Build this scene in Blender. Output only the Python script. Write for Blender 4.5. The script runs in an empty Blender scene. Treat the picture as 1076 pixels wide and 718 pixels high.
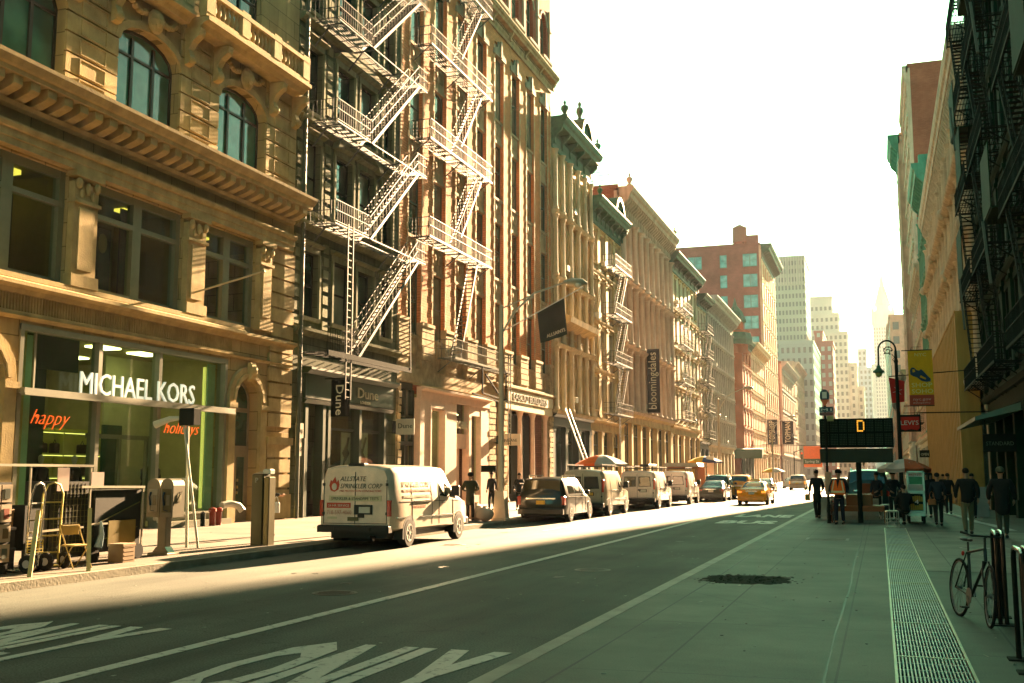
import bpy, bmesh, math, random
from mathutils import Vector, Matrix
random.seed(7)
SC = bpy.context.scene
COL = SC.collection
PI = math.pi
R = math.radians

# ------------------------------------------------------------------ camera, light, exposure
cam = bpy.data.cameras.new('camera'); cam_o = bpy.data.objects.new('camera', cam); COL.objects.link(cam_o)
cam.sensor_width = 36; cam.lens = 1113 / 1076 * 36; cam.clip_end = 6000; cam.clip_start = .1
cam_o.location = (0, 0, 1.85); cam_o.rotation_euler = (R(90 + 7.169), 0, R(19.034))
SC.camera = cam_o
SUN_AZ, SUN_EL = R(5), R(17)          # to the right of the street axis (+Y), above the horizon
w = bpy.data.worlds.new('World'); SC.world = w; w.use_nodes = True
nt = w.node_tree
sky = nt.nodes.new('ShaderNodeTexSky'); sky.sky_type = 'NISHITA'; sky.sun_disc = False
sky.sun_elevation = SUN_EL; sky.sun_rotation = SUN_AZ; sky.dust_density = 0.4; sky.air_density = 0.3; sky.ozone_density = 1.0
bg = nt.nodes['Background']; bg.inputs[1].default_value = 0.05
tint = nt.nodes.new('ShaderNodeMix'); tint.data_type = 'RGBA'; tint.blend_type = 'MULTIPLY'; tint.inputs[0].default_value = 1
tint.inputs[7].default_value = (.38, 1.0, .47, 1)
nt.links.new(sky.outputs[0], tint.inputs[6]); nt.links.new(tint.outputs[2], bg.inputs[0])
sun = bpy.data.lights.new('sun', 'SUN'); sun.energy = 5; sun.angle = R(.53); sun.color = (1, .65, .35)
sun_o = bpy.data.objects.new('sun', sun); COL.objects.link(sun_o)
sd = Vector((math.sin(SUN_AZ) * math.cos(SUN_EL), math.cos(SUN_AZ) * math.cos(SUN_EL), math.sin(SUN_EL)))
sun_o.rotation_euler = sd.to_track_quat('Z', 'Y').to_euler(); sun_o.location = (40, 300, 120)
vs = SC.view_settings; vs.view_transform = 'Standard'; vs.look = 'None'; vs.gamma = 1; vs.use_curve_mapping = False
vs.exposure = 3.8
SC.render.engine = 'CYCLES'
SC.cycles.max_bounces = 7; SC.cycles.diffuse_bounces = 3; SC.cycles.glossy_bounces = 3; SC.cycles.transmission_bounces = 4
SC.cycles.transparent_max_bounces = 12; SC.cycles.volume_bounces = 0; SC.cycles.use_denoising = True
SC.cycles.sample_clamp_indirect = 4; SC.cycles.caustics_reflective = False; SC.cycles.caustics_refractive = False

# ------------------------------------------------------------------ materials
MATS = {}
def new_mat(name):
    m = bpy.data.materials.new(name); m.use_nodes = True
    return m, m.node_tree, m.node_tree.nodes['Principled BSDF']
def M(name, col=None, rough=.8, var=.25, scale=1.2, bump=.25, metal=0, kind='noise', c2=None, bs=(.45, .14), spec=.15, coat=0, streak=.0, obj=False):
    """surface with large dirt patches, fine grain and optional brick or block courses"""
    if name in MATS: return MATS[name]
    m, t, b = new_mat(name); N = t.nodes.new; L = t.links.new
    if obj: src = N('ShaderNodeTexCoord').outputs['Object']
    else: src = N('ShaderNodeNewGeometry').outputs['Position']
    n1 = N('ShaderNodeTexNoise'); n1.inputs['Scale'].default_value = scale; n1.inputs['Detail'].default_value = 8; n1.inputs['Roughness'].default_value = .62; L(src, n1.inputs['Vector'])
    n2 = N('ShaderNodeTexNoise'); n2.inputs['Scale'].default_value = scale * 14; n2.inputs['Detail'].default_value = 4; L(src, n2.inputs['Vector'])
    base = N('ShaderNodeRGB'); base.outputs[0].default_value = (*col, 1); cur = base.outputs[0]
    hgt = n2.outputs[0]
    if kind in ('brick', 'block'):
        sx = N('ShaderNodeSeparateXYZ'); L(src, sx.inputs[0])
        ad = N('ShaderNodeMath'); ad.operation = 'ADD'; L(sx.outputs[0], ad.inputs[0]); L(sx.outputs[1], ad.inputs[1])
        cx = N('ShaderNodeCombineXYZ'); L(ad.outputs[0], cx.inputs[0]); L(sx.outputs[2], cx.inputs[1])
        br = N('ShaderNodeTexBrick'); L(cx.outputs[0], br.inputs['Vector']); br.inputs['Scale'].default_value = 1
        br.inputs['Brick Width'].default_value = bs[0]; br.inputs['Row Height'].default_value = bs[1]
        br.inputs['Mortar Size'].default_value = .012 if kind == 'brick' else .02; br.inputs['Mortar Smooth'].default_value = .3; br.inputs['Bias'].default_value = -.1
        c = Vector(col); d = Vector(c2) if c2 else c * .72
        br.inputs['Color1'].default_value = (*c, 1); br.inputs['Color2'].default_value = (*d, 1); br.inputs['Mortar'].default_value = (*(c * .45), 1)
        cur = br.outputs[0]
        mm = N('ShaderNodeMath'); mm.operation = 'SUBTRACT'; mm.inputs[0].default_value = 1; L(br.outputs[1], mm.inputs[1])
        m2 = N('ShaderNodeMath'); m2.operation = 'MULTIPLY_ADD'; L(n2.outputs[0], m2.inputs[0]); m2.inputs[1].default_value = .35; L(mm.outputs[0], m2.inputs[2]); hgt = m2.outputs[0]
    mx = N('ShaderNodeMapRange'); L(n1.outputs[0], mx.inputs[0]); mx.inputs[1].default_value = .3; mx.inputs[2].default_value = .7; mx.inputs[3].default_value = 1 - var; mx.inputs[4].default_value = 1 + var * .6
    fac = mx.outputs[0]
    if streak:
        mp = N('ShaderNodeMapping'); mp.inputs['Scale'].default_value = (2.2, 2.2, .16); L(src, mp.inputs[0])
        n3 = N('ShaderNodeTexNoise'); n3.inputs['Scale'].default_value = 1.6; n3.inputs['Detail'].default_value = 5; L(mp.outputs[0], n3.inputs['Vector'])
        m3 = N('ShaderNodeMapRange'); L(n3.outputs[0], m3.inputs[0]); m3.inputs[1].default_value = .35; m3.inputs[2].default_value = .65; m3.inputs[3].default_value = 1 - streak; m3.inputs[4].default_value = 1.05
        mu = N('ShaderNodeMath'); mu.operation = 'MULTIPLY'; L(fac, mu.inputs[0]); L(m3.outputs[0], mu.inputs[1]); fac = mu.outputs[0]
    sc = N('ShaderNodeVectorMath'); sc.operation = 'SCALE'; L(cur, sc.inputs[0]); L(fac, sc.inputs[3])
    L(sc.outputs[0], b.inputs['Base Color'])
    b.inputs['Roughness'].default_value = rough; b.inputs['Metallic'].default_value = metal; b.inputs['Specular IOR Level'].default_value = spec
    if coat: b.inputs['Coat Weight'].default_value = coat; b.inputs['Coat Roughness'].default_value = .08
    if bump:
        bp = N('ShaderNodeBump'); bp.inputs['Strength'].default_value = bump; bp.inputs['Distance'].default_value = .03; L(hgt, bp.inputs['Height']); L(bp.outputs[0], b.inputs['Normal'])
    MATS[name] = m; return m
def PM(name, col, rough=.5, metal=0, emit=0, spec=.3, coat=0, var=.12):
    """plain paint, plastic, metal or cloth with slight wear"""
    if name in MATS: return MATS[name]
    if not emit: return M(name, col, rough, var, 3, .05, metal, spec=spec, coat=coat, obj=True)
    m, t, b = new_mat(name)
    b.inputs['Base Color'].default_value = (*col, 1); b.inputs['Roughness'].default_value = rough
    b.inputs['Emission Color'].default_value = (*col, 1); b.inputs['Emission Strength'].default_value = emit
    MATS[name] = m; return m
def glass_mat(name, col=(.02, .05, .03), rough=.06, var=.5):
    """window glass over a dim room: dark body with a strong reflection and slight waviness"""
    m, t, b = new_mat(name); N = t.nodes.new; L = t.links.new
    g = N('ShaderNodeNewGeometry'); n = N('ShaderNodeTexNoise'); n.inputs['Scale'].default_value = .8; n.inputs['Detail'].default_value = 3; L(g.outputs[0], n.inputs['Vector'])
    mr = N('ShaderNodeMapRange'); L(n.outputs[0], mr.inputs[0]); mr.inputs[1].default_value = .35; mr.inputs[2].default_value = .65; mr.inputs[3].default_value = 1 - var; mr.inputs[4].default_value = 1 + var
    s = N('ShaderNodeVectorMath'); s.operation = 'SCALE'; s.inputs[0].default_value = col; L(mr.outputs[0], s.inputs[3]); L(s.outputs[0], b.inputs['Base Color'])
    b.inputs['Roughness'].default_value = rough; b.inputs['Specular IOR Level'].default_value = .9
    bp = N('ShaderNodeBump'); bp.inputs['Strength'].default_value = .04; n4 = N('ShaderNodeTexNoise'); n4.inputs['Scale'].default_value = 1.5; L(g.outputs[0], n4.inputs['Vector']); L(n4.outputs[0], bp.inputs['Height']); L(bp.outputs[0], b.inputs['Normal'])
    MATS[name] = m; return m
def clear_glass(name):
    m, t, b = new_mat(name); N = t.nodes.new; L = t.links.new
    o = t.nodes['Material Output']; tr = N('ShaderNodeBsdfTransparent'); tr.inputs[0].default_value = (.80, .9, .80, 1)
    gl = N('ShaderNodeBsdfGlossy'); gl.inputs['Roughness'].default_value = .03; lw = N('ShaderNodeLayerWeight'); lw.inputs[0].default_value = .5; pw = N('ShaderNodeMath'); pw.operation = 'POWER'; L(lw.outputs[1], pw.inputs[0]); pw.inputs[1].default_value = 4; fr = N('ShaderNodeMath'); fr.operation = 'MULTIPLY_ADD'; L(pw.outputs[0], fr.inputs[0]); fr.inputs[1].default_value = .55; fr.inputs[2].default_value = .04
    mx = N('ShaderNodeMixShader'); L(fr.outputs[0], mx.inputs[0]); L(tr.outputs[0], mx.inputs[1]); L(gl.outputs[0], mx.inputs[2]); L(mx.outputs[0], o.inputs[0])
    MATS[name] = m; return m
G1 = glass_mat('glass dim', (.014, .055, .035)); G2 = glass_mat('glass with pale shade', (.15, .19, .12), .12, .3); G3 = glass_mat('glass mid', (.035, .11, .075), .1)
CG = clear_glass('clear shop glass')
PANES = [G1, G1, G1, G3, G2]

# ------------------------------------------------------------------ mesh builder
OFF = {}      # root name -> world offset when its parts are modelled in world coordinates
class MB:
    def __init__(s): s.v = []; s.f = []
    def add(s, vs, fs):
        o = len(s.v); s.v += [tuple(p) for p in vs]; s.f += [tuple(i + o for i in f) for f in fs]; return s
    def box(s, x0, x1, y0, y1, z0, z1):
        if x0 > x1: x0, x1 = x1, x0
        if y0 > y1: y0, y1 = y1, y0
        return s.add([(x0, y0, z0), (x1, y0, z0), (x1, y1, z0), (x0, y1, z0), (x0, y0, z1), (x1, y0, z1), (x1, y1, z1), (x0, y1, z1)],
                     [(0, 3, 2, 1), (4, 5, 6, 7), (0, 1, 5, 4), (1, 2, 6, 5), (2, 3, 7, 6), (3, 0, 4, 7)])
    def rbox(s, x0, x1, y0, y1, z0, z1, r=.03):
        """box with chamfered vertical and top edges"""
        p = [(x0 + r, y0), (x1 - r, y0), (x1, y0 + r), (x1, y1 - r), (x1 - r, y1), (x0 + r, y1), (x0, y1 - r), (x0, y0 + r)]
        cx, cy = (x0 + x1) / 2, (y0 + y1) / 2
        q = [(a - math.copysign(r, a - cx), b - math.copysign(r, b - cy)) for a, b in p]
        vs = [(a, b, z0) for a, b in p] + [(a, b, z1 - r) for a, b in p] + [(a, b, z1) for a, b in q]
        fs = [tuple(range(7, -1, -1)), tuple(range(16, 24))]
        for k in (0, 8): fs += [(k + i, k + (i + 1) % 8, k + 8 + (i + 1) % 8, k + 8 + i) for i in range(8)]
        return s.add(vs, fs)
    def prism(s, poly, a0, a1, ax):
        def P(p, a): return {'x': (a, p[0], p[1]), 'y': (p[0], a, p[1]), 'z': (p[0], p[1], a)}[ax]
        n = len(poly)
        return s.add([P(p, a0) for p in poly] + [P(p, a1) for p in poly],
                     [tuple(range(n)), tuple(range(2 * n - 1, n - 1, -1))] + [(i, (i + 1) % n, n + (i + 1) % n, n + i) for i in range(n)])
    def tube(s, pts, r, n=6, caps=True, sq=False):
        pts = [Vector(p) for p in pts]; m = len(pts); rs = r if isinstance(r, (list, tuple)) else [r] * m
        rings = []; up = None
        for i, p in enumerate(pts):
            d = (pts[min(i + 1, m - 1)] - pts[max(i - 1, 0)]).normalized()
            if up is None:
                up = Vector((0, 0, 1)) if abs(d.z) < .9 else Vector((1, 0, 0))
            a = d.cross(up)
            if a.length < 1e-4: a = d.cross(Vector((0, 1, 0)))
            a.normalize(); b = a.cross(d).normalized(); up = b
            ph = PI / 4 if n == 4 else 0
            rings.append([p + (a * math.cos(2 * PI * k / n + ph) + b * math.sin(2 * PI * k / n + ph)) * rs[i] for k in range(n)])
        vs = [q for rg in rings for q in rg]; fs = []
        for i in range(m - 1):
            for k in range(n): fs.append((i * n + k, i * n + (k + 1) % n, (i + 1) * n + (k + 1) % n, (i + 1) * n + k))
        if caps: fs += [tuple(range(n - 1, -1, -1)), tuple(range((m - 1) * n, m * n))]
        return s.add(vs, fs)
    def bar(s, a, b, t=.03): return s.tube([a, b], t * .707, 4)
    def lathe(s, prof, cx=0, cy=0, n=12, ax='z', c3=0, a0=0, a1=2 * PI):
        full = abs(a1 - a0 - 2 * PI) < 1e-6; k = n if full else n + 1; vs = []
        for r, z in prof:
            for i in range(k):
                a = a0 + (a1 - a0) * i / n; u, v = r * math.cos(a), r * math.sin(a)
                vs.append((cx + u, cy + v, z + c3) if ax == 'z' else ((z + c3, cx + u, cy + v) if ax == 'x' else (cx + u, z + c3, cy + v)))
        fs = []
        for j in range(len(prof) - 1):
            for i in range(k if full else n): fs.append((j * k + i, j * k + (i + 1) % k, (j + 1) * k + (i + 1) % k, (j + 1) * k + i))
        if full: fs += [tuple(range(k - 1, -1, -1)), tuple(range((len(prof) - 1) * k, len(prof) * k))]
        return s.add(vs, fs)
    def ball(s, c, rx, ry=None, rz=None, n=10, m=6):
        ry = ry or rx; rz = rz or rx; vs = []
        for j in range(m + 1):
            t = PI * j / m - PI / 2 ; t = max(min(t, PI / 2 - .05), -PI / 2 + .05)
            for i in range(n): a = 2 * PI * i / n; vs.append((c[0] + rx * math.cos(t) * math.cos(a), c[1] + ry * math.cos(t) * math.sin(a), c[2] + rz * math.sin(t)))
        fs = [(j * n + i, j * n + (i + 1) % n, (j + 1) * n + (i + 1) % n, (j + 1) * n + i) for j in range(m) for i in range(n)]
        return s.add(vs, fs + [tuple(range(n - 1, -1, -1)), tuple(range(m * n, (m + 1) * n))])
    def mesh(s, name, mat, off=(0, 0, 0), smooth=None):
        me = bpy.data.meshes.new(name); o = Vector(off)
        me.from_pydata([(p[0] - o.x, p[1] - o.y, p[2] - o.z) for p in s.v], [], s.f)
        bm = bmesh.new(); bm.from_mesh(me); bmesh.ops.recalc_face_normals(bm, faces=bm.faces); bm.to_mesh(me); bm.free()
        if smooth:
            me.shade_smooth(); me.set_sharp_from_angle(angle=R(smooth if smooth is not True else 35))
        me.materials.append(mat); me.update(); return me
    def build(s, name, mat, parent=None, loc=None, smooth=None):
        off = OFF.get(parent.name, (0, 0, 0)) if parent else (loc or (0, 0, 0))
        o = bpy.data.objects.new(name, s.mesh(name, mat, off, smooth)); COL.objects.link(o)
        if parent:
            o.parent = parent
            if parent.name in OFF: OFF[o.name] = OFF[parent.name]
        elif loc: o.location = loc
        return o
def tag(o, label=None, cat=None, group=None, kind=None):
    if label: o['label'] = label
    if cat: o['category'] = cat
    if group: o['group'] = group
    if kind: o['kind'] = kind
    return o
def thing(name, label, cat, loc=(0, 0, 0), rz=0, group=None, world=False):
    o = bpy.data.objects.new(name, None); o.empty_display_size = .3; COL.objects.link(o); o.location = loc; o.rotation_euler = (0, 0, rz)
    if world: OFF[o.name] = loc
    return tag(o, label, cat, group)
def dup(o, parent=None, loc=None, rz=None, label=None):
    c = o.copy(); COL.objects.link(c); c.parent = parent
    if loc is not None: c.location = loc
    if rz is not None: c.rotation_euler = (0, 0, rz)
    if label: c['label'] = label
    for ch in list(o.children): dup(ch, c)
    return c
def text(s, size, loc, rot, mat, parent=None, name='lettering', ext=.01, width=None, shear=0, align='LEFT', off=0, space=1):
    cu = bpy.data.curves.new(name, 'FONT'); cu.body = s; cu.size = size; cu.extrude = ext; cu.shear = shear; cu.align_x = align; cu.offset = off; cu.resolution_u = 2; cu.space_character = space
    t = bpy.data.objects.new(name, cu); COL.objects.link(t); bpy.context.view_layer.update()
    me = bpy.data.meshes.new_from_object(t.evaluated_get(bpy.context.evaluated_depsgraph_get()))
    bpy.data.objects.remove(t)
    if width:
        xs = [v.co.x for v in me.vertices]
        if xs:
            k = width / (max(xs) - min(xs))
            for v in me.vertices: v.co.x *= k
    me.name = name; me.materials.clear(); me.materials.append(mat)
    o = bpy.data.objects.new(name, me); COL.objects.link(o)
    p = Vector(OFF.get(parent.name, (0, 0, 0))) if parent else Vector((0, 0, 0))
    o.parent = parent; o.location = Vector(loc) - p; o.rotation_euler = rot
    return o
FX = (R(90), 0, R(90))       # reads on a wall that faces +X
FXN = (R(90), 0, R(-90))     # reads on a wall that faces -X
FC = (R(90), 0, 0)           # reads facing -Y, towards the camera
STONE = M('warm limestone', (.36, .27, .16), .85, .3, .7, .3, kind='block', bs=(1.3, .62), c2=(.31, .23, .13), streak=.12)
# ------------------------------------------------------------------ ground
XK_L, XK_R, XF_L, XF_R = -13.2, -3.28, -22.0, 5.2      # kerb lines and facade lines
def asphalt():
    m, t, b = new_mat('worn asphalt'); N = t.nodes.new; L = t.links.new
    g = N('ShaderNodeNewGeometry').outputs[0]
    mp = N('ShaderNodeMapping'); mp.inputs['Scale'].default_value = (1, .12, 1); L(g, mp.inputs[0])
    a = N('ShaderNodeTexNoise'); a.inputs['Scale'].default_value = 1.3; a.inputs['Detail'].default_value = 6; L(mp.outputs[0], a.inputs[0])
    c = N('ShaderNodeTexNoise'); c.inputs['Scale'].default_value = 45; c.inputs['Detail'].default_value = 3; L(g, c.inputs[0])
    d = N('ShaderNodeTexNoise'); d.inputs['Scale'].default_value = .35; d.inputs['Detail'].default_value = 5; L(g, d.inputs[0])
    v = N('ShaderNodeTexVoronoi'); v.feature = 'DISTANCE_TO_EDGE'; v.inputs['Scale'].default_value = .3; L(g, v.inputs['Vector'])
    wob = N('ShaderNodeVectorMath'); wob.operation = 'ADD'; n5 = N('ShaderNodeTexNoise'); n5.inputs['Scale'].default_value = 2; n5.inputs['Detail'].default_value = 5; L(g, n5.inputs[0]); L(g, wob.inputs[0]); L(n5.outputs[1], wob.inputs[1]); L(wob.outputs[0], v.inputs['Vector'])
    r = N('ShaderNodeValToRGB'); r.color_ramp.elements[0].position = .3; r.color_ramp.elements[0].color = (.045, .056, .045, 1); r.color_ramp.elements[1].position = .72; r.color_ramp.elements[1].color = (.10, .112, .09, 1); L(a.outputs[0], r.inputs[0])
    m1 = N('ShaderNodeMapRange'); L(c.outputs[0], m1.inputs[0]); m1.inputs[1].default_value = .3; m1.inputs[2].default_value = .7; m1.inputs[3].default_value = .5; m1.inputs[4].default_value = 1.6
    m2 = N('ShaderNodeMapRange'); L(d.outputs[0], m2.inputs[0]); m2.inputs[1].default_value = .35; m2.inputs[2].default_value = .65; m2.inputs[3].default_value = .75; m2.inputs[4].default_value = 1.2
    m3 = N('ShaderNodeMapRange'); L(v.outputs[0], m3.inputs[0]); m3.inputs[1].default_value = .0; m3.inputs[2].default_value = .006; m3.inputs[3].default_value = .55; m3.inputs[4].default_value = 1
    p = N('ShaderNodeMath'); p.operation = 'MULTIPLY'; L(m1.outputs[0], p.inputs[0]); L(m2.outputs[0], p.inputs[1])
    q = N('ShaderNodeMath'); q.operation = 'MULTIPLY'; L(p.outputs[0], q.inputs[0]); L(m3.outputs[0], q.inputs[1])
    s = N('ShaderNodeVectorMath'); s.operation = 'SCALE'; L(r.outputs[0], s.inputs[0]); L(q.outputs[0], s.inputs[3]); L(s.outputs[0], b.inputs['Base Color'])
    b.inputs['Roughness'].default_value = .78; b.inputs['Specular IOR Level'].default_value = .3
    bp = N('ShaderNodeBump'); bp.inputs['Strength'].default_value = .5; bp.inputs['Distance'].default_value = .01; L(c.outputs[0], bp.inputs['Height']); L(bp.outputs[0], b.inputs['Normal'])
    return m
ASPH = asphalt()
def paving(name, col, bw, bh, y_off=0, spots=True):
    m, t, b = new_mat(name); N = t.nodes.new; L = t.links.new
    g = N('ShaderNodeNewGeometry').outputs[0]
    mp = N('ShaderNodeMapping'); mp.inputs['Rotation'].default_value = (0, 0, R(90)); mp.inputs['Location'].default_value = (y_off, .42, 0); L(g, mp.inputs[0])
    br = N('ShaderNodeTexBrick'); L(mp.outputs[0], br.inputs[0]); br.inputs['Scale'].default_value = 1; br.offset = 0
    br.inputs['Brick Width'].default_value = bw; br.inputs['Row Height'].default_value = bh; br.inputs['Mortar Size'].default_value = .012; br.inputs['Mortar Smooth'].default_value = .1
    c = Vector(col); br.inputs[1].default_value = (*c, 1); br.inputs[2].default_value = (*(c * .86), 1); br.inputs[3].default_value = (*(c * .35), 1)
    a = N('ShaderNodeTexNoise'); a.inputs['Scale'].default_value = .6; a.inputs['Detail'].default_value = 9; a.inputs['Roughness'].default_value = .65; L(g, a.inputs[0])
    f = N('ShaderNodeTexNoise'); f.inputs['Scale'].default_value = 60; f.inputs['Detail'].default_value = 3; L(g, f.inputs[0])
    v = N('ShaderNodeTexVoronoi'); v.inputs['Scale'].default_value = 2.6; v.inputs['Randomness'].default_value = 1; L(g, v.inputs['Vector'])
    m1 = N('ShaderNodeMapRange'); L(a.outputs[0], m1.inputs[0]); m1.inputs[1].default_value = .3; m1.inputs[2].default_value = .7; m1.inputs[3].default_value = .48; m1.inputs[4].default_value = 1.4
    m2 = N('ShaderNodeMapRange'); L(f.outputs[0], m2.inputs[0]); m2.inputs[1].default_value = .3; m2.inputs[2].default_value = .7; m2.inputs[3].default_value = .72; m2.inputs[4].default_value = 1.28
    m3 = N('ShaderNodeMapRange'); L(v.outputs[0], m3.inputs[0]); m3.inputs[1].default_value = .05; m3.inputs[2].default_value = .075; m3.inputs[3].default_value = .55; m3.inputs[4].default_value = 1
    p = N('ShaderNodeMath'); p.operation = 'MULTIPLY'; L(m1.outputs[0], p.inputs[0]); L(m2.outputs[0], p.inputs[1])
    q = N('ShaderNodeMath'); q.operation = 'MULTIPLY'; L(p.outputs[0], q.inputs[0]); L(m3.outputs[0], q.inputs[1])
    s = N('ShaderNodeVectorMath'); s.operation = 'SCALE'; L(br.outputs[0], s.inputs[0]); L(q.outputs[0], s.inputs[3]); L(s.outputs[0], b.inputs['Base Color'])
    b.inputs['Roughness'].default_value = .72
    bp = N('ShaderNodeBump'); bp.inputs['Strength'].default_value = .3; bp.inputs['Distance'].default_value = .01; L(f.outputs[0], bp.inputs['Height']); L(bp.outputs[0], b.inputs['Normal'])
    return m
PAVE_R = paving('shaded concrete flags', (.115, .13, .09), 4.2, 1.52)  # grey green concrete, larger flags than on the left
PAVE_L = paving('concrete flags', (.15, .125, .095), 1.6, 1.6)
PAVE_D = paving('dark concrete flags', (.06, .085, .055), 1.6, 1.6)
KERB = M('kerb granite', (.30, .28, .22), .75, .3, 2, .3)
PAINT = None
def road_paint():
    m, t, b = new_mat('worn road paint'); N = t.nodes.new; L = t.links.new
    g = N('ShaderNodeNewGeometry').outputs[0]
    n = N('ShaderNodeTexNoise'); n.inputs['Scale'].default_value = 7; n.inputs['Detail'].default_value = 8; n.inputs['Roughness'].default_value = .75; L(g, n.inputs[0])
    r = N('ShaderNodeValToRGB'); r.color_ramp.elements[0].position = .36; r.color_ramp.elements[0].color = (.09, .095, .08, 1); r.color_ramp.elements[1].position = .46; r.color_ramp.elements[1].color = (.52, .52, .44, 1); L(n.outputs[0], r.inputs[0])
    L(r.outputs[0], b.inputs[0]); b.inputs['Roughness'].default_value = .6; return m
PAINT = road_paint()
def struct(name, mb, mat, loc=(0, 0, 0)):
    return tag(mb.build(name, mat, None, loc), kind='structure')
struct('ground', MB().box(-700, 700, -66, 2600, -.6, -.02), M('distant asphalt', (.09, .09, .08), .8, .2))
struct('road', MB().box(XK_L, XK_R, -64, 1500, -.015, 0), ASPH)
CROSS_L = (173.0, 186.0); CROSS_R = (193.5, 206)
for y0, y1 in ((-40, 172), (187, 1400)):
    struct('sidewalk', MB().box(-22.6, XK_L - .18, y0, y1, -.01, .15), PAVE_L)
    struct('kerb', MB().box(XK_L - .178, XK_L, y0, y1, -.01, .146), KERB)
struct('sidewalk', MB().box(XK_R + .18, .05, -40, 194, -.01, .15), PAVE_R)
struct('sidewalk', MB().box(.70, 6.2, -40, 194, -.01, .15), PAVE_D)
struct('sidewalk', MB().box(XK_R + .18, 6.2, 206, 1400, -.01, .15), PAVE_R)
struct('kerb', MB().box(XK_R, XK_R + .178, -40, 194, -.01, .153), M('pale kerb steel and stone', (.36, .34, .27), .6, .25, 2, .2))
struct('kerb', MB().box(XK_R, XK_R + .178, 206, 1400, -.01, .153), KERB)
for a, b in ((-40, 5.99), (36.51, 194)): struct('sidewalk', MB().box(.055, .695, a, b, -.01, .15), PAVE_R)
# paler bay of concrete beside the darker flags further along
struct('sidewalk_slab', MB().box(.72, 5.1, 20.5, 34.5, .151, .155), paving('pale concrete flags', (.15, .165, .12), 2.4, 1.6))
mk = MB()
mk.box(-7.2, -7.02, 6.2, 130, .002, .006)
lane = struct('lane_line', mk, PAINT)
mk = MB()
for k in range(7): mk.box(-10.7, -10.6, 34 + k * 9, 37 + k * 9, .002, .006)
struct('lane_line', mk, PAINT)
mk = MB()
mk.box(-11.2, -11.1, 60, 130, .002, .006)
struct('lane_line', mk, PAINT)
mk = MB()
for k in range(9): mk.box(XK_L + .6 + k * 1.05, XK_L + 1.1 + k * 1.05, 168.5, 171.5, .002, .006)
struct('crosswalk_marking', mk, PAINT)
def road_word(s, x0, x1, y0, y1, cat='road word'):
    o = text(s, 1, (0, 0, 0), (0, 0, 0), PAINT, None, 'road_marking', 0.002, off=.045)
    xs = [v.co.x for v in o.data.vertices]; ys = [v.co.y for v in o.data.vertices]
    for v in o.data.vertices:
        v.co.x = x0 + (v.co.x - min(xs)) / (max(xs) - min(xs)) * (x1 - x0); v.co.y = y0 + (v.co.y - min(ys)) / (max(ys) - min(ys)) * (y1 - y0); v.co.z += .005
    o['kind'] = 'structure'; return o
road_word('ONLY', -6.15, -3.7, 7.5, 10.8)
road_word('ONLY', -10.3, -8.15, 8.4, 11.1)
road_word('BUS', -6.1, -3.9, 41.5, 44.2)
road_word('LANE', -6.2, -3.8, 48, 51)
# sidewalk grating: a long run of steel bars over a dark shaft
GR = M('galvanised grating', (.34, .35, .31), .5, .25, 2, .1, .4)
gt = thing('sidewalk_grating', 'long strip of galvanised ventilation grating set into the pavement', 'grating', (.05, 6, .15), world=True)
mb = MB()
for k in range(19): x = .09 + k * .031; mb.box(x, x + .012, 6, 36.5, .10, .157)
y = 6.0
while y < 36.5: mb.box(.075, .675, y, y + .018, .115, .150); y += .35
mb.build('bars', GR, gt)
fr = MB(); fr.box(.05, .075, 6, 36.5, .0, .162); fr.box(.675, .70, 6, 36.5, .0, .164)
y = 6.0
while y <= 36.6: fr.box(.075, .675, y - .02, y + .02, .10, .161); y += 2.44
fr.build('frame', M('grating edge steel', (.42, .40, .28), .5, .2, 2, .1, .3), gt)
MB().box(.075, .675, 6, 36.5, -.012, .02).build('shaft', PM('grating shaft', (.015, .02, .012), .9), gt)
# cable trench strip running past the grating frame, dark patch of broken surface, spray marks and studs
rnd = random.Random(3)
def blob(name, cx, cy, rx, ry, z, mat, n=26, j=.25, into=None):
    pts = []
    for i in range(n):
        a = 2 * PI * i / n; k = 1 + rnd.uniform(-j, j); pts.append((cx + rx * math.copysign(abs(math.cos(a)) ** .6, math.cos(a)) * k, cy + ry * math.copysign(abs(math.sin(a)) ** .6, math.sin(a)) * k))
    if into is not None: into.prism(pts, z, z + .004, 'z'); return
    return tag(MB().prism(pts, z, z + .004, 'z').build(name, mat), kind='structure')
RBP = M('rough black patch', (.022, .034, .022), .95, .6, 6, .9)
pa = MB(); blob('p', -2.12, 17.95, .66, .68, .151, None, 70, .13, pa)
for i in range(50):
    a_ = rnd.uniform(0, 6.28); q_ = rnd.uniform(.85, 1.35); blob('g', -2.12 + .7 * q_ * math.cos(a_), 17.95 + .75 * q_ * math.sin(a_), rnd.uniform(.008, .03), rnd.uniform(.01, .04), .1508, None, 7, into=pa)
for i in range(60): x_, y_ = -2.12 + rnd.uniform(-.5, .5), 17.95 + rnd.uniform(-.5, .5); pa.ball((x_, y_, .156), rnd.uniform(.01, .03), rnd.uniform(.01, .03), .012, 6, 4)
tag(pa.build('broken_patch', RBP), kind='structure')
PM('reddish gum stain', (.16, .09, .07), .9)
gm_ = [MB(), MB(), MB()]
for i in range(110):
    x = rnd.choice([rnd.uniform(-3, -.1), rnd.uniform(.9, 4)]); blob('gum', x, rnd.uniform(7.5, 26), rnd.uniform(.008, .02), rnd.uniform(.01, .022), .1512, None, 8, into=gm_[0 if i % 9 == 0 else 1 + i % 2])
for m_, q_ in zip(gm_, (PM('reddish gum stain', (.16, .09, .07), .9), PM('pale gum', (.3, .32, .27), .9), PM('dark gum', (.05, .055, .045), .9))): tag(m_.build('gum_spots', q_), kind='stuff')
cov = thing('vault_cover', 'pale rectangular metal utility cover set in the pavement near the bus pole', 'utility cover', (-1.45, 30, .15), world=True)
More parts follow.
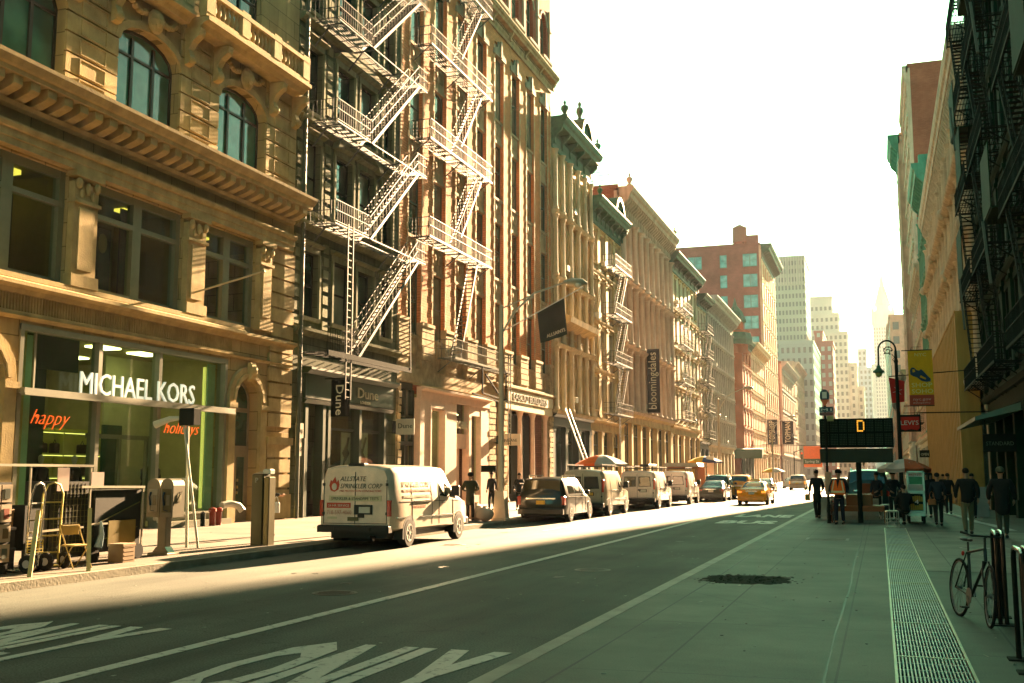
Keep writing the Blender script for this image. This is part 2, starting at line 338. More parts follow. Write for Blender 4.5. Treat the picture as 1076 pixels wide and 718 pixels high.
MB().box(-1.95, -.85, 29.2, 30.3, .151, .155).build('plate', M('worn cover plate', (.34, .34, .29), .6, .5, 5, .4), cov)
MB().box(-1.87, -.93, 29.3, 30.2, .156, .158).build('inlay', M('cover inlay', (.16, .17, .13), .7, .5, 5, .4), cov)
for i, (x, y) in enumerate(((2.0, 27.2), (2.3, 24.8))):
    c = thing('manhole_cover', ['small round cover, farther of two on the right pavement', 'small oval cover, nearer of two on the right pavement'][i], 'cover', (x, y, .15), world=True, group='covers on the right pavement')
    MB().lathe([(.34, .151), (.34, .158)], x, y, 18).build('rim', M('worn cover plate'), c)
    MB().lathe([(.27, .1585), (.27, .160)], x, y, 18).build('lid', PM('lid iron', (.07, .09, .07), .6, .3), c)

# life of the roadway: utility covers, tar seams, repairs, oil spots and litter
TAR = PM('tar seam', (.018, .022, .018), .6); OIL = PM('oil spot', (.03, .035, .03), .45)
def ribbon(pts, w_, z, mat, name):
    m = MB(); L_ = []; R_ = []
    for i, p in enumerate(pts):
        a = Vector(pts[max(i - 1, 0)]); b = Vector(pts[min(i + 1, len(pts) - 1)]); d = (b - a).normalized(); n = Vector((-d.y, d.x)); ww = w_ * rnd.uniform(.6, 1.3)
        L_.append((p[0] + n.x * ww, p[1] + n.y * ww)); R_.append((p[0] - n.x * ww, p[1] - n.y * ww))
    for i in range(len(pts) - 1): q = [L_[i], L_[i + 1], R_[i + 1], R_[i]]; m.add([(x, y, z) for x, y in q], [(0, 1, 2, 3)])
    return tag(m.build(name, mat), kind='structure')
for x0, y0, dx, dy, n in ((-8.9, 9, .0, 1.6, 34), (-5.0, 12, .05, 1.3, 22), (-11.9, 20, .02, 1.5, 30), (-10.2, 8, .5, .25, 12), (-7.6, 21, .42, .1, 9), (-6.8, 13.2, .35, -.08, 9), (-9.7, 30, .5, .12, 12)):
    pts = []; x, y = x0, y0
    for k in range(n): pts.append((x, y)); x += dx + rnd.uniform(-.09, .09); y += dy + rnd.uniform(-.1, .1)
    ribbon(pts, .016, .0022, TAR, 'tar_seam')
om, fm_ = MB(), MB()
for i in range(26): blob('oil_spot', rnd.choice([-5.3, -8.6, -10.3, -11.6]) + rnd.uniform(-.4, .4), rnd.uniform(9, 50), rnd.uniform(.03, .12), rnd.uniform(.05, .2), -.0005, OIL, 12, into=om)
for i in range(90): blob('road_fleck', rnd.uniform(-12.8, -3.5), rnd.uniform(7.5, 34), rnd.uniform(.008, .022), rnd.uniform(.008, .03), .0005, None, 6, into=fm_)
tag(om.build('oil_spots', OIL), kind='stuff'); tag(fm_.build('road_grit', MATS['pale gum']), kind='stuff')
for i, (x, y) in enumerate(((-8.2, 15.2), (-5.4, 20.5), (-10.8, 26.5))):
    c = thing('road_manhole', ['round iron cover nearest the middle lane line', 'round iron cover in the right lane beyond the painted word', 'round iron cover near the sunlit lane beside the van'][i], 'manhole cover', (x, y, 0), world=True, group='iron covers in the roadway')
    MB().lathe([(.36, .001), (.36, .006)], x, y, 24).build('rim', PM('cover rim iron', (.12, .12, .10), .5, .4), c); m = MB(); m.lathe([(.31, .0065), (.31, .009)], x, y, 24); 
    for a in range(-3, 4): m.box(x - .26 + abs(a) * .03, x + .26 - abs(a) * .03, y + a * .075 - .015, y + a * .075 + .015, .0092, .012)
    m.build('lid', PM('cover lid iron', (.05, .055, .045), .5, .4), c)
lm = MB()
for i in range(40):
    x, y = rnd.choice([(rnd.uniform(-3.05, 4.5), rnd.uniform(8, 30)), (rnd.uniform(-21, -13.6), rnd.uniform(17, 45))]); a = rnd.uniform(0, 6)
    lm.add([(x, y, .153), (x + .05 * math.cos(a), y + .05 * math.sin(a), .158), (x + .05 * math.cos(a) - .03 * math.sin(a), y + .05 * math.sin(a) + .03 * math.cos(a), .17), (x - .03 * math.sin(a), y + .03 * math.cos(a), .154)], [(0, 1, 2, 3)])
tag(lm.build('litter', PM('litter paper', (.4, .38, .3), .8)), kind='stuff')

for x0, y0, dx, dy, n, ww in ((-2.72, 6.5, 0, 1.6, 34, .014), (-.55, 6.5, 0, 1.5, 26, .012), (-2.7, 9.3, .3, .02, 12, .008), (-.9, 13.4, -.22, .3, 9, .006), (1.2, 11.6, .35, .12, 10, .006), (1.0, 16.5, .4, -.02, 11, .008), (-2.3, 22, .33, .05, 7, .008)):
    pts = []; x, y = x0, y0
    for k in range(n): pts.append((x, y)); x += dx + rnd.uniform(-.02, .02); y += dy + rnd.uniform(-.03, .03)
    ribbon(pts, ww, .1513, TAR, 'pavement_crack')
# ------------------------------------------------------------------ facade kit
class FB(MB):
    """mesh builder in facade coordinates: u along the street, d outwards from the facade, z up"""
    def __init__(s, X0, sg): super().__init__(); s.X = X0; s.sg = sg
    def b(s, u0, u1, d0, d1, z0, z1): return s.box(s.X + s.sg * d0, s.X + s.sg * d1, u0, u1, z0, z1)
    def pz(s, poly, d0, d1): return s.prism(poly, s.X + s.sg * d0, s.X + s.sg * d1, 'x')       # poly in (u, z)
    def pu(s, poly, u0, u1): return s.prism([(s.X + s.sg * d, z) for d, z in poly], u0, u1, 'y')  # poly in (d, z)
    def t(s, pts, r, n=5): return s.tube([(s.X + s.sg * d, u, z) for u, d, z in pts], r, n)
    def br(s, a, b, t=.03): return s.tube([(s.X + s.sg * p[1], p[0], p[2]) for p in (a, b)], t * .707, 4)
def arc_pts(u0, u1, zs, rise, n=8):
    c = (u0 + u1) / 2; h = (u1 - u0) / 2
    return [(c - h * math.cos(PI * i / n), zs + rise * math.sin(PI * i / n)) for i in range(n + 1)]
def wall_band(fb, u0, u1, z0, z1, ops, d0=-.5, d1=0):
    """wall with real openings (a, b, sill, head, arch rise)"""
    cur = u0
    for a, b, zb, zt, ar in sorted(ops):
        if a > cur: fb.b(cur, a, d0, d1, z0, z1)
        if zb > z0 + .001: fb.b(a, b, d0, d1, z0, zb)
        if ar: fb.pz(arc_pts(a, b, zt - ar, ar) + [(b, z1), (a, z1)], d0, d1)
        elif zt < z1 - .001: fb.b(a, b, d0, d1, zt, z1)
        cur = b
    if cur < u1: fb.b(cur, u1, d0, d1, z0, z1)
WCACHE = {}
def window(root, X0, sg, u0, u1, z0, z1, arch, style, fm, pane=None, d=-.24):
    w, h = round(u1 - u0, 2), round(z1 - z0, 2); key = (w, h, arch, style, fm.name, sg, d)
    if key not in WCACHE:
        f = FB(0, sg); t = .07 if w < 2 else .1
        f.b(0, t, d - .08, d, 0, h - arch); f.b(w - t, w, d - .08, d, 0, h - arch); f.b(t, w - t, d - .08, d, 0, t)
        if arch:
            A = arc_pts(0, w, h - arch, arch); B = arc_pts(t, w - t, h - arch, arch - t)
            for i in range(len(A) - 1): f.pz([A[i], A[i + 1], B[i + 1], B[i]], d - .08, d)
        else: f.b(t, w - t, d - .08, d, h - t, h)
        if 's' in style: f.b(t, w - t, d - .06, d + .012, h * .5 - .035, h * .5 + .035)
        if 'm' in style: f.b(w / 2 - .05, w / 2 + .05, d - .07, d + .02, t, h - .05)
        if 't' in style: f.b(t, w - t, d - .07, d + .015, h * .70, h * .70 + .08)
        if '3' in style:
            for q in (.34, .68): f.b(w * q - .06, w * q + .06, d - .07, d + .02, t, h - t - (arch * .25 if arch else 0))
        p = FB(0, sg)
        if arch: p.pz([(t, t), (w - t, t)] + arc_pts(t, w - t, h - arch, arch - t)[::-1], d - .066, d - .05)
        else: p.b(t, w - t, d - .066, d - .05, t, h - t)
        WCACHE[key] = (f.mesh('window', fm), p)
        WCACHE[key] = [WCACHE[key][0], p, {}]
    fr, p, pm = WCACHE[key]; pane = pane or random.choice(PANES)
    if pane.name not in pm: pm[pane.name] = p.mesh('pane', pane)
    base = Vector(OFF.get(root.name, (0, 0, 0)))
    o = bpy.data.objects.new('window', fr); COL.objects.link(o); o.parent = root; o.location = Vector((X0, u0, z0)) - base
    q = bpy.data.objects.new('pane', pm[pane.name]); COL.objects.link(q); q.parent = o
    return o
def cornice(root, X0, sg, u0, u1, z, h, proj, mat, sp=.9, ends=True, bw=.22, name='cornice'):
    f = FB(X0, sg)
    f.pu([(0.002, z), (.12, z), (.12, z + h * .18), (.2, z + h * .3), (.2, z + h * .42), (0.002, z + h * .42)], u0, u1)
    f.pu([(0.002, z + h * .62), (proj * .72, z + h * .62), (proj * .78, z + h * .76), (proj * .9, z + h * .8), (proj, z + h * .95), (proj, z + h), (-.2, z + h), (-.2, z + h * .64)], u0, u1)
    n = max(1, int((u1 - u0) / sp))
    for i in range(n + 1):
        c = u0 + bw / 2 + .02 + (u1 - u0 - bw - .04) * i / n
        f.pu([(.21, z + h * .1), (.34, z + h * .12), (.3, z + h * .32), (proj * .64, z + h * .52), (proj * .66, z + h * .615), (.003, z + h * .615), (.003, z + h * .43), (.21, z + h * .43)], c - bw / 2, c + bw / 2)
    m = max(2, int((u1 - u0) / .24))
    for i in range(m): c = u0 + (u1 - u0) * (i + .5) / m; f.b(c - .06, c + .06, .003, .26, z + h * .425, z + h * .53)
    return f.build(name, mat, root)
def column_obj(root, X0, sg, u, d, z0, z1, r, mat, cache={}):
    h = round(z1 - z0, 2); k = (h, r, mat.name)
    if k not in cache:
        cache[k] = MB().lathe([(r * 1.5, 0), (r * 1.5, .12), (r * 1.15, .2), (r * 1.05, .3), (r * .9, h - .45), (r * 1.02, h - .4), (r * .95, h - .36), (r * 1.1, h - .3), (r * 1.45, h - .1), (r * 1.6, h - .08), (r * 1.6, h)], 0, 0, 14).mesh('column', mat, smooth=40)
    o = bpy.data.objects.new('column', cache[k]); COL.objects.link(o); o.parent = root; o.location = Vector((X0 + sg * d, u, z0)) - Vector(OFF[root.name]); return o
def fire_escape(root, X0, sg, u0, u1, levels, mat, d1=1.15, su=None, dark=None, ladder=None, grid=.2, both=False):
    """platforms with railings, slatted floors and raking stairs; one part with platforms and stairs below it"""
    base = FB(X0, sg)
    for z in levels:      # wall brackets
        for u in (u0 + .2, (u0 + u1) / 2, u1 - .2): base.br((u, .02, z - .75), (u, d1 - .15, z - .06), .045); base.br((u, .02, z - .04), (u, d1, z - .04), .05)
    fe = base.build('fire_escape', mat, root)
    s0, s1 = su or (u0 + (u1 - u0) * .3, u1 - .9)
    for i, z in enumerate(levels):
        f = FB(X0, sg)
        n = int((d1 - .1) / .12)
        for k in range(n): d = .1 + (d1 - .1) * (k + .5) / n; f.b(u0, u1, d - .012, d + .012, z - .015, z + .015)
        for k in range(int((u1 - u0) / .8) + 1): f.b(u0 + k * .8, u0 + k * .8 + .04, .05, d1, z - .045, z - .018)
        f.b(u0, u1, d1 - .02, d1 + .02, z - .09, z + .02)
        for zz in (.5, .95): f.b(u0, u1, d1 - .018, d1 + .018, z + zz, z + zz + .035)
        k = 0.; 
        while k <= u1 - u0: f.b(u0 + k, u0 + k + .014, d1 - .007, d1 + .007, z + .02, z + .95); k += grid
        for u in (u0, u1 - .025):
            f.b(u, u + .03, .02, d1, z + .93, z + .965); f.b(u, u + .03, .02, d1, z + .46, z + .49)
            d = .12
            while d < d1: f.b(u + .003, u + .022, d, d + .018, z, z + .93); d += grid
        f.build('platform', mat, fe)
        if i + 1 < len(levels):
            z2 = levels[i + 1]; st = FB(X0, sg); da, db = d1 - .62, d1 - .08
            for d in (da, db): st.pz([(s0, z - .02), (s0 + .16, z - .02), (s1 + .16, z2 - .02), (s1, z2 - .02)], d - .018, d + .018)
            m = int((z2 - z) / .24)
            for k in range(1, m): t = k / m; u = s0 + (s1 - s0) * t; st.b(u, u + .2, da, db, z + (z2 - z) * t - .012, z + (z2 - z) * t + .012)
            for d in (da, db):
                st.br((s0, d, z + .85), (s1, d, z2 + .85), .035)
                for k in range(0, m, 2): t = k / m; u = s0 + .08 + (s1 - s0) * t; st.br((u, d, z + (z2 - z) * t), (u, d, z + (z2 - z) * t + .85), .02)
            st.build('stair', mat, fe)
    if ladder:
        u, za, zb, dd = ladder; l = FB(X0, sg)
        for q in (u, u + .45): l.br((q, dd, za), (q, dd, zb), .045)
        z = za + .1
        while z < zb: l.br((u, dd, z), (u + .45, dd, z), .03); z += .3
        l.build('ladder', mat, fe)
    return fe
def sill_lintel(f, a, b, zb, zt, arch, hood=.0):
    f.pu([(.002, zb - .18), (.1, zb - .16), (.14, zb - .02), (.002, zb)], a - .12, b + .12)
    if not arch:
        f.b(a - .1, b + .1, .002, .055, zt, zt + .26)
        if hood: f.pu([(.002, zt + .27), (.1, zt + .27), (hood, zt + .36), (hood, zt + .42), (.002, zt + .46)], a - .2, b + .2)
    else:
        A = arc_pts(a - .14, b + .14, zt - arch, arch + .16); B = arc_pts(a, b, zt - arch, arch)
        for i in range(len(A) - 1): f.pz([A[i], A[i + 1], B[i + 1], B[i]], .002, .07)
        c = (a + b) / 2; f.pz([(c - .1, zt - .02), (c + .1, zt - .02), (c + .15, zt + .28), (c - .15, zt + .28)], .071, .16)
def building(name, label, X0, sg, y0, y1, H, wm, tm, nf, nb, zg=5.6, depth=18, wf=.5, arch=0, fh=None, pil=None, colr=.16, corn=(1.5, .9), cm=None, style='s', fm=None, side=None, ledge=True, hood=.0, ground='shop', gm=None, gn=3, sill=.2, head=.85, pane=None, brk=.9, quoin=False, bay_gap=0, base_z=.15, shop_pane=None, lpj=None, extra=None, cat='building'):
    root = thing(name, label, cat, (X0, y0, base_z), world=True)
    g = .01; y0 += g; y1 -= g
    fm = fm or PM('dark sash paint', (.035, .05, .04), .5); cm = cm or tm; side = side or wm; gm = gm or tm
    zc = H - corn[0]; fh = (zc - zg) / nf; bw = (y1 - y0) / nb
    wall = FB(X0, sg); trim = FB(X0, sg); wins = []
    pf = (1 - wf) / 2
    for i in range(nf):
        za = zg + i * fh; ops = []
        for j in range(nb):
            ua = y0 + bw * j; a, b = ua + bw * pf, ua + bw * (1 - pf)
            ops.append((a, b, za + sill * fh, za + head * fh, arch))
            wins.append((a, b, za + sill * fh, za + head * fh)); sill_lintel(trim, a, b, za + sill * fh, za + head * fh, arch, hood)
        wall_band(wall, y0, y1, za, za + fh, ops)
        if ledge:
            lp = lpj or (.52 if pil == 'column' else .22); trim.pu([(.003, za - .14), (lp * .6, za - .14), (lp * .9, za + .02), (lp, za + .14), (.003, za + .19)], y0, y1)
        if pil:
            for j in range(nb + 1):
                c = min(max(y0 + bw * j, y0 + .25), y1 - .25); pw = bw * pf * .62
                if pil == 'pilaster':
                    trim.b(c - pw, c + pw, .003, .13, za + .19, za + fh - .15); trim.b(c - pw - .05, c + pw + .05, .003, .19, za + fh - .55, za + fh - .38); trim.b(c - pw - .04, c + pw + .04, .003, .17, za + .19, za + .4)
                else: column_obj(root, X0, sg, c, .26, za + .2, za + fh - .15, min(colr, pw * .8), tm)
    wall.b(y0, y1, -.5, 0, zc, H - .2)
    wall.build('wall', wm, root)
    if quoin:
        z = zg + .3
        k = 0
        while z < zc - .3:
            ww = .55 if k % 2 else .35; trim.b(y0, y0 + ww, .004, .06, z, z + .34); trim.b(y1 - ww, y1, .004, .06, z, z + .34); z += .4; k += 1
    if trim.v: trim.build('stone_trim', tm, root)
    body = MB(); xa, xb = X0 - sg * .5, X0 - sg * depth
    body.box(xa, xb, y0, y1, zg - .2, H - .35); body.box(xa - sg * .3, xb, y0, y1, 0, zg - .2)
    body.box(X0 - sg * .1, xb, y0, y0 + .3, H - .35, H + .25); body.box(X0 - sg * .1, xb, y1 - .3, y1, H - .35, H + .2)
    body.build('body', side, root)
    for a, b, za, zb in wins: window(root, X0, sg, a, b, za, zb, arch, style, fm, pane)
    if corn[1]: cornice(root, X0, sg, y0, y1, zc, corn[0], corn[1], cm, brk)
    if ground: shopfront(root, X0, sg, y0, y1, zg, gm, gn, pane=shop_pane)
    return root
def shopfront(root, X0, sg, y0, y1, zg, gm, gn, door=None, colm=None, pane=None, z0=.15):
    """ground floor: piers, fascia with cornice, bulkheads, glazing with transoms, a recessed door"""
    w = FB(X0, sg); bw = (y1 - y0) / gn; pw = .32
    w.b(y0, y1, -.5, .02, zg - .95, zg - .15); w.pu([(.02, zg - .95), (.08, zg - .95), (.1, zg - .85), (.02, zg - .83)], y0, y1)
    w.pu([(.02, zg - .3), (.2, zg - .28), (.36, zg - .12), (.36, zg - .06), (.02, zg - .02)], y0 - .0, y1)
    for j in range(gn + 1):
        c = min(max(y0 + bw * j, y0 + pw), y1 - pw)
        w.b(c - pw, c + pw, -.5, .06, z0, zg - .96); w.b(c - pw - .06, c + pw + .06, -.3, .12, z0, z0 + .7); w.b(c - pw - .05, c + pw + .05, -.3, .12, zg - 1.3, zg - 1.02)
    w.build('shopfront', gm, root)
    dj = door if door is not None else gn // 2
    fm = PM('shop frame paint', (.05, .07, .055), .45)
    for j in range(gn):
        a, b = y0 + bw * j + pw + (pw if j == 0 else 0), y0 + bw * (j + 1) - pw - (pw if j == gn - 1 else 0)
        f = FB(X0, sg); d = -.34 if j != dj else -.48
        bz = z0 + (.55 if j != dj else .02); top = zg - .96
        f.b(a, b, d - .06, d + .06, z0, bz); f.b(a, b, d - .04, d + .05, top - .1, top); f.b(a, b, d - .04, d + .05, top - 1.2, top - 1.1)
        for q in (0, .5, 1): u = a + (b - a) * q; f.b(max(u - .05, a), min(u + .05, b), d - .04, d + .052, bz, top - .1)
        o = f.build('shop_door' if j == dj else 'shop_window', fm, root)
        g = FB(X0, sg); g.b(a + .04, b - .04, d - .02, d, bz, top - .08); g.build('pane', pane or random.choice([G1, G1, G3]), o)
        if j == dj:
            h = FB(X0, sg); h.b((a + b) / 2 - .12, (a + b) / 2 - .09, d + .06, d + .1, 1.0, 1.5); h.build('handle', PM('brass', (.5, .38, .15), .3, .9), o)
# ------------------------------------------------------------------ corner building with the fashion shop (left, nearest)
XL = XF_L
SHOPSTONE = M('shaded warm limestone', (.42, .315, .14), .85, .25, .8, .4, kind='block', bs=(1.25, .7), c2=(.36, .27, .12), streak=.12)  # yellowish stone, one base colour for the whole front
SHOPTRIM = M('carved limestone trim', (.45, .34, .15), .8, .3, 1.5, .35, streak=.1)
DARKFR = PM('bronze window frame', (.025, .03, .022), .4, .3)
def rect_panel(f, a, b, z0, z1, d=.03, t=.035):
    f.b(a, b, .002, d, z0, z0 + t); f.b(a, b, .002, d, z1 - t, z1); f.b(a, a + t, .002, d, z0 + t, z1 - t); f.b(b - t, b, .002, d, z0 + t, z1 - t)
def mk_building():
    Y0, Y1, H = 6.0, 36.75, 27.
    r = thing('shop_building', 'ornate limestone commercial building with the big lit fashion shop window and balustraded balcony', 'building', (XL, Y0, .15), world=True)
    wl = FB(XL, 1); tr = FB(XL, 1)
    PC = [8.65, 14.0, 19.35, 24.7, 30.1]       # pilaster centres on the second storey
    # ground storey wall with the shop opening and arched doorways
    wall_band(wl, Y0, Y1, .15, 6.1, [(9.6, 18.6, .15, 5.95, 0), (20.35, 22.1, .15, 5.3, .87), (22.65, 32.4, .15, 5.95, 0), (32.85, 34.5, .15, 5.35, .82)])
    wl.b(Y0, Y1, -.5, 0, 6.1, 7.25)
    ops2 = [(a + .52, b - .52, 7.3, 10.6, 0) for a, b in zip(PC, PC[1:])] + [(30.62, 34.03, 7.3, 10.6, 0)]
    wall_band(wl, Y0, Y1, 7.25, 10.75, ops2)
    wl.b(Y0, Y1, -.5, 0, 10.75, 12.85)
    AR = [(10.55, 13.4, 12.95, 16.15, .75)] + [(a - .05, a + 3.05, 12.95, 16.15, .75) for a in (15.3, 20.65, 26.0, 31.35)]
    wall_band(wl, Y0, Y1, 12.85, 17.1, AR)
    UP = [(c - 1.15, c + 1.15, 18.5, 21.3, 0) for c in (16.8, 22.1, 27.5, 32.8)]
    wall_band(wl, Y0, Y1, 17.1, 22.3, UP); wl.b(Y0, Y1, -.5, 0, 22.3, H)
    wl.build('wall', SHOPSTONE, r)
    # fluted band and ledge over the shop
    tr.b(Y0, 32.65, .003, .10, 6.15, 6.26); tr.pu([(.003, 6.05), (.1, 6.05), (.16, 6.14), (.003, 6.15)], Y0, Y1)
    u = Y0 + .05
    while u < 32.6: tr.b(u, u + .05, .003, .07, 6.27, 6.72); u += .11
    tr.pu([(.003, 6.73), (.14, 6.74), (.2, 6.86), (.42, 6.92), (.42, 7.02), (.30, 7.08), (.003, 7.1)], Y0, 33.0)
    tr.pu([(.003, 6.73), (.1, 6.74), (.16, 6.86), (.3, 6.92), (.3, 7.02), (.003, 7.1)], 33.0, Y1)
    tr.b(Y0, 33.0, .003, .28, 7.101, 7.24)
    # pilasters with capitals
    for c in PC + [34.45]:
        hw = .5 if c < 34 else .4
        tr.b(c - hw, c + hw, .003, .22, 7.25, 10.35); tr.b(c - hw - .06, c + hw + .06, .003, .3, 7.245, 7.6)
        tr.b(c - hw * .62, c + hw * .62, .221, .27, 7.75, 9.6)
        tr.b(c - hw - .06, c + hw + .06, .003, .3, 9.72, 9.82); tr.b(c - hw - .1, c + hw + .1, .003, .36, 10.48, 10.64)
        for q in (-hw * .75, hw * .75):
            tr.ball((XL + .27, c + q, 10.3), .09, .12, .17); tr.ball((XL + .25, c + q * .6, 10.02), .05, .08, .14)
        tr.ball((XL + .26, c, 10.2), .07, .1, .2)
    # entablature: architrave steps, frieze, modillions, cornice
    tr.pu([(.003, 10.65), (.30, 10.65), (.30, 10.85), (.34, 10.86), (.34, 11.08), (.42, 11.1), (.46, 11.2), (.46, 11.26), (.003, 11.3)], Y0, 36.3)
    tr.pu([(.003, 11.75), (.3, 11.75), (.36, 11.86), (.003, 11.88)], Y0, 36.3)
    u = Y0 + .3
    while u < 36.2:
        tr.pu([(.003, 11.89), (.42, 11.89), (.82, 12.03), (.9, 12.1), (.9, 12.33), (.003, 12.33)], u - .16, u + .16); u += .62
    tr.pu([(.003, 12.34), (.98, 12.34), (1.0, 12.46), (1.08, 12.5), (1.2, 12.66), (1.22, 12.76), (.9, 12.8), (.003, 12.88)], Y0, 36.5)
    # rusticated end pier and third-storey piers
    z = .2
    while z < 10.3:
        if not (2.9 < z < 3.3): tr.b(35.05, 36.7, .003, .12, z, z + .5)
        z += .58
    tr.b(34.9, 36.74, .003, .22, 3.0, 3.28); tr.b(35.0, 36.7, .121, .2, .2, 1.1)
    for a, b in ((13.5, 15.2), (18.35, 20.55), (23.7, 25.9), (29.05, 31.25), (34.4, 36.6)):
        z = 12.92
        while z < 17.0:
            tr.b(a, b, .003, .09, z, z + .56); z2 = z
            for q in ((a + .25, (a + b) / 2 - .15), ((a + b) / 2 + .15, b - .25)):
                pass
            rect_panel(tr, a + .55, b - .55, z + .04, z + .54, .12); z += .62
        for q in (a + .12, b - .42):     # scrolled consoles under the balcony
            tr.pu([(.09, 15.75), (.28, 15.8), (.32, 16.05), (.24, 16.3), (.4, 16.55), (.66, 16.75), (.72, 17.0), (.09, 17.05)], q, q + .3)
            tr.ball((XL + .3, q + .15, 15.95), .15, .17, .17); tr.ball((XL + .58, q + .15, 16.85), .14, .17, .14)
    for a in (15.3, 20.65, 26.0, 31.35):
        A = arc_pts(a - .3, a + 3.3, 15.4, 1.02); B = arc_pts(a - .05, a + 3.05, 15.4, .75)
        for i in range(len(A) - 1): tr.pz([A[i], A[i + 1], B[i + 1], B[i]], .003, .1)
        c = a + 1.475                     # cartouche with garlands
        tr.ball((XL + .2, c, 16.55), .2, .34, .42); tr.ball((XL + .32, c, 16.55), .16, .2, .27)
        for k in range(5):
            for sgn in (-1, 1): tr.ball((XL + .12, c + sgn * (.42 + k * .17), 16.72 - .09 * k + (.03 * k * k)), .1, .12, .11)
    # balconies
    for a, b, pr in ((12, 28.9, .72), (29.25, 36.2, .98)):
        tr.pu([(.09, 17.06), (pr * .6, 17.06), (pr * .75, 17.2), (pr, 17.28), (pr, 17.42), (.003, 17.46)], a, b)
    tr.build('carved_trim', SHOPTRIM, r)
    bal = MB()
    for a, b, pr in ((12, 28.9, .62), (29.25, 36.2, .86)):
        bal.box(XL + pr - .28, XL + pr, a, b, 17.461, 17.6); bal.box(XL + pr - .3, XL + pr + .03, a, b, 18.3, 18.46)
        n = int((b - a) / 2.3)
        for k in range(n + 1): u = a + .25 + (b - a - .5) * k / n; bal.box(XL + pr - .32, XL + pr + .02, u - .25, u + .25, 17.601, 18.55)
        u = a + .62
        while u < b - .5:
            bal.lathe([(.1, 17.6), (.05, 17.68), (.1, 17.85), (.085, 17.98), (.045, 18.12), (.1, 18.3)], XL + pr - .14, u, 8); u += .27
    bal.build('balustrade', SHOPTRIM, r, smooth=40)
    # body and the shop interior left hollow behind the glass
    bd = MB(); bd.box(XL - .5, XL - 20, Y0, Y1, 6.8, 7.2); bd.box(XL - 5.5, XL - 20, Y0, Y1, 7.2, 10.8); bd.box(XL - .5, XL - 20, Y0, Y1, 10.8, H); bd.box(XL - .5, XL - 5.5, 36.3, Y1, 7.2, 10.8); bd.box(XL - .5, XL - 5.5, Y0, Y0 + .4, 7.2, 10.8); bd.box(XL - 8, XL - 20, Y0, Y1, .0, 6.8); bd.box(XL - .5, XL - 8, 32.75, Y1, .15, 6.8); bd.box(XL - .5, XL - 8, Y0, 9.5, .15, 6.8); bd.box(XL - .5, XL - 8, 18.7, 22.4, .15, 6.8)
    bd.build('body', SHOPSTONE, r)
    # second storey windows: grey-green metal with mullion and transom, rooms with a glow of lamps
    GF = PM('grey green window metal', (.18, .20, .12), .5)
    for a, b, z0, z1, _ in ops2:
        f = FB(XL, 1); m = (a + b) / 2
        for q0, q1 in ((a, a + .22), (b - .22, b), (m - .2, m + .2)): f.b(q0, q1, -.36, -.12, z0, z1)
        f.b(a, b, -.34, -.13, z0 + .0, z0 + .12); f.b(a, b, -.34, -.13, z1 - .22, z1); f.b(a, b, -.34, -.11, z0 + 2.25, z0 + 2.4)
        for q in (m - 1.0, m + 1.0): pass
        o = f.build('window', GF, r)
        g = FB(XL, 1); g.b(a + .2, b - .2, -.27, -.25, z0 + .1, z1 - .2); g.build('pane', CG, o)
    rm = MB(); rm.box(XL - 5.49, XL - 5.4, Y0 + .5, 36.2, 7.21, 10.79); rm.box(XL - .51, XL - 5.4, Y0 + .5, 36.2, 7.21, 7.25); rm.box(XL - .51, XL - 5.4, Y0 + .5, 36.2, 10.7, 10.79)
    for u in (14.0, 19.35, 24.7, 30.1): rm.box(XL - .51, XL - 3.2, u - .1, u + .1, 7.26, 10.7)
    rm.build('room_lining', PM('olive room wall', (.16, .14, .045), .8), r)
    ps = MB(); ps.box(XL - 1.0, XL - .95, 25.6, 27.2, 7.3, 9.6); ps.box(XL - .9, XL - .85, 27.5, 28.1, 7.3, 10.4); ps.box(XL - .9, XL - .85, 22.2, 23.0, 7.3, 9.7); ps.box(XL - .9, XL - .85, 31.0, 31.9, 7.3, 10.0); ps.build('showroom_panel', PM('black showroom panel', (.012, .012, .01), .4), r)
    pf = MB(); pf.ball((XL - .93, 26.8, 9.1), .03, .22, .32); pf.ball((XL - .93, 26.2, 8.0), .03, .35, .22); pf.ball((XL - .84, 31.4, 8.9), .02, .2, .3); pf.ball((XL - .93, 26.1, 8.9), .03, .22, .3); pf.build('portrait_print', PM('faint poster tone', (.24, .20, .11), .8), r, smooth=True)
    cl = MB(); cl.box(XL - 1.4, XL - 3.4, 23.2, 23.8, 10.55, 10.69); cl.box(XL - 1.5, XL - 1.9, 28.4, 28.9, 10.6, 10.69); cl.box(XL - 1.5, XL - 1.9, 32.6, 33.2, 10.6, 10.69); cl.build('ceiling_light', PM('golden ceiling lamp', (1, .72, .1), .5, 0, .12), r)
    for a, b, z0, z1, ar in AR: window(r, XL, 1, a, b, z0, z1, ar, '3t', DARKFR, glass_mat('green arched glass', (.03, .15, .11), .05, .4) if 'green arched glass' not in MATS else MATS['green arched glass'], d=-.3)
    for a, b, z0, z1, ar in UP: window(r, XL, 1, a, b, z0, z1, 0, 'ms', DARKFR, None)
    return r, GF
MKB, GF = mk_building()
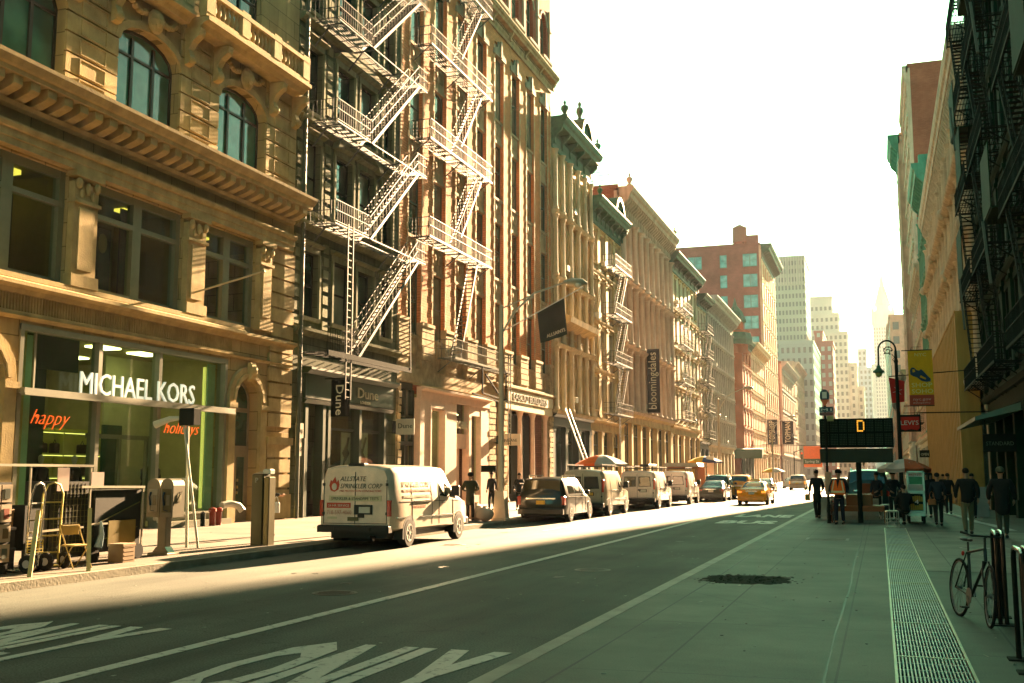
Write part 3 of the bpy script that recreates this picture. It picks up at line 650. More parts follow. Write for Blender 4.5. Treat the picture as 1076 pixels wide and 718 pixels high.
def arch_door(Ya, Yb, zt, rise, root):
    """arched stone doorway with fanlight, transom light and a glazed door"""
    f = FB(XL, 1)
    A = arc_pts(Ya - .42, Yb + .42, zt - rise, rise + .45); B = arc_pts(Ya, Yb, zt - rise, rise)
    for i in range(len(A) - 1): f.pz([A[i], A[i + 1], B[i + 1], B[i]], .004, .14)
    A2 = arc_pts(Ya - .2, Yb + .2, zt - rise, rise + .22); B2 = arc_pts(Ya - .06, Yb + .06, zt - rise, rise + .06)
    for i in range(len(A2) - 1): f.pz([A2[i], A2[i + 1], B2[i + 1], B2[i]], .141, .2)
    for a, b in ((Ya - .42, Ya), (Yb, Yb + .42)): f.b(a, b, .004, .14, .8, zt - rise); f.b(a - .04, b + .04, .004, .22, .15, .8); f.b(a - .04, b + .04, .004, .2, zt - rise - .28, zt - rise - .1)
    c = (Ya + Yb) / 2; f.pu([(.14, zt - .1), (.3, zt), (.4, zt + .35), (.28, zt + .6), (.14, zt + .6)], c - .16, c + .16); f.ball((XL + .3, c, zt + .3), .14, .2, .2)
    f.build('door_surround', SHOPTRIM, root)
    g = FB(XL, 1); d = -.36; t = .12; W = PM('cream door paint', (.22, .19, .12), .5)
    for u in (Ya, Yb - t): g.b(u, u + t, d - .08, d, .15, zt - rise)
    C = arc_pts(Ya + t, Yb - t, zt - rise, rise - t)
    for i in range(len(B) - 1): g.pz([B[i], B[i + 1], C[i + 1], C[i]], d - .08, d)
    for z in (2.75, 4.15): g.b(Ya + t, Yb - t, d - .09, d + .03, z, z + .16)
    m = c
    g.b(m - .06, m + .06, d - .07, d + .01, .2, 2.75)
    for a, b in ((Ya + t, Ya + t + .12), (Yb - t - .12, Yb - t)): g.b(a, b, d - .06, d + .005, .2, 2.75)
    g.b(Ya + t, Yb - t, d - .06, d + .006, .16, .75); g.b(Ya + t, Yb - t, d - .06, d + .006, 2.5, 2.75)
    o = g.build('door', W, root)
    p = FB(XL, 1); p.b(Ya + t, Yb - t, d - .05, d - .03, .7, 4.2); p.pz([(Ya + t, 4.3), (Yb - t, 4.3)] + C[::-1], d - .05, d - .03); p.build('pane', G1, o)
    h = FB(XL, 1)
    for q in (1.15, 1.35, 1.6): h.b(m + .08, m + .13, d + .011, d + .06, q, q + .1)
    h.build('handle', PM('brass', (.5, .38, .15), .3, .9), o)
arch_door(32.85, 34.5, 5.35, .82, MKB); arch_door(20.35, 22.1, 5.3, .87, MKB)
def shop_window(Ya, Yb, root, sign=True):
    f = FB(XL, 1); zt = 5.95; zs = 4.15; SF = PM('shop window metal', (.22, .22, .15), .45)
    N = [Ya, Ya + (Yb - Ya) * .33, Ya + (Yb - Ya) * .62, Yb]
    for u in (Ya, Yb - .14): f.b(u, u + .14, -.3, .05, .15, zt)
    f.b(Ya, Yb, -.3, .06, zt - .16, zt)
    for u in N[1:3]: f.b(u - .08, u + .08, -.26, .02, .4, zt - .16)
    f.b(Ya - .05, Yb + .12, -.2, .34, zs - .1, zs + .04); f.b(Ya - .05, Yb + .12, .2, .36, zs - .16, zs - .1)
    f.b(Ya + .14, N[1] - .08, -.3, .02, .15, .62); f.b(N[2] + .08, Yb - .14, -.3, .02, .15, .62)
    f.b(Ya, N[1], .02, .08, .55, .62); f.b(N[2], Yb, .02, .08, .55, .62)
    f.b(N[2], Yb + .1, .08, .35, .15, .34)
    m = (N[1] + N[2]) / 2
    for u in (N[1] + .1, m, N[2] - .1): f.b(u - .05, u + .05, -.4, -.3, .15, 3.0)
    f.b(N[1], N[2], -.42, -.28, 2.95, 3.08)
    for u in (N[0] + .75,): f.b(u - .03, u + .03, -.2, -.12, zs + .04, zt - .16)
    o = f.build('shop_window', SF, root)
    g = FB(XL, 1); g.b(Ya + .1, Yb - .1, -.16, -.14, .6, zs - .1); g.b(Ya + .1, Yb - .1, -.16, -.14, zs + .04, zt - .1); g.build('pane', CG, o)
    # lining of the room
    L = MB(); L.box(XL - 7.9, XL - .5, Ya, Yb, .16, .2); L.box(XL - 7.9, XL - .5, Ya, Yb, 5.96, 6.1); L.box(XL - 7.95, XL - 7.9, Ya, Yb, .2, 5.96)
    L.box(XL - 7.9, XL - .5, Ya - .05, Ya - .01, .2, 5.96); L.box(XL - 7.9, XL - .5, Yb + .01, Yb + .05, .2, 5.96); L.box(XL - .49, XL - .40, Ya, Ya + .7, .2, 5.9) 
    L.build('room_lining', PM('pale shop wall', (.46, .42, .19), .8), root)
    P = MB(); P.box(XL - .5, XL - .46, Ya + .16, Ya + 1.0, .62, zs - .1); P.box(XL - .5, XL - .46, Ya + .16, Ya + 1.0, zs + .1, zt - .2); P.box(XL - .4, XL - .36, Yb - .6, Yb - .16, .62, zt - .2)
    P.build('screen_panel', PM('mint shop panel', (.36, .62, .46), .6), root)
    D = MB(); D.box(XL - .9, XL - .86, Ya + 1.0, Ya + 2.0, .2, zt - .1); D.box(XL - .9, XL - .8, Ya + 1.0, N[1], 4.9, zt - .05)
    D.box(XL - 2.4, XL - 2.3, N[2] + .2, N[2] + 1.1, .2, 3.5); D.build('display_partition', PM('dark green partition', (.02, .06, .035), .5), root)
    S = MB()
    for z in (1.0, 1.75, 2.5, 3.25): S.box(XL - 4.2, XL - 3.8, Ya + 2.2, Yb - 1.6, z, z + .06)
    for u in (Ya + 2.2, Ya + 4.2, Ya + 6.1, Yb - 1.65): S.box(XL - 4.2, XL - 3.8, u, u + .05, .2, 3.4)
    S.box(XL - 4.25, XL - 4.2, Ya + 2.2, Yb - 1.6, .2, 3.4)
    sh = S.build('shelving', PM('yellow shelf laminate', (.5, .5, .12), .6), root)
    ls = MB()
    for z in (1.75, 2.5, 3.25): ls.box(XL - 3.84, XL - 3.81, Ya + 2.3, Yb - 1.7, z - .03, z - .005)
    ls.build('shelf_light', PM('shelf strip light', (1, .85, .2), .5, 0, .16), sh)
    tb = MB(); [tb.box(XL - 2.4, XL - 1.5, u, u + 1.3, .85, .92) for u in (Ya + 2.2, Ya + 4.4)]; [tb.box(XL - 2.3, XL - 2.2, u, u + .08, .2, .85) for u in (Ya + 2.25, Ya + 3.35, Ya + 4.45, Ya + 5.55)]; tb.rbox(XL - 2.1, XL - 1.8, Ya + 2.5, Ya + 2.9, .92, 1.2, .03); tb.rbox(XL - 2.1, XL - 1.8, Ya + 4.8, Ya + 5.2, .92, 1.25, .03); tb.build('display_table', PM('dark display table', (.06, .05, .03), .4), root)
    rr = random.Random(5); hb = MB()
    for z in (.2, 1.06, 1.81, 2.56):
        u = Ya + 2.5
        while u < Yb - 2: 
            hw = rr.uniform(.12, .2); hh = rr.uniform(.2, .36)
            if rr.random() < .75: hb.rbox(XL - 4.1, XL - 3.85, u, u + hw * 2, z, z + hh, .03); hb.tube([(XL - 3.97, u + hw * .5, z + hh), (XL - 3.97, u + hw, z + hh + .12), (XL - 3.97, u + hw * 1.5, z + hh)], .012, 4)
            u += rr.uniform(.5, .8)
    hb.build('handbag_display', PM('dark handbag leather', (.04, .03, .02), .4), sh)
    li = MB()
    for u in (Ya + 3, Ya + 5.2, Ya + 7.2):
        for x in (1.6, 4.6): li.box(XL - x - .3, XL - x + .3, u - .5, u + .5, 5.90, 5.95)
    li.build('ceiling_light', PM('warm ceiling panel', (1, .88, .4), .5, 0, .8), root)
    bar = MB(); bar.box(XL - .32, XL - .24, Yb - .95, Yb - .86, .7, 5.6); bar.build('light_column', PM('yellow tube light', (1, .9, .2), .5, 0, .05), root)
    bk = MB(); bk.box(XL - 2.9, XL - 2.84, Yb - 2.9, Yb - .2, .2, 5.9); bk.build('backdrop_panel', PM('pale olive shop panel', (.42, .42, .24), .8), root)
    return o
shop_window(22.65, 32.4, MKB); shop_window(9.6, 18.6, MKB)
WHITE_L = PM('white sign letter', (.75, .82, .72), .4, emit=.035)
text('MICHAEL KORS', .92, (XL + .22, 24.75, 4.2), FX, WHITE_L, MKB, 'sign_lettering', .025, 5.45)
NEON = PM('orange neon', (1, .13, .015), .4, emit=.09)
text('happy', .62, (XL - .12, 23.3, 3.25), FX, NEON, MKB, 'neon_lettering', .012, 1.5, shear=.5, off=-.014)
text('holidays', .62, (XL - .12, 29.1, 3.2), FX, NEON, MKB, 'neon_lettering', .012, 1.9, shear=.5, off=-.014)
def mannequin(y, x, dark, label, arms=True):
    t = thing('mannequin', label, 'mannequin', (x, y, .62), world=True, group='mannequins in the shop window')
    sk = MB(); sk.lathe([(.045, 1.45), (.05, 1.55), (.06, 1.58), (.085, 1.66), (.08, 1.75), (.03, 1.8)], x, y, 10); sk.lathe([(.2, 0), (.2, .02), (.02, .03), (.02, .8)], x, y, 12)
    sk.build('stand_and_head', PM('pale mannequin', (.5, .5, .4), .5), t, smooth=True)
    c = MB(); c.lathe([(.17, .72), (.2, .85), (.15, 1.1), (.19, 1.3), (.2, 1.4), (.1, 1.48), (.05, 1.5)], x, y, 12)
    for s in (-1, 1): c.tube([(x, y + s * .18, 1.4), (x + .02, y + s * .26, 1.12), (x + .12, y + s * .22, .88)], [.07, .055, .045], 8)
    c.build('jacket', dark, t, smooth=True)
    l = MB()
    for s in (-1, 1): l.tube([(x, y + s * .09, .8), (x, y + s * .1, .4), (x, y + s * .1, .03)], [.1, .07, .06], 8)
    l.build('trousers', dark, t, smooth=True)
    for o in t.children: pass
    for o in list(t.children):
        for v in o.data.vertices: v.co.z += .62
    return t
mannequin(24.5, XL - .75, PM('black suit cloth', (.01, .012, .012), .8), 'mannequin in a black jacket, beneath the left end of the shop name')
mannequin(25.9, XL - .8, MATS['black suit cloth'], 'mannequin in a black jacket beside the first, second from the left')
mannequin(29.2, XL - .75, MATS['black suit cloth'], 'mannequin in black beneath the orange neon word on the right window')
mannequin(29.9, XL - 1.0, PM('navy suit cloth', (.015, .02, .03), .8), 'mannequin in dark navy set deeper beside the pale curved panel')
# banner poles over the shop window
def wall_pole(y, z, ln, lab, rise=.55, dy=-.4, r=.035):
    t = thing('flag_pole', lab, 'flag pole', (XL, y, z), world=True, group='bare poles on the limestone front')
    MB().tube([(XL + .02, y, z), (XL + ln, y + dy, z + rise)], r, 8).ball((XL + ln, y + dy, z + rise), .07).build('pole', PM('pole enamel', (.45, .36, .2), .4), t, smooth=True)
    MB().box(XL + .0, XL + .1, y - .12, y + .12, z - .2, z + .2).build('bracket', MATS['pole enamel'], t)
    return t
wall_pole(29.9, 7.9, 2.6, 'bare pale pole jutting over the shop window above its name', .75, .6)
# ------------------------------------------------------------------ dark stone building with the first fire escape
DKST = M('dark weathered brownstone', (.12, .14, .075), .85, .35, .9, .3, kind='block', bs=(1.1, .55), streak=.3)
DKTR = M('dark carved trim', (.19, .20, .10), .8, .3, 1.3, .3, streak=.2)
IRON = PM('silver painted iron', (.06, .064, .056), .6, .0)
IRON_D = PM('black painted iron', (.02, .025, .02), .85, .0, spec=.08)
IRON_M = PM('dull grey iron', (.12, .13, .10), .8, .0, spec=.12)
def b_dark():
    Y0, Y1, H = 36.76, 46.55, 29.0
    r = thing('stone_building', 'narrow dark stone building with pediments and the long silver fire escape, above the shoe shop', 'building', (XL, Y0, .15), world=True)
    w = FB(XL, 1); t = FB(XL, 1)
    w.b(Y0, Y0 + 1.3, -.5, 0, .15, 7.6); w.b(Y1 - 1.1, Y1, -.5, 0, .15, 7.6); w.b(Y0 + 1.3, Y1 - 1.1, -.5, 0, 6.0, 7.6)
    cols = [(37.5, 38.75), (40.0, 41.65), (42.2, 43.85), (44.6, 45.75)]
    rows = [(8.3, 11.0), (12.75, 15.75), (17.0, 19.85), (21.4, 24.2), (25.3, 27.4)]
    zz = [7.6, 12.0, 16.4, 20.75, 25.0, 28.0]
    for (za, zb), z0, z1 in zip(rows, zz, zz[1:]):
        wall_band(w, Y0, Y1, z0, z1, [(a, b, za, zb, 0) for a, b in cols])
        t.pu([(.003, z0 - .12), (.16, z0 - .1), (.3, z0 + .06), (.32, z0 + .18), (.003, z0 + .24)], Y0, Y1)
        for a, b in cols:
            sill_lintel(t, a, b, za, zb, 0, .26)
            for q in (a - .14, b): t.b(q, q + .14, .004, .1, za, zb)
        k = z0 + .3
        while k < z1 - .3: t.b(Y0 + .02, Y0 + .5, .004, .07, k, k + .36); t.b(39.1, 39.55, .004, .07, k, k + .36); k += .55
    t.pz(arc_pts(39.7, 44.2, 15.95, .85) + arc_pts(40.1, 43.8, 15.95, .55)[::-1], .005, .34)
    t.pz([(39.8, 20.3), (44.1, 20.3), (41.95, 21.2)], .005, .3)
    w.b(Y0, Y1, -.5, 0, 28.0, H)
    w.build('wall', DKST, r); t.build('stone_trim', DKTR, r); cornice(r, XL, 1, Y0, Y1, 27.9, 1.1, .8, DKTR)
    bd = MB(); bd.box(XL - .5, XL - 20, Y0, Y1, 5.9, H - .3); bd.box(XL - 1.6, XL - 20, Y0, Y1, .0, 5.9); bd.box(XL - .5, XL - 1.6, Y0, Y0 + 1.2, .15, 5.9); bd.box(XL - .5, XL - 1.6, Y1 - 1, Y1, .15, 5.9); bd.build('body', DKST, r)
    for za, zb in rows:
        for a, b in cols: window(r, XL, 1, a, b, za, zb, 0, 's', IRON_D)
    # shoe shop: dark green front, pale entablature, posters
    GN = PM('shop green paint', (.035, .06, .03), .4)
    s = FB(XL, 1)
    s.b(Y0 + 1.0, Y1 - .6, .003, .14, 4.95, 5.95); s.pu([(.003, 5.951), (.25, 5.96), (.45, 6.1), (.45, 6.2), (.003, 6.22)], Y0 + .9, Y1 - .5); s.pu([(.003, 4.75), (.1, 4.75), (.2, 4.9), (.003, 4.945)], Y0 + 1.0, Y1 - .6)
    for u in (37.85, 39.3, 39.75, 42.6, 45.1): s.b(u, u + .22, -.3, .1, .15, 4.74)
    s.b(39.97, 42.6, -.3, .06, .15, .6); s.b(42.82, 45.1, -.3, .06, .15, .6)
    s.b(39.97, 45.1, -.25, -.15, 3.75, 3.85)
    o = s.build('shopfront', GN, r)
    g = FB(XL, 1); g.b(39.97, 45.1, -.2, -.18, .6, 4.74); g.build('pane', CG, o)
    d = FB(XL, 1); d.b(38.07, 39.3, -.95, -.88, .16, 3.9); d.b(38.3, 38.36, -.88, -.82, 1.0, 1.5); d.build('door', PM('black green door', (.02, .035, .02), .4), r)
    for a, b, c_, z0, z1, nm in ((41.75, 42.6, -.34, 1.9, 3.7, 'pale'), (42.9, 44.3, -.34, 1.3, 3.75, 'pale'), (40.2, 41.5, -.9, .8, 3.0, 'dk')):
        p = FB(XL, 1); p.b(a, b, c_ - .03, c_, z0, z1); po = p.build('poster', PM('poster paper', (.5, .5, .4), .7) if nm == 'pale' else PM('dark poster', (.1, .13, .06), .7), r)
        if nm == 'pale':
            q = FB(XL, 1); c0 = (a + b) / 2; zc = (z0 + z1) / 2; e = (b - a) * .4
            q.pz([(c0 - e, zc), (c0, zc - e * 1.1), (c0 + e, zc), (c0, zc + e * 1.1)], c_ + .002, c_ + .006)
            q.pz([(a + .05, z0 + .1), (a + .2, z0 + .1), (b - .1, z1 - .2), (b - .3, z1 - .2)], c_ + .007, c_ + .01); q.build('poster_print', PM('poster ink', (.05, .06, .045), .7), po)
    bl = MB().ball((XL - .5, 43.7, 4.25), .17); bl.build('lamp_globe', PM('orange globe', (1, .42, .05), .5, emit=.03), r, smooth=True)
    text('Dune', .66, (XL + .17, 42.2, 5.25), FX, PM('cream letter', (.62, .58, .42), .5), r, 'sign_lettering', .02, 2.0)
    text('LONDON', .2, (XL + .17, 42.5, 4.99), FX, MATS['cream letter'], r, 'sign_lettering', .01, 1.0)
    q = FB(XL, 1); q.b(37.05, 37.65, .125, .14, 2.6, 3.9); po = q.build('notice_board', PM('white notice', (.5, .48, .36), .7), r)
    for k, s_ in enumerate(('SPACE', 'FOR', 'LEASE')): text(s_, .22, (XL + .145, 37.1, 3.5 - k * .35), FX, MATS['poster ink'], po, width=.5)
    # downpipes on the party line
    dp = FB(XL, 1)
    dp.t([(36.95, .3, .16), (36.95, .3, 11.8), (37.1, .2, 12.1), (37.1, .2, 28)], .09, 8); dp.t([(37.35, .32, .16), (37.35, .32, 3.3)], .07, 8)
    dp.build('downpipe', PM('dark pipe paint', (.06, .07, .04), .5), r)
    # fire escape
    f = FB(XL, 1)
    fe = FB(XL, 1)
    LV = [6.75, 12.1, 16.4, 20.8, 25.1]
    for z in LV[1:]:
        for u in (38.0, 41, 44, 46.2): fe.br((u, .02, z - .9), (u, .75, z - .08), .05); fe.br((u, .02, z - .05), (u, 1.4, z - .05), .05)
    FE = fe.build('fire_escape', IRON, r)
    def rail(f, pts, h=.95, gap=.19):
        for p, q in zip(pts, pts[1:]):
            for zz in (.06, h * .55, h): f.br((p[0], p[1], p[2] + zz), (q[0], q[1], q[2] + zz), .026)
            L_ = math.hypot(q[0] - p[0], q[1] - p[1]); n = max(1, int(L_ / gap))
            for k in range(n + 1): t_ = k / n; a = [p[i] + (q[i] - p[i]) * t_ for i in range(3)]; f.br(a, (a[0], a[1], a[2] + h), .014)
    for i, z in enumerate(LV):
        f = FB(XL, 1); last = i == 0
        ua, ub = (35.6, 44.9) if last else (37.6, 46.75)
        n = 6
        for k in range(n): d = .1 + .62 * (k + .5) / n; f.b(ua + (1.6 if last else 0), ub, d - .011, d + .011, z - .015, z + .015)
        k = ua + (1.6 if last else 0)
        while k < ub: f.b(k, k + .035, .05, .74, z - .05, z - .016); k += .7
        segs = [(ua, 40.6), (45.6, ub)] if not last else [(ua + 1.6, 39.6)]
        for a, b in segs:
            for k in range(7): d = .78 + .6 * (k + .5) / 7; f.b(a, b, d - .011, d + .011, z - .015, z + .015)
            rail(f, [(a, .05 if a == ua else 1.4, z), (a, 1.4, z), (b, 1.4, z)] if a < 41 else [(a, 1.4, z), (b, 1.4, z), (b, .05, z)])
        f.b(ua + (1.6 if last else 0), ub, 1.39, 1.41, z - .07, z - .02); f.b(ua + (1.6 if last else 0), ub, .74, .76, z - .06, z - .02)
        if last: f.b(37.0, 44.9, 1.5, 1.56, z - .2, z + .02); f.b(38.2, 44.9, .9, .95, z - .2, z + .0)
        f.build('platform', IRON if i else IRON_D, FE)
        if i + 1 < len(LV):
            z2 = LV[i + 1]; s0, s1 = (39.7, 45.8) if i == 0 else (40.7, 45.7)
            st = FB(XL, 1)
            for d in (.82, 1.4): st.pz([(s0, z - .06), (s0 + .2, z - .06), (s1 + .2, z2 - .06), (s1, z2 - .06)], d - .02, d + .02)
            m = int((z2 - z) / .23)
            for k in range(1, m): t_ = k / m; u = s0 + (s1 - s0) * t_; st.b(u + .02, u + .22, .84, 1.38, z + (z2 - z) * t_ - .012, z + (z2 - z) * t_ + .012)
            for d in (.82, 1.4):
                for hh in (.45, .9): st.br((s0, d, z + hh), (s1, d, z2 + hh), .035)
                k = 0
                while k < 1.0: u = s0 + .1 + (s1 - s0) * k; st.br((u, d, z + (z2 - z) * k), (u, d, z + (z2 - z) * k + .9), .014); k += .06
            st.build('stair', IRON, FE)
    l = FB(XL, 1)
    for q in (38.55, 39.0): l.br((q, 1.5, 4.9), (q, 1.5, 12.2), .05)
    z = 5.0
    while z < 12.2: l.br((38.55, 1.5, z), (39.0, 1.5, z), .03); z += .3
    l.br((44.8, 1.56, 6.7), (44.8, 1.45, 12.1), .035)
    l.build('ladder', IRON, FE)
    return r
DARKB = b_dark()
# the shop's hanging banner and projecting sign
t = thing('hanging_banner', 'black vertical cloth banner lettered for the shoe shop under the fire escape', 'banner', (XL, 38.3, 4.3), world=True)
BLK = PM('black banner cloth', (.01, .012, .01), .95, spec=.0)
b = MB(); n = 10
for k in range(n): x0, x1 = XL + .45 + .85 * k / n, XL + .45 + .85 * (k + 1) / n; y0, y1 = 39.3 + .05 * math.sin(k * 1.3), 39.3 + .05 * math.sin((k + 1) * 1.3); b.prism([(x0, y0), (x1, y1), (x1, y1 + .02), (x0, y0 + .02)], 4.25, 5.8, 'z')
b.build('cloth', BLK, t); MB().tube([(XL, 39.31, 5.84), (XL + 1.4, 39.31, 5.84)], .025).build('pole', IRON_D, t)
text('Dune', .5, (XL + .72, 39.22, 5.6), (R(90), R(90), 0), MATS['cream letter'], t, width=1.25)
t = thing('projecting_sign', 'pale square sign with small dark lettering on a bracket beside the rough stone pier', 'shop sign', (XL, 46.2, 3.9), world=True, group='projecting shop signs')
MB().rbox(XL + .2, XL + 1.15, 46.15, 46.25, 3.75, 4.5, .02).build('board', PM('pale sign board', (.62, .55, .42), .6), t); MB().box(XL, XL + .2, 46.18, 46.22, 3.8, 4.4).build('bracket', IRON_D, t)
text('Dune', .34, (XL + .3, 46.14, 4.05), FC, MATS['poster ink'], t, width=.75)

# ------------------------------------------------------------------ tall orange brick building with arcades
OB = M('orange pressed brick', (.68, .28, .105), .85, .2, .8, .3, kind='brick', c2=(.56, .22, .08), bs=(.42, .14))
RB = M('red arcade brick', (.30, .085, .045), .85, .2, .8, .3, kind='brick', c2=(.33, .09, .05), bs=(.42, .14))
BST = M('buff spandrel stone', (.42, .32, .17), .8, .3, 1.2, .35, streak=.25)
BST2 = M('grey green lintel stone', (.30, .27, .18), .8, .3, 1.5, .3)
RUST = M('rock faced rustic stone', (.40, .31, .17), .9, .4, 2.5, .9)
def b_orange():
    Y0, Y1, H = 46.56, 72.5, 40.8
    r = thing('brick_building', 'tall orange brick building with slim piers, red arcades on top and a fire escape', 'building', (XL, Y0, .15), world=True)
    NB = 8; bw = (Y1 - Y0 - .5) / NB; C = [Y0 + .35 + bw * (j + .5) for j in range(NB)]
    w = FB(XL, 1); t = FB(XL, 1); sp = FB(XL, 1); q = FB(XL, 1); rs = FB(XL, 1)
    rows = [(8.9, 12.4), (14.0, 17.5), (19.1, 22.6), (24.2, 28.3)]
    hw = .82
    # recessed bays between projecting piers
    for (za, zb), (z0, z1) in zip(rows, [(8.2, 13.0), (13.0, 18.1), (18.1, 23.2), (23.2, 29.2)]):
        for c in C:
            sp = FB(XL, 1); sp.b(c - hw, c + hw, -.55, -.12, z0, za); sp.b(c - hw, c + hw, -.55, -.12, zb, z1)
            sp.b(c - hw + .04, c + hw - .04, -.119, -.05, zb + .02, zb + .22); sp.b(c - hw + .02, c + hw - .02, -.119, -.02, za - .16, za)
            for a_, b_ in ((c - .6, c - .05), (c + .05, c + .6)): sp.b(a_, b_, -.119, -.08, za - .95, za - .3); sp.ball((XL - .08, (a_ + b_) / 2, za - .62), .05, .17, .2)
            sp.build('spandrel', BST, r, smooth=30); window(r, XL, 1, c - hw, c + hw, za, zb, 0, 's', PM('olive sash', (.07, .09, .05), .5), None, d=-.2)
    pe = [Y0] + [v for c in C for v in (c - hw, c + hw)] + [Y1]
    for k in range(0, len(pe), 2):
        a, b = pe[k], pe[k + 1]; w.b(a, b, -.55, .0, 9.6, 29.2)
        z = 9.7; i = 0
        while z < 28.8:
            ww = .2 if i % 2 else .1
            q.b(a, a + ww, .003, .045, z, z + .36); q.b(b - ww, b, .003, .045, z, z + .36); z += .4; i += 1
        rs = FB(XL, 1); z = 7.3                 # rock-faced lower piers
        while z < 9.5: rs.pz([(a - .02, z + .02), (b + .02, z + .02), (b + .02, z + .34), (a - .02, z + .34)], -.5, .10 + .05 * ((int(z * 7) % 3) / 2)); z += .37
        rs.b(a, b, -.55, .05, 7.2, 9.6); rs.build('rustic_pier', RUST, r)
        if b - a > .3: q.b(a - .04, b + .04, .05, .17, 9.45, 9.62)
    for c in C:                                  # stepped lintels over the top windows
        t.pz([(c - hw - .3, 28.3), (c + hw + .3, 28.3), (c + hw + .3, 28.6), (c + .45, 28.9), (c + .3, 29.3), (c - .3, 29.3), (c - .45, 28.9), (c - hw - .3, 28.6)], .004, .1); t.b(c - .12, c + .12, .101, .22, 28.3, 29.35)
    w.b(Y0, Y1, -.55, 0, 29.2, 29.9)
    w.build('wall', OB, r); q.build('quoins', M('pale quoin stone', (.55, .40, .22), .8, .2), r);
    cornice(r, XL, 1, Y0, Y1, 29.9, 1.1, .75, BST, bw / 1.0)
    a = FB(XL, 1)
    AR = [(c - .75, c + .75, 31.9, 35.4, .75) for c in C]
    wall_band(a, Y0, Y1, 31.0, 36.0, AR, -.55); a.b(Y0, Y1, -.55, 0, 36.0, H); a.build('arcade_wall', RB, r)
    for u0, u1, z0, z1, ar in AR:
        window(r, XL, 1, u0, u1, z0, z1, ar, 's', MATS['olive sash'], None, d=-.25)
        A = arc_pts(u0 - .18, u1 + .18, z1 - ar, ar + .18); B = arc_pts(u0, u1, z1 - ar, ar)
        for i in range(len(A) - 1): t.pz([A[i], A[i + 1], B[i + 1], B[i]], .003, .08)
        t.pu([(.003, 31.3), (.1, 31.3), (.4, 31.7), (.42, 31.88), (.003, 31.9)], u0 - .3, u1 + .3)
    for k in range(0, len(pe), 2):
        c = (pe[k] + pe[k + 1]) / 2; t.b(c - .13, c + .13, .003, .16, 31.9, 36.0); t.b(c - .28, c + .28, .003, .22, 34.4, 34.62)
    t.build('stone_trim', BST2, r); cornice(r, XL, 1, Y0, Y1, 39.2, 1.6, 1.0, BST, 1.0)
    bd = MB(); bd.box(XL - .56, XL - 22, Y0, Y1, 6.9, H - .3); bd.box(XL - 3, XL - 22, Y0, Y1, 0, 6.9); bd.build('body', RB, r)
    # base storey: rough stone band and piers
    g = FB(XL, 1)
    g.b(Y0, Y1 , -.5, .05, 6.45, 7.2); 
    for c in C: g.b(c - hw - .0, c + hw + .0, -.55, -.2, 7.2, 8.2)
    for u0, u1 in ((Y0, 46.95), (59.25, 60.45), (61.95, 62.6), (71.6, Y1)):
        g.b(u0, u1, -.5, .0, .15, 6.45); z = .2; k = 0
        while z < 6.3: g.pz([(u0 + .01, z), (u1 - .01, z), (u1 - .01, z + .3), (u0 + .01, z + .3)], .0, .09 + .06 * ((k * 5) % 4) / 3); z += .36; k += 1
    g.build('rustic_base', RUST, r)
    g2 = FB(XL, 1); g2.pu([(.06, 7.15), (.2, 7.15), (.34, 7.3), (.34, 7.42), (.06, 7.45)], 60.0, Y1); g2.build('base_cornice', BST, r)
    # narrow dark entry
    e = FB(XL, 1); e.b(46.95, 49.15, -.5, -.3, 6.1, 6.45); e.b(46.95, 49.15, -.4, -.2, 3.3, 3.5)
    for u in (46.95, 48.0, 49.0): e.b(u, u + .15, -.42, -.2, .15, 6.1)
    e.b(47.0, 49.1, -.55, -.5, .15, 3.3); e.b(47.0, 49.1, -.42, -.22, 4.7, 4.8)
    o = e.build('entry_door', PM('dark entry paint', (.02, .03, .018), .5), r); p = FB(XL, 1); p.b(47.0, 49.1, -.36, -.34, 3.5, 6.1); p.build('pane', G1, o)
    # pink shop front
    PK = PM('pale pink shop paint', (.74, .53, .40), .6); s = FB(XL, 1)
    s.b(49.2, 59.2, -.1, .18, 5.75, 6.3); s.pu([(.18, 6.1), (.4, 6.2), (.4, 6.3), (.18, 6.31)], 49.1, 59.25)
    for u0, u1 in ((49.2, 50.55), (52.35, 54.1), (57.9, 59.2)): s.b(u0, u1, -.3, .12, .15, 5.75)
    s.b(56.0, 56.35, -.3, .12, .15, 5.75); s.b(50.55, 52.35, -.3, .1, .15, .7); s.b(56.35, 57.9, -.3, .1, .15, .7); s.b(50.55, 52.35, -.3, .1, 5.2, 5.75); s.b(56.35, 57.9, -.3, .1, 5.2, 5.75)
    s.b(54.1, 56.0, -.5, -.05, 3.3, 4.1); s.b(54.3, 55.8, -.55, -.4, .2, 3.3)
    s.b(50.4, 50.55, .12, .18, .6, 5.3); s.b(52.35, 52.5, .12, .18, .6, 5.3); s.b(50.4, 52.5, .12, .18, 5.3, 5.45)
    s.build('shopfront', PK, r)
    p = FB(XL, 1)
    for u0, u1, z0, z1 in ((50.55, 52.35, .7, 5.2), (56.35, 57.9, .7, 5.2), (54.1, 56.0, 4.1, 5.75)): p.b(u0, u1, -.22, -.2, z0, z1)
    p.build('pane', CG, r)
    ins = FB(XL, 1); ins.b(49.3, 59.1, -2.9, -2.8, .15, 6.4); ins.b(49.3, 59.1, -2.8, -.6, .16, .2); ins.build('room_lining', PM('olive shop room', (.32, .30, .14), .8), r)
    cl = FB(XL, 1); cl.b(51, 52.2, -1.8, -1.2, 5.3, 5.36); cl.b(56.5, 57.6, -1.8, -1.2, 5.3, 5.36); cl.build('ceiling_light', MATS['warm ceiling panel'], r)
    text('ARCHIVE', .6, (XL + .0, 54.05, 4.4), FX, MATS['cream letter'], r, 'sign_lettering', .02, 1.9)
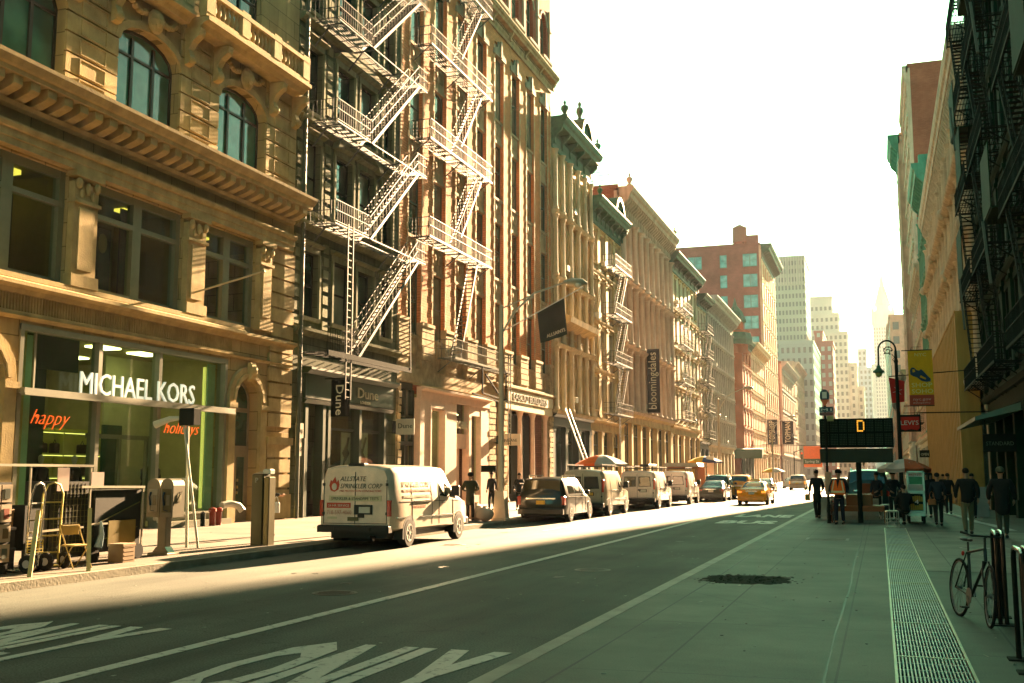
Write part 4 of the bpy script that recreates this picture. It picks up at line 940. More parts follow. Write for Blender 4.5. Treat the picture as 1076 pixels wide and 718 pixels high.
    # small door and the dark columned shop
    e = FB(XL, 1); e.b(60.45, 61.95, -.5, -.35, .15, 6.45); e.b(60.5, 61.9, -.35, -.3, 3.0, 3.15); e.build('side_door', MATS['dark entry paint'], r)
    e = FB(XL, 1); e.b(62.0, 71.9, -.3, .2, 5.95, 6.45); e.pu([(.06, 7.44) , (.2, 7.44), (.2, 7.5), (.06, 7.5)], 62, 72); e.b(62.4, 71.9, .06, .26, 6.46, 7.14); e.build('sign_board', PM('cream sign board', (.62, .55, .36), .6), r)
    text('LASCIO BUILDERS', .62, (XL + .27, 63.2, 6.58), FX, MATS['poster ink'], r, 'sign_lettering', .02, 7.2)
    e = FB(XL, 1); e.b(62.6, 71.6, -1.5, -1.4, .15, 5.95)
    for u in (64.2, 67.0, 69.6): e.b(u + .35, u + 1.2, -1.4, -1.3, .6, 5.2)
    e.build('shopfront', MATS['dark entry paint'], r)
    for u in (62.9, 65.6, 68.3, 71.2): column_obj(r, XL, 1, u, -.1, .15, 5.95, .16, PK)
    # second fire escape
    fe = fire_escape(r, XL, 1, 47.9, 57.0, [13.8, 18.9, 23.9, 29.0, 33.6], IRON, 1.1, (51.6, 55.6))
    lo = fire_escape(r, XL, 1, 51.4, 60.9, [8.0], IRON_M, 1.1, None, ladder=(59.6, 3.6, 9.0, 1.2))
    st = FB(XL, 1)
    for d in (.5, 1.05): st.pz([(52.2, 8.0), (52.36, 8.0), (54.9, 13.8), (54.74, 13.8)], d - .018, d + .018)
    for k in range(1, 24): t_ = k / 24; st.b(52.2 + 2.54 * t_, 52.4 + 2.54 * t_, .5, 1.05, 8 + 5.8 * t_ - .012, 8 + 5.8 * t_ + .012)
    st.build('stair', IRON, fe)
    cg = FB(XL, 1)                                  # counterweight frame below the lowest platform
    for a_, b_ in (((55.5, 1.1, 7.9), (55.5, 1.1, 6.4)), ((59.5, 1.1, 7.9), (59.5, 1.1, 6.2)), ((55.5, 1.1, 6.4), (60.2, 1.1, 6.2)), ((55.5, .5, 6.4), (60.2, .5, 6.2)), ((56, 1.1, 7.5), (58.5, 1.1, 6.4))): cg.br(a_, b_, .08)
    cg.build('counterweight_frame', IRON_D, lo)
    return r
ORANGE = b_orange()
t = thing('projecting_sign', 'small white rectangular sign on a bracket between the pink shop and the lamp post', 'shop sign', (XL, 60.7, 3.9), world=True, group='projecting shop signs')
MB().rbox(XL + .2, XL + 1.6, 60.65, 60.75, 3.6, 4.3, .02).build('board', MATS['pale sign board'], t); MB().box(XL, XL + .2, 60.68, 60.72, 3.7, 4.2).build('bracket', IRON_D, t)
text('ANNELANE', .26, (XL + .3, 60.64, 3.82), FC, MATS['poster ink'], t, width=1.1)
t = thing('hanging_flag', 'dark green square flag hung out from a pole high over the columned shop', 'flag', (XL, 61.0, 9.3), world=True)
P0, P1 = Vector((XL, 61.5, 10.6)), Vector((XL + 2.6, 71.5, 15.0))
fl = MB(); n = 8; A = P0.lerp(P1, .42); B = P0.lerp(P1, .75)
for k in range(n):
    a = A.lerp(B, k / n); b_ = A.lerp(B, (k + 1) / n); c_ = b_ + Vector((.2 + .08 * math.sin(k * 1.7), .3, -2.5 + .5 * (1 - (k + 1) / n))); d_ = a + Vector((.2 + .08 * math.sin(k * 1.7 - 1.7), .3, -2.5 + .5 * (1 - k / n)))
    fl.add([a, b_, c_, d_, a + Vector((0, .03, 0)), b_ + Vector((0, .03, 0)), c_ + Vector((0, .03, 0)), d_ + Vector((0, .03, 0))], [(0, 1, 2, 3), (7, 6, 5, 4), (0, 4, 5, 1), (2, 6, 7, 3), (0, 3, 7, 4), (1, 5, 6, 2)])
fl.build('cloth', PM('dark green flag cloth', (.005, .02, .01), .95, spec=.0), t); MB().tube([P0, P1], .04, 8).ball(P1, .09).build('pole', PM('white pole', (.6, .58, .5), .4), t)
text('ALLSAINTS', .32, (A.x + .44, A.y + .72, A.z - 1.62), (R(90), R(-17), R(75.5)), MATS['cream letter'], t, width=2.5)
# ------------------------------------------------------------------ the rest of the left row
YST = M('sunny painted stone', (.58, .42, .19), .75, .25, .9, .2, streak=.2)  # plain yellow wall colour
YST2 = M('cream painted iron front', (.58, .47, .29), .7, .25, .9, .2, streak=.2)
PST = M('rosy limestone', (.58, .44, .32), .8, .2, .8, .2, streak=.2)
GCO = M('green copper cornice', (.055, .14, .085), .6, .35, 2, .3)
GCO2 = M('dark green cornice', (.045, .085, .055), .6, .3, 2, .2)
GRY = M('grey painted iron front', (.42, .41, .35), .7, .2, .9, .2, streak=.15)
BRK = M('brown side brick', (.30, .14, .08), .9, .3, .6, .3, kind='brick', c2=(.24, .11, .065))
REDB = M('deep red brick', (.25, .10, .08), .9, .25, .4, .3, kind='brick', c2=(.21, .09, .07))
ORG = M('orange red brick', (.40, .13, .055), .85, .2, .6, .3, kind='brick', c2=(.44, .12, .045))
ROSE = M('pink terracotta', (.62, .36, .25), .8, .2, .7, .2)
def curved_crest(root, X0, sg, c, z, w_, h, proj, mat, urn=True):
    f = FB(X0, sg)
    f.pz(arc_pts(c - w_, c + w_, z, h, 12), -.1, proj * .75); A = arc_pts(c - w_ - .2, c + w_ + .2, z, h + .25, 12); B = arc_pts(c - w_ + .1, c + w_ - .1, z, h - .12, 12)
    for i in range(len(A) - 1): f.pz([A[i], A[i + 1], B[i + 1], B[i]], -.1, proj)
    if urn: f.lathe([(.25, z + h + .2), (.12, z + h + .5), (.3, z + h + .9), (.26, z + h + 1.2), (.08, z + h + 1.35), (.16, z + h + 1.6), (.03, z + h + 1.8)], X0 + sg * .3, c, 8)
    return f.build('crest', mat, root, smooth=40)
def finial(root, X0, sg, u, z, mat, d=.5, s=1):
    return MB().lathe([(.3 * s, z), (.3 * s, z + .2 * s), (.12 * s, z + .3 * s), (.3 * s, z + .65 * s), (.28 * s, z + .85 * s), (.06 * s, z + 1.0 * s), (.12 * s, z + 1.15 * s), (.02, z + 1.35 * s)], X0 + sg * d, u, 8).build('finial', mat, root, smooth=40)
b = building('iron_building', 'buff building with green crested cornice and urns, next to the tall orange brick one', XL, 1, 72.52, 83.3, 28.2, YST, YST2, 4, 5, zg=6.3, wf=.56, arch=.42, pil='column', colr=.17, corn=(2.3, 1.3), cm=GCO, brk=1.8, ground='shop', gm=PM('near black shop paint', (.02, .035, .025), .5), fm=PM('dark sash paint', (.035, .05, .04), .5), side=BRK)
curved_crest(b, XL, 1, 79.6, 28.2, 1.5, 1.7, 1.0, GCO); finial(b, XL, 1, 82.9, 28.2, GCO, .9); finial(b, XL, 1, 73.2, 28.2, GCO, .9)
FB(XL, 1).pu([(.2, 12.6), (1.0, 13.0), (1.1, 13.4), (.2, 13.7)], 74.0, 82.0).build('hood_cornice', YST, b)
b = building('iron_building', 'narrow buff building under a green cornice, its own fire escape beside the brick side wall', XL, 1, 83.32, 94.4, 24.9, YST2, YST, 4, 4, zg=6.4, wf=.5, arch=.0, pil='pilaster', corn=(2.0, 1.2), cm=GCO, brk=1.5, gm=YST, gn=3, hood=.22)
curved_crest(b, XL, 1, 91.3, 24.9, 1.5, 1.5, .9, GCO, False); finial(b, XL, 1, 84, 24.9, GCO, .8, .8)
fire_escape(b, XL, 1, 87.6, 93.8, [7.0, 11.4, 15.6, 19.8], IRON, 1.2, (89.3, 92.6), ladder=(87.9, 3.2, 11, 1.3))
hatch = FB(XL, 1); hatch.b(84.6, 85.5, .0, .45, 14.7, 15.3); hatch.build('window_unit', PM('pale metal unit', (.5, .48, .4), .5), b)
b = building('palazzo_building', 'rosy stone building with tall columns and a heavy modillion cornice, brick side wall showing', XL, 1, 94.42, 118.6, 28.6, PST, PST, 3, 9, zg=7.6, wf=.54, arch=.7, pil='column', colr=.34, corn=(2.6, 1.4), brk=.8, gm=YST, gn=6, side=BRK, quoin=True, head=.9, sill=.12)
for u in (94.9, 118): finial(b, XL, 1, u, 28.6, PST, .9)
rl = MB()
for p, q in (((XL - 1, 94.6), (XL - 14, 94.6)),):
    for z in (29.4, 29.9, 30.2): rl.tube([(XL - 1, 94.7, z), (XL - 14, 94.7, z)], .04, 4)
    for k in range(9): rl.tube([(XL - 1 - k * 1.6, 94.7, 28.7), (XL - 1 - k * 1.6, 94.7, 30.2)], .035, 4)
rl.build('roof_railing', IRON_M, b)
b = building('loft_building', 'buff loft building with a plain dark green cornice and silver fire escape', XL, 1, 118.62, 138.4, 27.3, YST2, YST, 4, 7, zg=7.4, wf=.46, hood=.22, corn=(1.9, 1.3), cm=GCO2, brk=2.6, gm=YST, gn=5, side=BRK)
fire_escape(b, XL, 1, 121, 128, [8.2, 12.4, 16.8, 21.1], IRON, 1.2, (123, 126.8))
b = building('loft_building', 'slim buff building with a small dark bracketed cornice before the grey iron front', XL, 1, 138.42, 146.0, 25.6, PST, YST2, 5, 3, zg=6.2, wf=.46, hood=.2, corn=(1.6, 1.4), cm=GCO2, brk=1.5, gm=PM('near black green paint', (.03, .06, .04), .5), gn=2, side=BRK)
fire_escape(b, XL, 1, 139.5, 145, [6.6, 10.2, 13.8, 17.4, 20.8], IRON_M, 1.2, (140.8, 143.8))
b = building('iron_front_building', 'grey cast iron front with rows of small columns and a pale projecting cornice', XL, 1, 146.02, 172.6, 26.6, GRY, GRY, 5, 13, zg=6.0, wf=.6, pil='column', colr=.16, corn=(2.4, 1.7), brk=1.0, gm=YST2, gn=7, side=GRY, sill=.14, head=.9)
# beyond the cross street
b = building('corner_building', 'orange red brick corner building with a small green topped turret', XL, 1, 187.2, 200.8, 26.0, ORG, ROSE, 5, 3, zg=6.2, wf=.42, arch=.45, corn=(1.5, 1.0), cm=GCO, gm=GCO2, gn=3, side=ORG)
tur = MB(); tur.lathe([(2.1, 23), (2.1, 26.2), (2.5, 26.4), (2.5, 27)], XL - 1.2, 188.6, 8); tur.lathe([(1.3, 27), (1.3, 28.6)], XL - 1.2, 188.6, 8); tur.build('turret', ORG, b)
tc = MB(); tc.lathe([(2.7, 24.6), (2.9, 25.4), (2.6, 26.6), (1.5, 27.2)], XL - 1.2, 188.6, 8); tc.lathe([(1.9, 28.6), (1.9, 29.0), (1.2, 30.6), (.4, 31.6), (.05, 33)], XL - 1.2, 188.6, 8); tc.build('turret_roof', GCO, b)
sd_ = MB()
for k in range(4):
    for j in range(2):
        x = XL - 3.2 - j * 4.4; z = 7.5 + k * 4.1; sd_.box(x - .7, x + .7, 187.17, 187.2, z, z + 2.3)
sd_.build('side_window_glass', G1, b)
for k in range(3): MB().box(XL - 9, XL - 2.2, 186.2, 187.2, 7.0 + k * 5, 7.12 + k * 5).build('side_balcony', IRON_D, b)
aw = MB(); aw.prism([(184.8, 4.6), (187.19, 5.4), (187.19, 6.4), (184.8, 6.2)], XL - 13, XL + 3.2, 'x'); ao = aw.build('corner_awning', PM('dark green awning', (.035, .08, .035), .7), b)
text('Prince', .7, (XL - 6.5, 184.76, 5.5), FC, MATS['cream letter'], ao, width=3.4)
text('CORNER MARKET', .4, (XL - 8.5, 184.76, 4.75), FC, MATS['cream letter'], ao, width=6)
b = building('loft_building', 'pale building with round topped openings and a sloping white cornice past the orange corner', XL, 1, 200.82, 225.8, 26.5, PST, YST2, 5, 9, zg=6, wf=.5, arch=.4, corn=(2.2, 1.5), gm=YST2, gn=6, side=PST)
# tall red building whose side wall rises over the row
def red_tall():
    Y0, Y1, H = 226., 255., 50.6
    r = building('apartment_tower', 'tall red brick building with teal windows on its side wall and a rooftop tank', XL, 1, Y0, Y1, H, ROSE, YST2, 9, 6, zg=6.5, depth=30, wf=.6, corn=(3.2, 2.2), cm=GCO2, brk=2.2, gm=YST2, gn=4, side=REDB, pil='pilaster')
    T = glass_mat('teal sky glass', (.10, .26, .23), .08, .3); F = PM('teal window frame', (.07, .16, .13), .5)
    for z in (29.4, 33.8, 38.3, 42.8, 47.2):
        for x, n in ((-24.4, 2), (-30.0, 1), (-36.1, 2)):
            if x == -36.1 and z < 44: continue
            for k in range(n):
                xx = x + (k - (n - 1) / 2) * 1.5
                f = MB(); f.box(xx - .75, xx + .75, Y0 - .1, Y0 + .0, z - 1.4, z - 1.28); f.box(xx - .75, xx - .65, Y0 - .1, Y0, z - 1.28, z + 1.4); f.box(xx + .65, xx + .75, Y0 - .1, Y0, z - 1.28, z + 1.4); f.box(xx - .65, xx + .65, Y0 - .1, Y0, z + 1.3, z + 1.4); f.box(xx - .65, xx + .65, Y0 - .08, Y0, z - .04, z + .04)
                o = f.build('window', F, r); MB().box(xx - .65, xx + .65, Y0 - .04, Y0 - .0, z - 1.28, z + 1.3).build('pane', T, o)
    bd = MB()
    for z in (31.6, 36.0, 40.5, 45.0): bd.box(XL - 30, XL - .5, Y0 - .02, Y0 + .0, z - .12, z + .12)
    bd.box(XL - 30, XL - .5, Y0 - .1, Y0 + .2, H - .35, H + .3); bd.box(XL - 3, XL - .5, Y0 - .02, Y0 + .5, H, H + 2.0); bd.build('brick_band', REDB, r)
    tk = MB(); tk.lathe([(1.55, H + 1.2), (1.5, H + 4.4), (1.6, H + 4.5), (.3, H + 5.2)], -26.8, 229.5, 16); tk.build('water_tank', PM('weathered tank wood', (.20, .10, .07), .85), r)
    sg = MB()
    for a in range(4): sg.tube([(-26.8 + 1.5 * math.cos(a * PI / 2 + .7), 229.5 + 1.5 * math.sin(a * PI / 2 + .7), H - .3), (-26.8 + 1.2 * math.cos(a * PI / 2 + .7), 229.5 + 1.2 * math.sin(a * PI / 2 + .7), H + 1.3)], .12, 4)
    sg.build('tank_stand', IRON_D, r); return r
red_tall()
building('loft_building', 'building with a brown side wall and big pale windows beyond the red tower', XL, 1, 268, 312, 29.5, PST, GRY, 4, 8, zg=6.5, wf=.7, corn=(1.8, 1.4), side=BRK, gm=GRY, gn=6, fm=PM('pale frame', (.4, .42, .36), .5), style='m')
building('loft_building', 'cream building further along the left row before the hazy block', XL, 1, 312, 352, 34, YST2, PST, 6, 8, zg=6.5, wf=.5, corn=(1.6, 1.2), side=PST, gm=GRY, gn=6)
# window air conditioners on the left row
for b_ in [o for o in bpy.data.objects if o.parent is None and o.get('category') == 'building' and 60 < o.location.y < 150]:
    ws = [c for c in b_.children if c.name.startswith('window') and not c.name.startswith('window_unit')]
    for w_ in random.Random(int(b_.location.y)).sample(ws, min(4, len(ws))):
        p = w_.location; f = MB(); f.rbox(.02, .42, .25, .85, .02, .42, .02); [f.box(.42, .425, .3, .8, .08 + k * .07, .1 + k * .07) for k in range(5)]
        f.v = [(a + p.x, b + p.y, c + p.z) for a, b, c in f.v]; me = f.mesh('window_unit', PM('aged metal unit', (.4, .38, .3), .5)); u = bpy.data.objects.new('window_unit', me); COL.objects.link(u); u.parent = b_
# ------------------------------------------------------------------ distant towers in the haze
def tower(name, label, blocks, mat, gm, grid, cat='tower', group=None, vert=True):
    """blocks: (x0, x1, y0, y1, z0, z1); the two faces that are seen carry rows of real window panels"""
    x0, x1, y0, y1, z0, z1 = blocks[0]
    r = thing(name, label, cat, ((x0 + x1) / 2, (y0 + y1) / 2, 0), world=True, group=group)
    m = MB(); g = MB(); s = MB()
    for a, b, c, d, e, f in blocks:
        m.box(a, b, c, d, e, f)
        m.box(a - .3, b + .3, c - .3, d + .3, f - .6, f + .3)
        gx, gz = grid; n = max(1, int((b - a) / gx)); k = max(1, int((f - e - 2) / gz))
        for j in range(k):
            zz = e + 1 + (f - e - 2) * j / k
            for i in range(n): u = a + (b - a) * (i + .5) / n; g.box(u - gx * .27, u + gx * .27, c - .12, c + .1, zz + gz * .25, zz + gz * .8)
            n2 = max(1, int((d - c) / gx))
            for i in range(n2): u = c + (d - c) * (i + .5) / n2; X = b if b < 5 else a; g.box(X - .12, X + .12, u - gx * .27, u + gx * .27, zz + gz * .25, zz + gz * .8)
    m.build('wall', mat, r); g.build('window_grid', gm, r); return r
HG = M('pale tower stone', (.5, .5, .44), .8, .15, .1, 0); HW = PM('tower window', (.12, .14, .12), .3); GLT = M('greenish tower panel', (.36, .40, .32), .5, .1, .1, 0)  # tower stone lightened, so part of the haze's fade is in its colour
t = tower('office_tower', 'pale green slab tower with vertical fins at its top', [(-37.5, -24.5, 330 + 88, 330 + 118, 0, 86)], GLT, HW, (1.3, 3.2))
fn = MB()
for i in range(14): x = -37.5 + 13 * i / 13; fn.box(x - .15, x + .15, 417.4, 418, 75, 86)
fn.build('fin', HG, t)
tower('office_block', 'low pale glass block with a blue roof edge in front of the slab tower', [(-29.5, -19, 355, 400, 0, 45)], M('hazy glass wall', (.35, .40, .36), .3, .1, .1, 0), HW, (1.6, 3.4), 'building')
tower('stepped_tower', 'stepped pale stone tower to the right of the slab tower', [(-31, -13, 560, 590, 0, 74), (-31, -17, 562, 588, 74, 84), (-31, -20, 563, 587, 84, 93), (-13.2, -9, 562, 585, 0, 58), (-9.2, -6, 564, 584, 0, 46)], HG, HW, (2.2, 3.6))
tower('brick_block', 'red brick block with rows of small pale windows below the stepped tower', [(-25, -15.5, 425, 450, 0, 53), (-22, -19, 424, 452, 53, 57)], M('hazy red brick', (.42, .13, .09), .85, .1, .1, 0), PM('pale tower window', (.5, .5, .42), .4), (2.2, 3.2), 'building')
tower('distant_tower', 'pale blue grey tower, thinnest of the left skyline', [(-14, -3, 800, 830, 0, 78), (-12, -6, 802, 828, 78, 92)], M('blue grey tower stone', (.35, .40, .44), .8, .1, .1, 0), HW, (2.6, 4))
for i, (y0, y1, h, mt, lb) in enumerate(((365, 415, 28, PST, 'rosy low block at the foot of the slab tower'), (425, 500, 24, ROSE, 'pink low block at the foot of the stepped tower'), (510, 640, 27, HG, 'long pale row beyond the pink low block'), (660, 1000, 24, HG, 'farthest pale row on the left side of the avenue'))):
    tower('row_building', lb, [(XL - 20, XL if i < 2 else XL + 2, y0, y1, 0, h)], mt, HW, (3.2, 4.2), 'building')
# ornate spire tower
def spire():
    Y = 1500; r = thing('spire_tower', 'very distant gothic skyscraper with a pointed green roof in the haze', 'skyscraper', (11, Y, 0), world=True)
    m = MB(); m.box(-6, 34, Y, Y + 40, 0, 150); m.box(-1, 25, Y - 4, Y + 30, 0, 205); m.box(1, 23, Y - 2, Y + 24, 205, 222); m.box(3.5, 20.5, Y, Y + 20, 222, 230)
    for x in (-1, 25): 
        for y in (Y - 4, Y + 26): m.lathe([(2, 205), (2, 220), (.1, 230)], x, y, 6)
    for i in range(9): x = -1 + 26 * i / 8; m.box(x - .5, x + .5, Y - 4.8, Y - 4, 0, 205)
    m.build('wall', HG, r); g = MB()
    for j in range(34):
        for i in range(8): x = .6 + 26 * i / 8; g.box(x - .7, x + .7, Y - 4.3, Y - 4, 30 + j * 5, 33.2 + j * 5)
    g.build('window_grid', HW, r)
    MB().lathe([(11, 230), (8.5, 238), (4, 256), (3, 257), (2.6, 263), (.2, 278)], 12, Y + 10, 8).build('spire', M('pale copper roof', (.28, .42, .34), .7, .1, .1, 0), r)
spire()

# ------------------------------------------------------------------ right row
XR = XF_R
DKR = M('dark shaded iron front', (.02, .03, .018), .8, .3, .9, .3, streak=.2)  # front coloured an even near-black green
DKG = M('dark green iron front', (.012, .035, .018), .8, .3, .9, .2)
TAN = M('tan carved stone', (.56, .50, .36), .8, .25, .9, .25, streak=.2)
CRM = M('cream iron front', (.58, .57, .46), .75, .2, .9, .2, streak=.2)
MINT = M('mint copper front', (.12, .30, .20), .65, .25, .8, .2, streak=.2)
SAL = M('salmon terracotta front', (.65, .42, .30), .8, .25, .6, .25, streak=.2)
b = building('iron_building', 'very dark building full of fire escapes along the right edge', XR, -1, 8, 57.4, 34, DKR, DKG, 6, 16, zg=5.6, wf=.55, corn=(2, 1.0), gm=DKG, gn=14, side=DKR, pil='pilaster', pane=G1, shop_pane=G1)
LV = [6.0, 10.4, 14.8, 19.2, 23.6, 28]
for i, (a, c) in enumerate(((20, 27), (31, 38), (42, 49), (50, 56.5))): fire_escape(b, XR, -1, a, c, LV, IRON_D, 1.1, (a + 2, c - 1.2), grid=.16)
mb = FB(XR, -1)
for y in (40.2, 52.5): 
    for z in (8.5, 17, 25): mb.br((y, 1.25, z), (y + 1.6, 1.25, z + 2.6), .09)
mb.build('pale_stair_rail', IRON_M, b)
for y, z in ((29.5, 13.2), (40.0, 11.2), (51.5, 15.5), (53.5, 11.2), (53.8, 18.5), (46, 22)):
    f = FB(XR, -1); f.b(y, y + 2.8, .1, 1.1, z, z + .06); f.pz([(y, z + .06), (y + 2.8, z + .06), (y + 2.8, z + 2.4), (y, z + 2.4)], 1.1, 1.14); f.build('balcony_screen', DKG, b)
mb = FB(XR, -1); mb.pu([(0, 4.3), (1.7, 3.9), (1.7, 4.05), (0, 4.6)], 44, 54); mb.build('shop_canopy', PM('grey canopy', (.14, .2, .15), .5), b)
t = thing('hanging_shop_sign', 'dark rectangular sign with faint lettering under the canopy on the right edge', 'shop sign', (XR, 46, 3), world=True)
MB().box(XR - 1.3, XR - .1, 45.9, 46.05, 2.75, 3.45).build('board', IRON_D, t); text('STANDARD', .22, (XR - 1.2, 45.89, 3.0), FC, PM('dim letter', (.12, .16, .11), .6), t, width=1.0); MB().tube([(XR - 1.2, 46, 3.45), (XR - 1.2, 46, 4.0)], .02).build('rod', IRON_D, t)
b = building('iron_front_building', 'long cream iron front on the right with tan carved cornice and stacked ledges', XR, -1, 57.42, 103.8, 25.2, CRM, TAN, 4, 15, zg=6.4, wf=.58, corn=(2.6, .95), brk=.75, gm=CRM, gn=12, side=CRM, pil='column', colr=.24, lpj=.85)
for k, u in enumerate((57.8, 73, 88, 103.4)):
    for z in (6.4, 10.45, 14.5, 18.55): FB(XR, -1).ball((XR - .75, u, z + .1), .3, .35, .4).build('ledge_boss', TAN, b, smooth=True)
b = building('copper_building', 'mint green copper fronted building between the cream front and the red brick side wall', XR, -1, 104.0, 117.5, 31.0, MINT, MINT, 6, 4, zg=6, wf=.6, corn=(2.8, 1.3), brk=1.2, gm=CRM, gn=3, side=BRK, pil='column', colr=.22)
cr = FB(XR, -1)
for i in range(5): u = 104.4 + i * 2.9; cr.b(u, u + .9, -.3, .6, 31.0, 31.9)
cr.build('crenel', MINT, b)
b = building('loft_building', 'low pinkish building with a small tan cornice below the red brick side wall', XR, -1, 117.7, 147.5, 24, SAL, TAN, 4, 9, zg=6, wf=.5, corn=(1.8, 1.0), gm=CRM, gn=4, side=BRK)
fire_escape(b, XR, -1, 134, 140, [8, 12, 16], IRON_D, 1.1)
b = building('brick_tower', 'tall red brick building on the right whose bare side wall rises over its neighbours', 5.5, -1, 148, 172, 57, SAL, TAN, 11, 5, zg=6.5, depth=24, wf=.5, corn=(2.6, .5), cm=SAL, brk=2, gm=CRM, gn=4, side=M('brown red side brick', (.42, .13, .08), .9, .25, .3, .3, kind='brick', c2=(.36, .105, .065)))
b = building('corner_building', 'tall salmon carved building with a green projecting corner cornice, past the red brick side wall', 4.8, -1, 172.2, 185, 55, SAL, SAL, 10, 4, zg=7, wf=.45, arch=.4, corn=(4.0, 1.6), cm=MINT, brk=2, gm=CRM, gn=3, side=SAL, pil='pilaster')
b = building('loft_building', 'low cream building behind the street lamp, after the salmon corner', 5.2, -1, 206, 262, 21, CRM, TAN, 3, 12, zg=6, wf=.45, corn=(1.6, 1.0), cm=GCO2, gm=CRM, gn=9, side=BRK)
b = building('loft_building', 'low salmon row continuing towards the spire', 5.0, -1, 262.2, 330, 22, SAL, ROSE, 3, 12, zg=6, wf=.45, corn=(1.6, 1.0), cm=GCO2, gm=CRM, gn=9, side=BRK)
for i, (y0, y1, h, mt, lb) in enumerate(((340, 400, 50, ROSE, 'pink block on the right beneath the spire'), (405, 520, 56, PST, 'pale block on the right, second beneath the spire'), (540, 1000, 30, HG, 'farthest pale row on the right side of the avenue'))):
    tower('row_building', lb, [(4.6, 25, y0, y1, 0, h)], mt, HW, (3.2, 4.2), 'building')
# scaffold hoarding in front of the cream building
t = thing('site_hoarding', 'tall golden plywood hoarding wrapping the foot of the cream building', 'hoarding', (4.0, 59, .15), world=True)
PLY = M('golden plywood', (.40, .27, .08), .7, .2, .5, .1, streak=.15)
h = MB(); h.box(4.0, 4.1, 59, 99, .15, 10.3); h.box(4.1, 5.0, 59, 59.1, .15, 10.3); ho = h.build('board', PLY, t)
s = MB(); y = 60.2
while y < 99: s.box(3.97, 3.999, y, y + .05, .16, 10.3); y += 1.22
s.box(3.96, 3.998, 59, 99, 10.2, 10.34); s.build('batten', M('plywood batten', (.40, .26, .08), .7), t)
bk = MB(); y = 60
while y < 98: bk.box(4.11, 4.2, y, y + .1, .15, 10.2); bk.box(4.2, 5.0, y, y + .08, 9.9, 10.0); y += 4
bk.build('brace', IRON_M, t)
for i, (y, z, s_, lb) in enumerate(((96, 3.3, (1.2, .5), 'small dark sign in front of the far shops on the right'),)):
    o = thing('shop_sign', lb, 'shop sign', (XR, y, z), world=True); MB().box(3.2, 4.0, y, y + .1, z, z + .6).build('board', IRON_D, o); text('OPEN', .3, (3.3, y - .01, z + .15), FC, MATS['cream letter'], o, width=.6); MB().box(3.96, 4.0, y + .1, y + .2, z + .2, z + .3).build('bracket', IRON_D, o)
# street banners and blade signs on the left row
def vbanner(x0, y, z0, z1, w_, s, ls, label, txt=MATS['cream letter'], cloth=BLK, tw=None):
    t = thing('vertical_banner', label, 'banner', (XL, y, z0), world=True, group='vertical shop banners')
    MB().box(x0, x0 + w_, y, y + .06, z0, z1).build('cloth', cloth, t); p = MB(); p.tube([(XL, y + .03, z1 + .05), (x0 + w_, y + .03, z1 + .05)], .04); p.tube([(XL, y + .03, z0 - .05), (x0 + w_, y + .03, z0 - .05)], .04); p.build('pole', IRON_D, t)
    text(s, ls, (x0 + w_ * .72, y - .02, z0 + .3), (R(90), R(-90), 0), txt, t, width=(z1 - z0) * .9)
vbanner(XL + .3, 104.5, 8.0, 14.3, 1.25, 'bloomingdales', 1.15, 'long black banner with white lettering reading upwards, on the rosy stone building')
vbanner(XL + 1.2, 215, 7.8, 12.6, 2.0, 'TOPSHOP', 1.5, 'first of two paired dark banners far down the row')
vbanner(XL + 4.0, 216, 7.8, 12.3, 2.2, 'TOPMAN', 1.5, 'second of two paired dark banners far down the row')

# the street behind the photographer, so that light and reflections come from a real canyon
building('loft_building', 'cream loft building across from the dark one, behind the photographer on the left', XL, 1, -28, 5.98, 26, PST, YST2, 5, 9, zg=6, wf=.5, corn=(2, 1.2), side=BRK, gm=GRY, gn=6)
building('loft_building', 'red brick loft building farther behind the photographer on the left', XL, 1, -62, -28.1, 30, REDB, YST2, 6, 9, zg=6, wf=.45, corn=(2, 1.2), side=REDB, gm=GRY, gn=6)
building('loft_building', 'grey loft building behind the photographer on the right', XR, -1, -26, 7.95, 29, GRY, GRY, 5, 8, zg=6, wf=.5, corn=(2, 1.0), side=GRY, gm=DKG, gn=6)
building('loft_building', 'brown brick loft building farther behind the photographer on the right', XR, -1, -60, -26.1, 26, BRK, TAN, 5, 8, zg=6, wf=.45, corn=(2, 1.0), side=BRK, gm=GRY, gn=6)
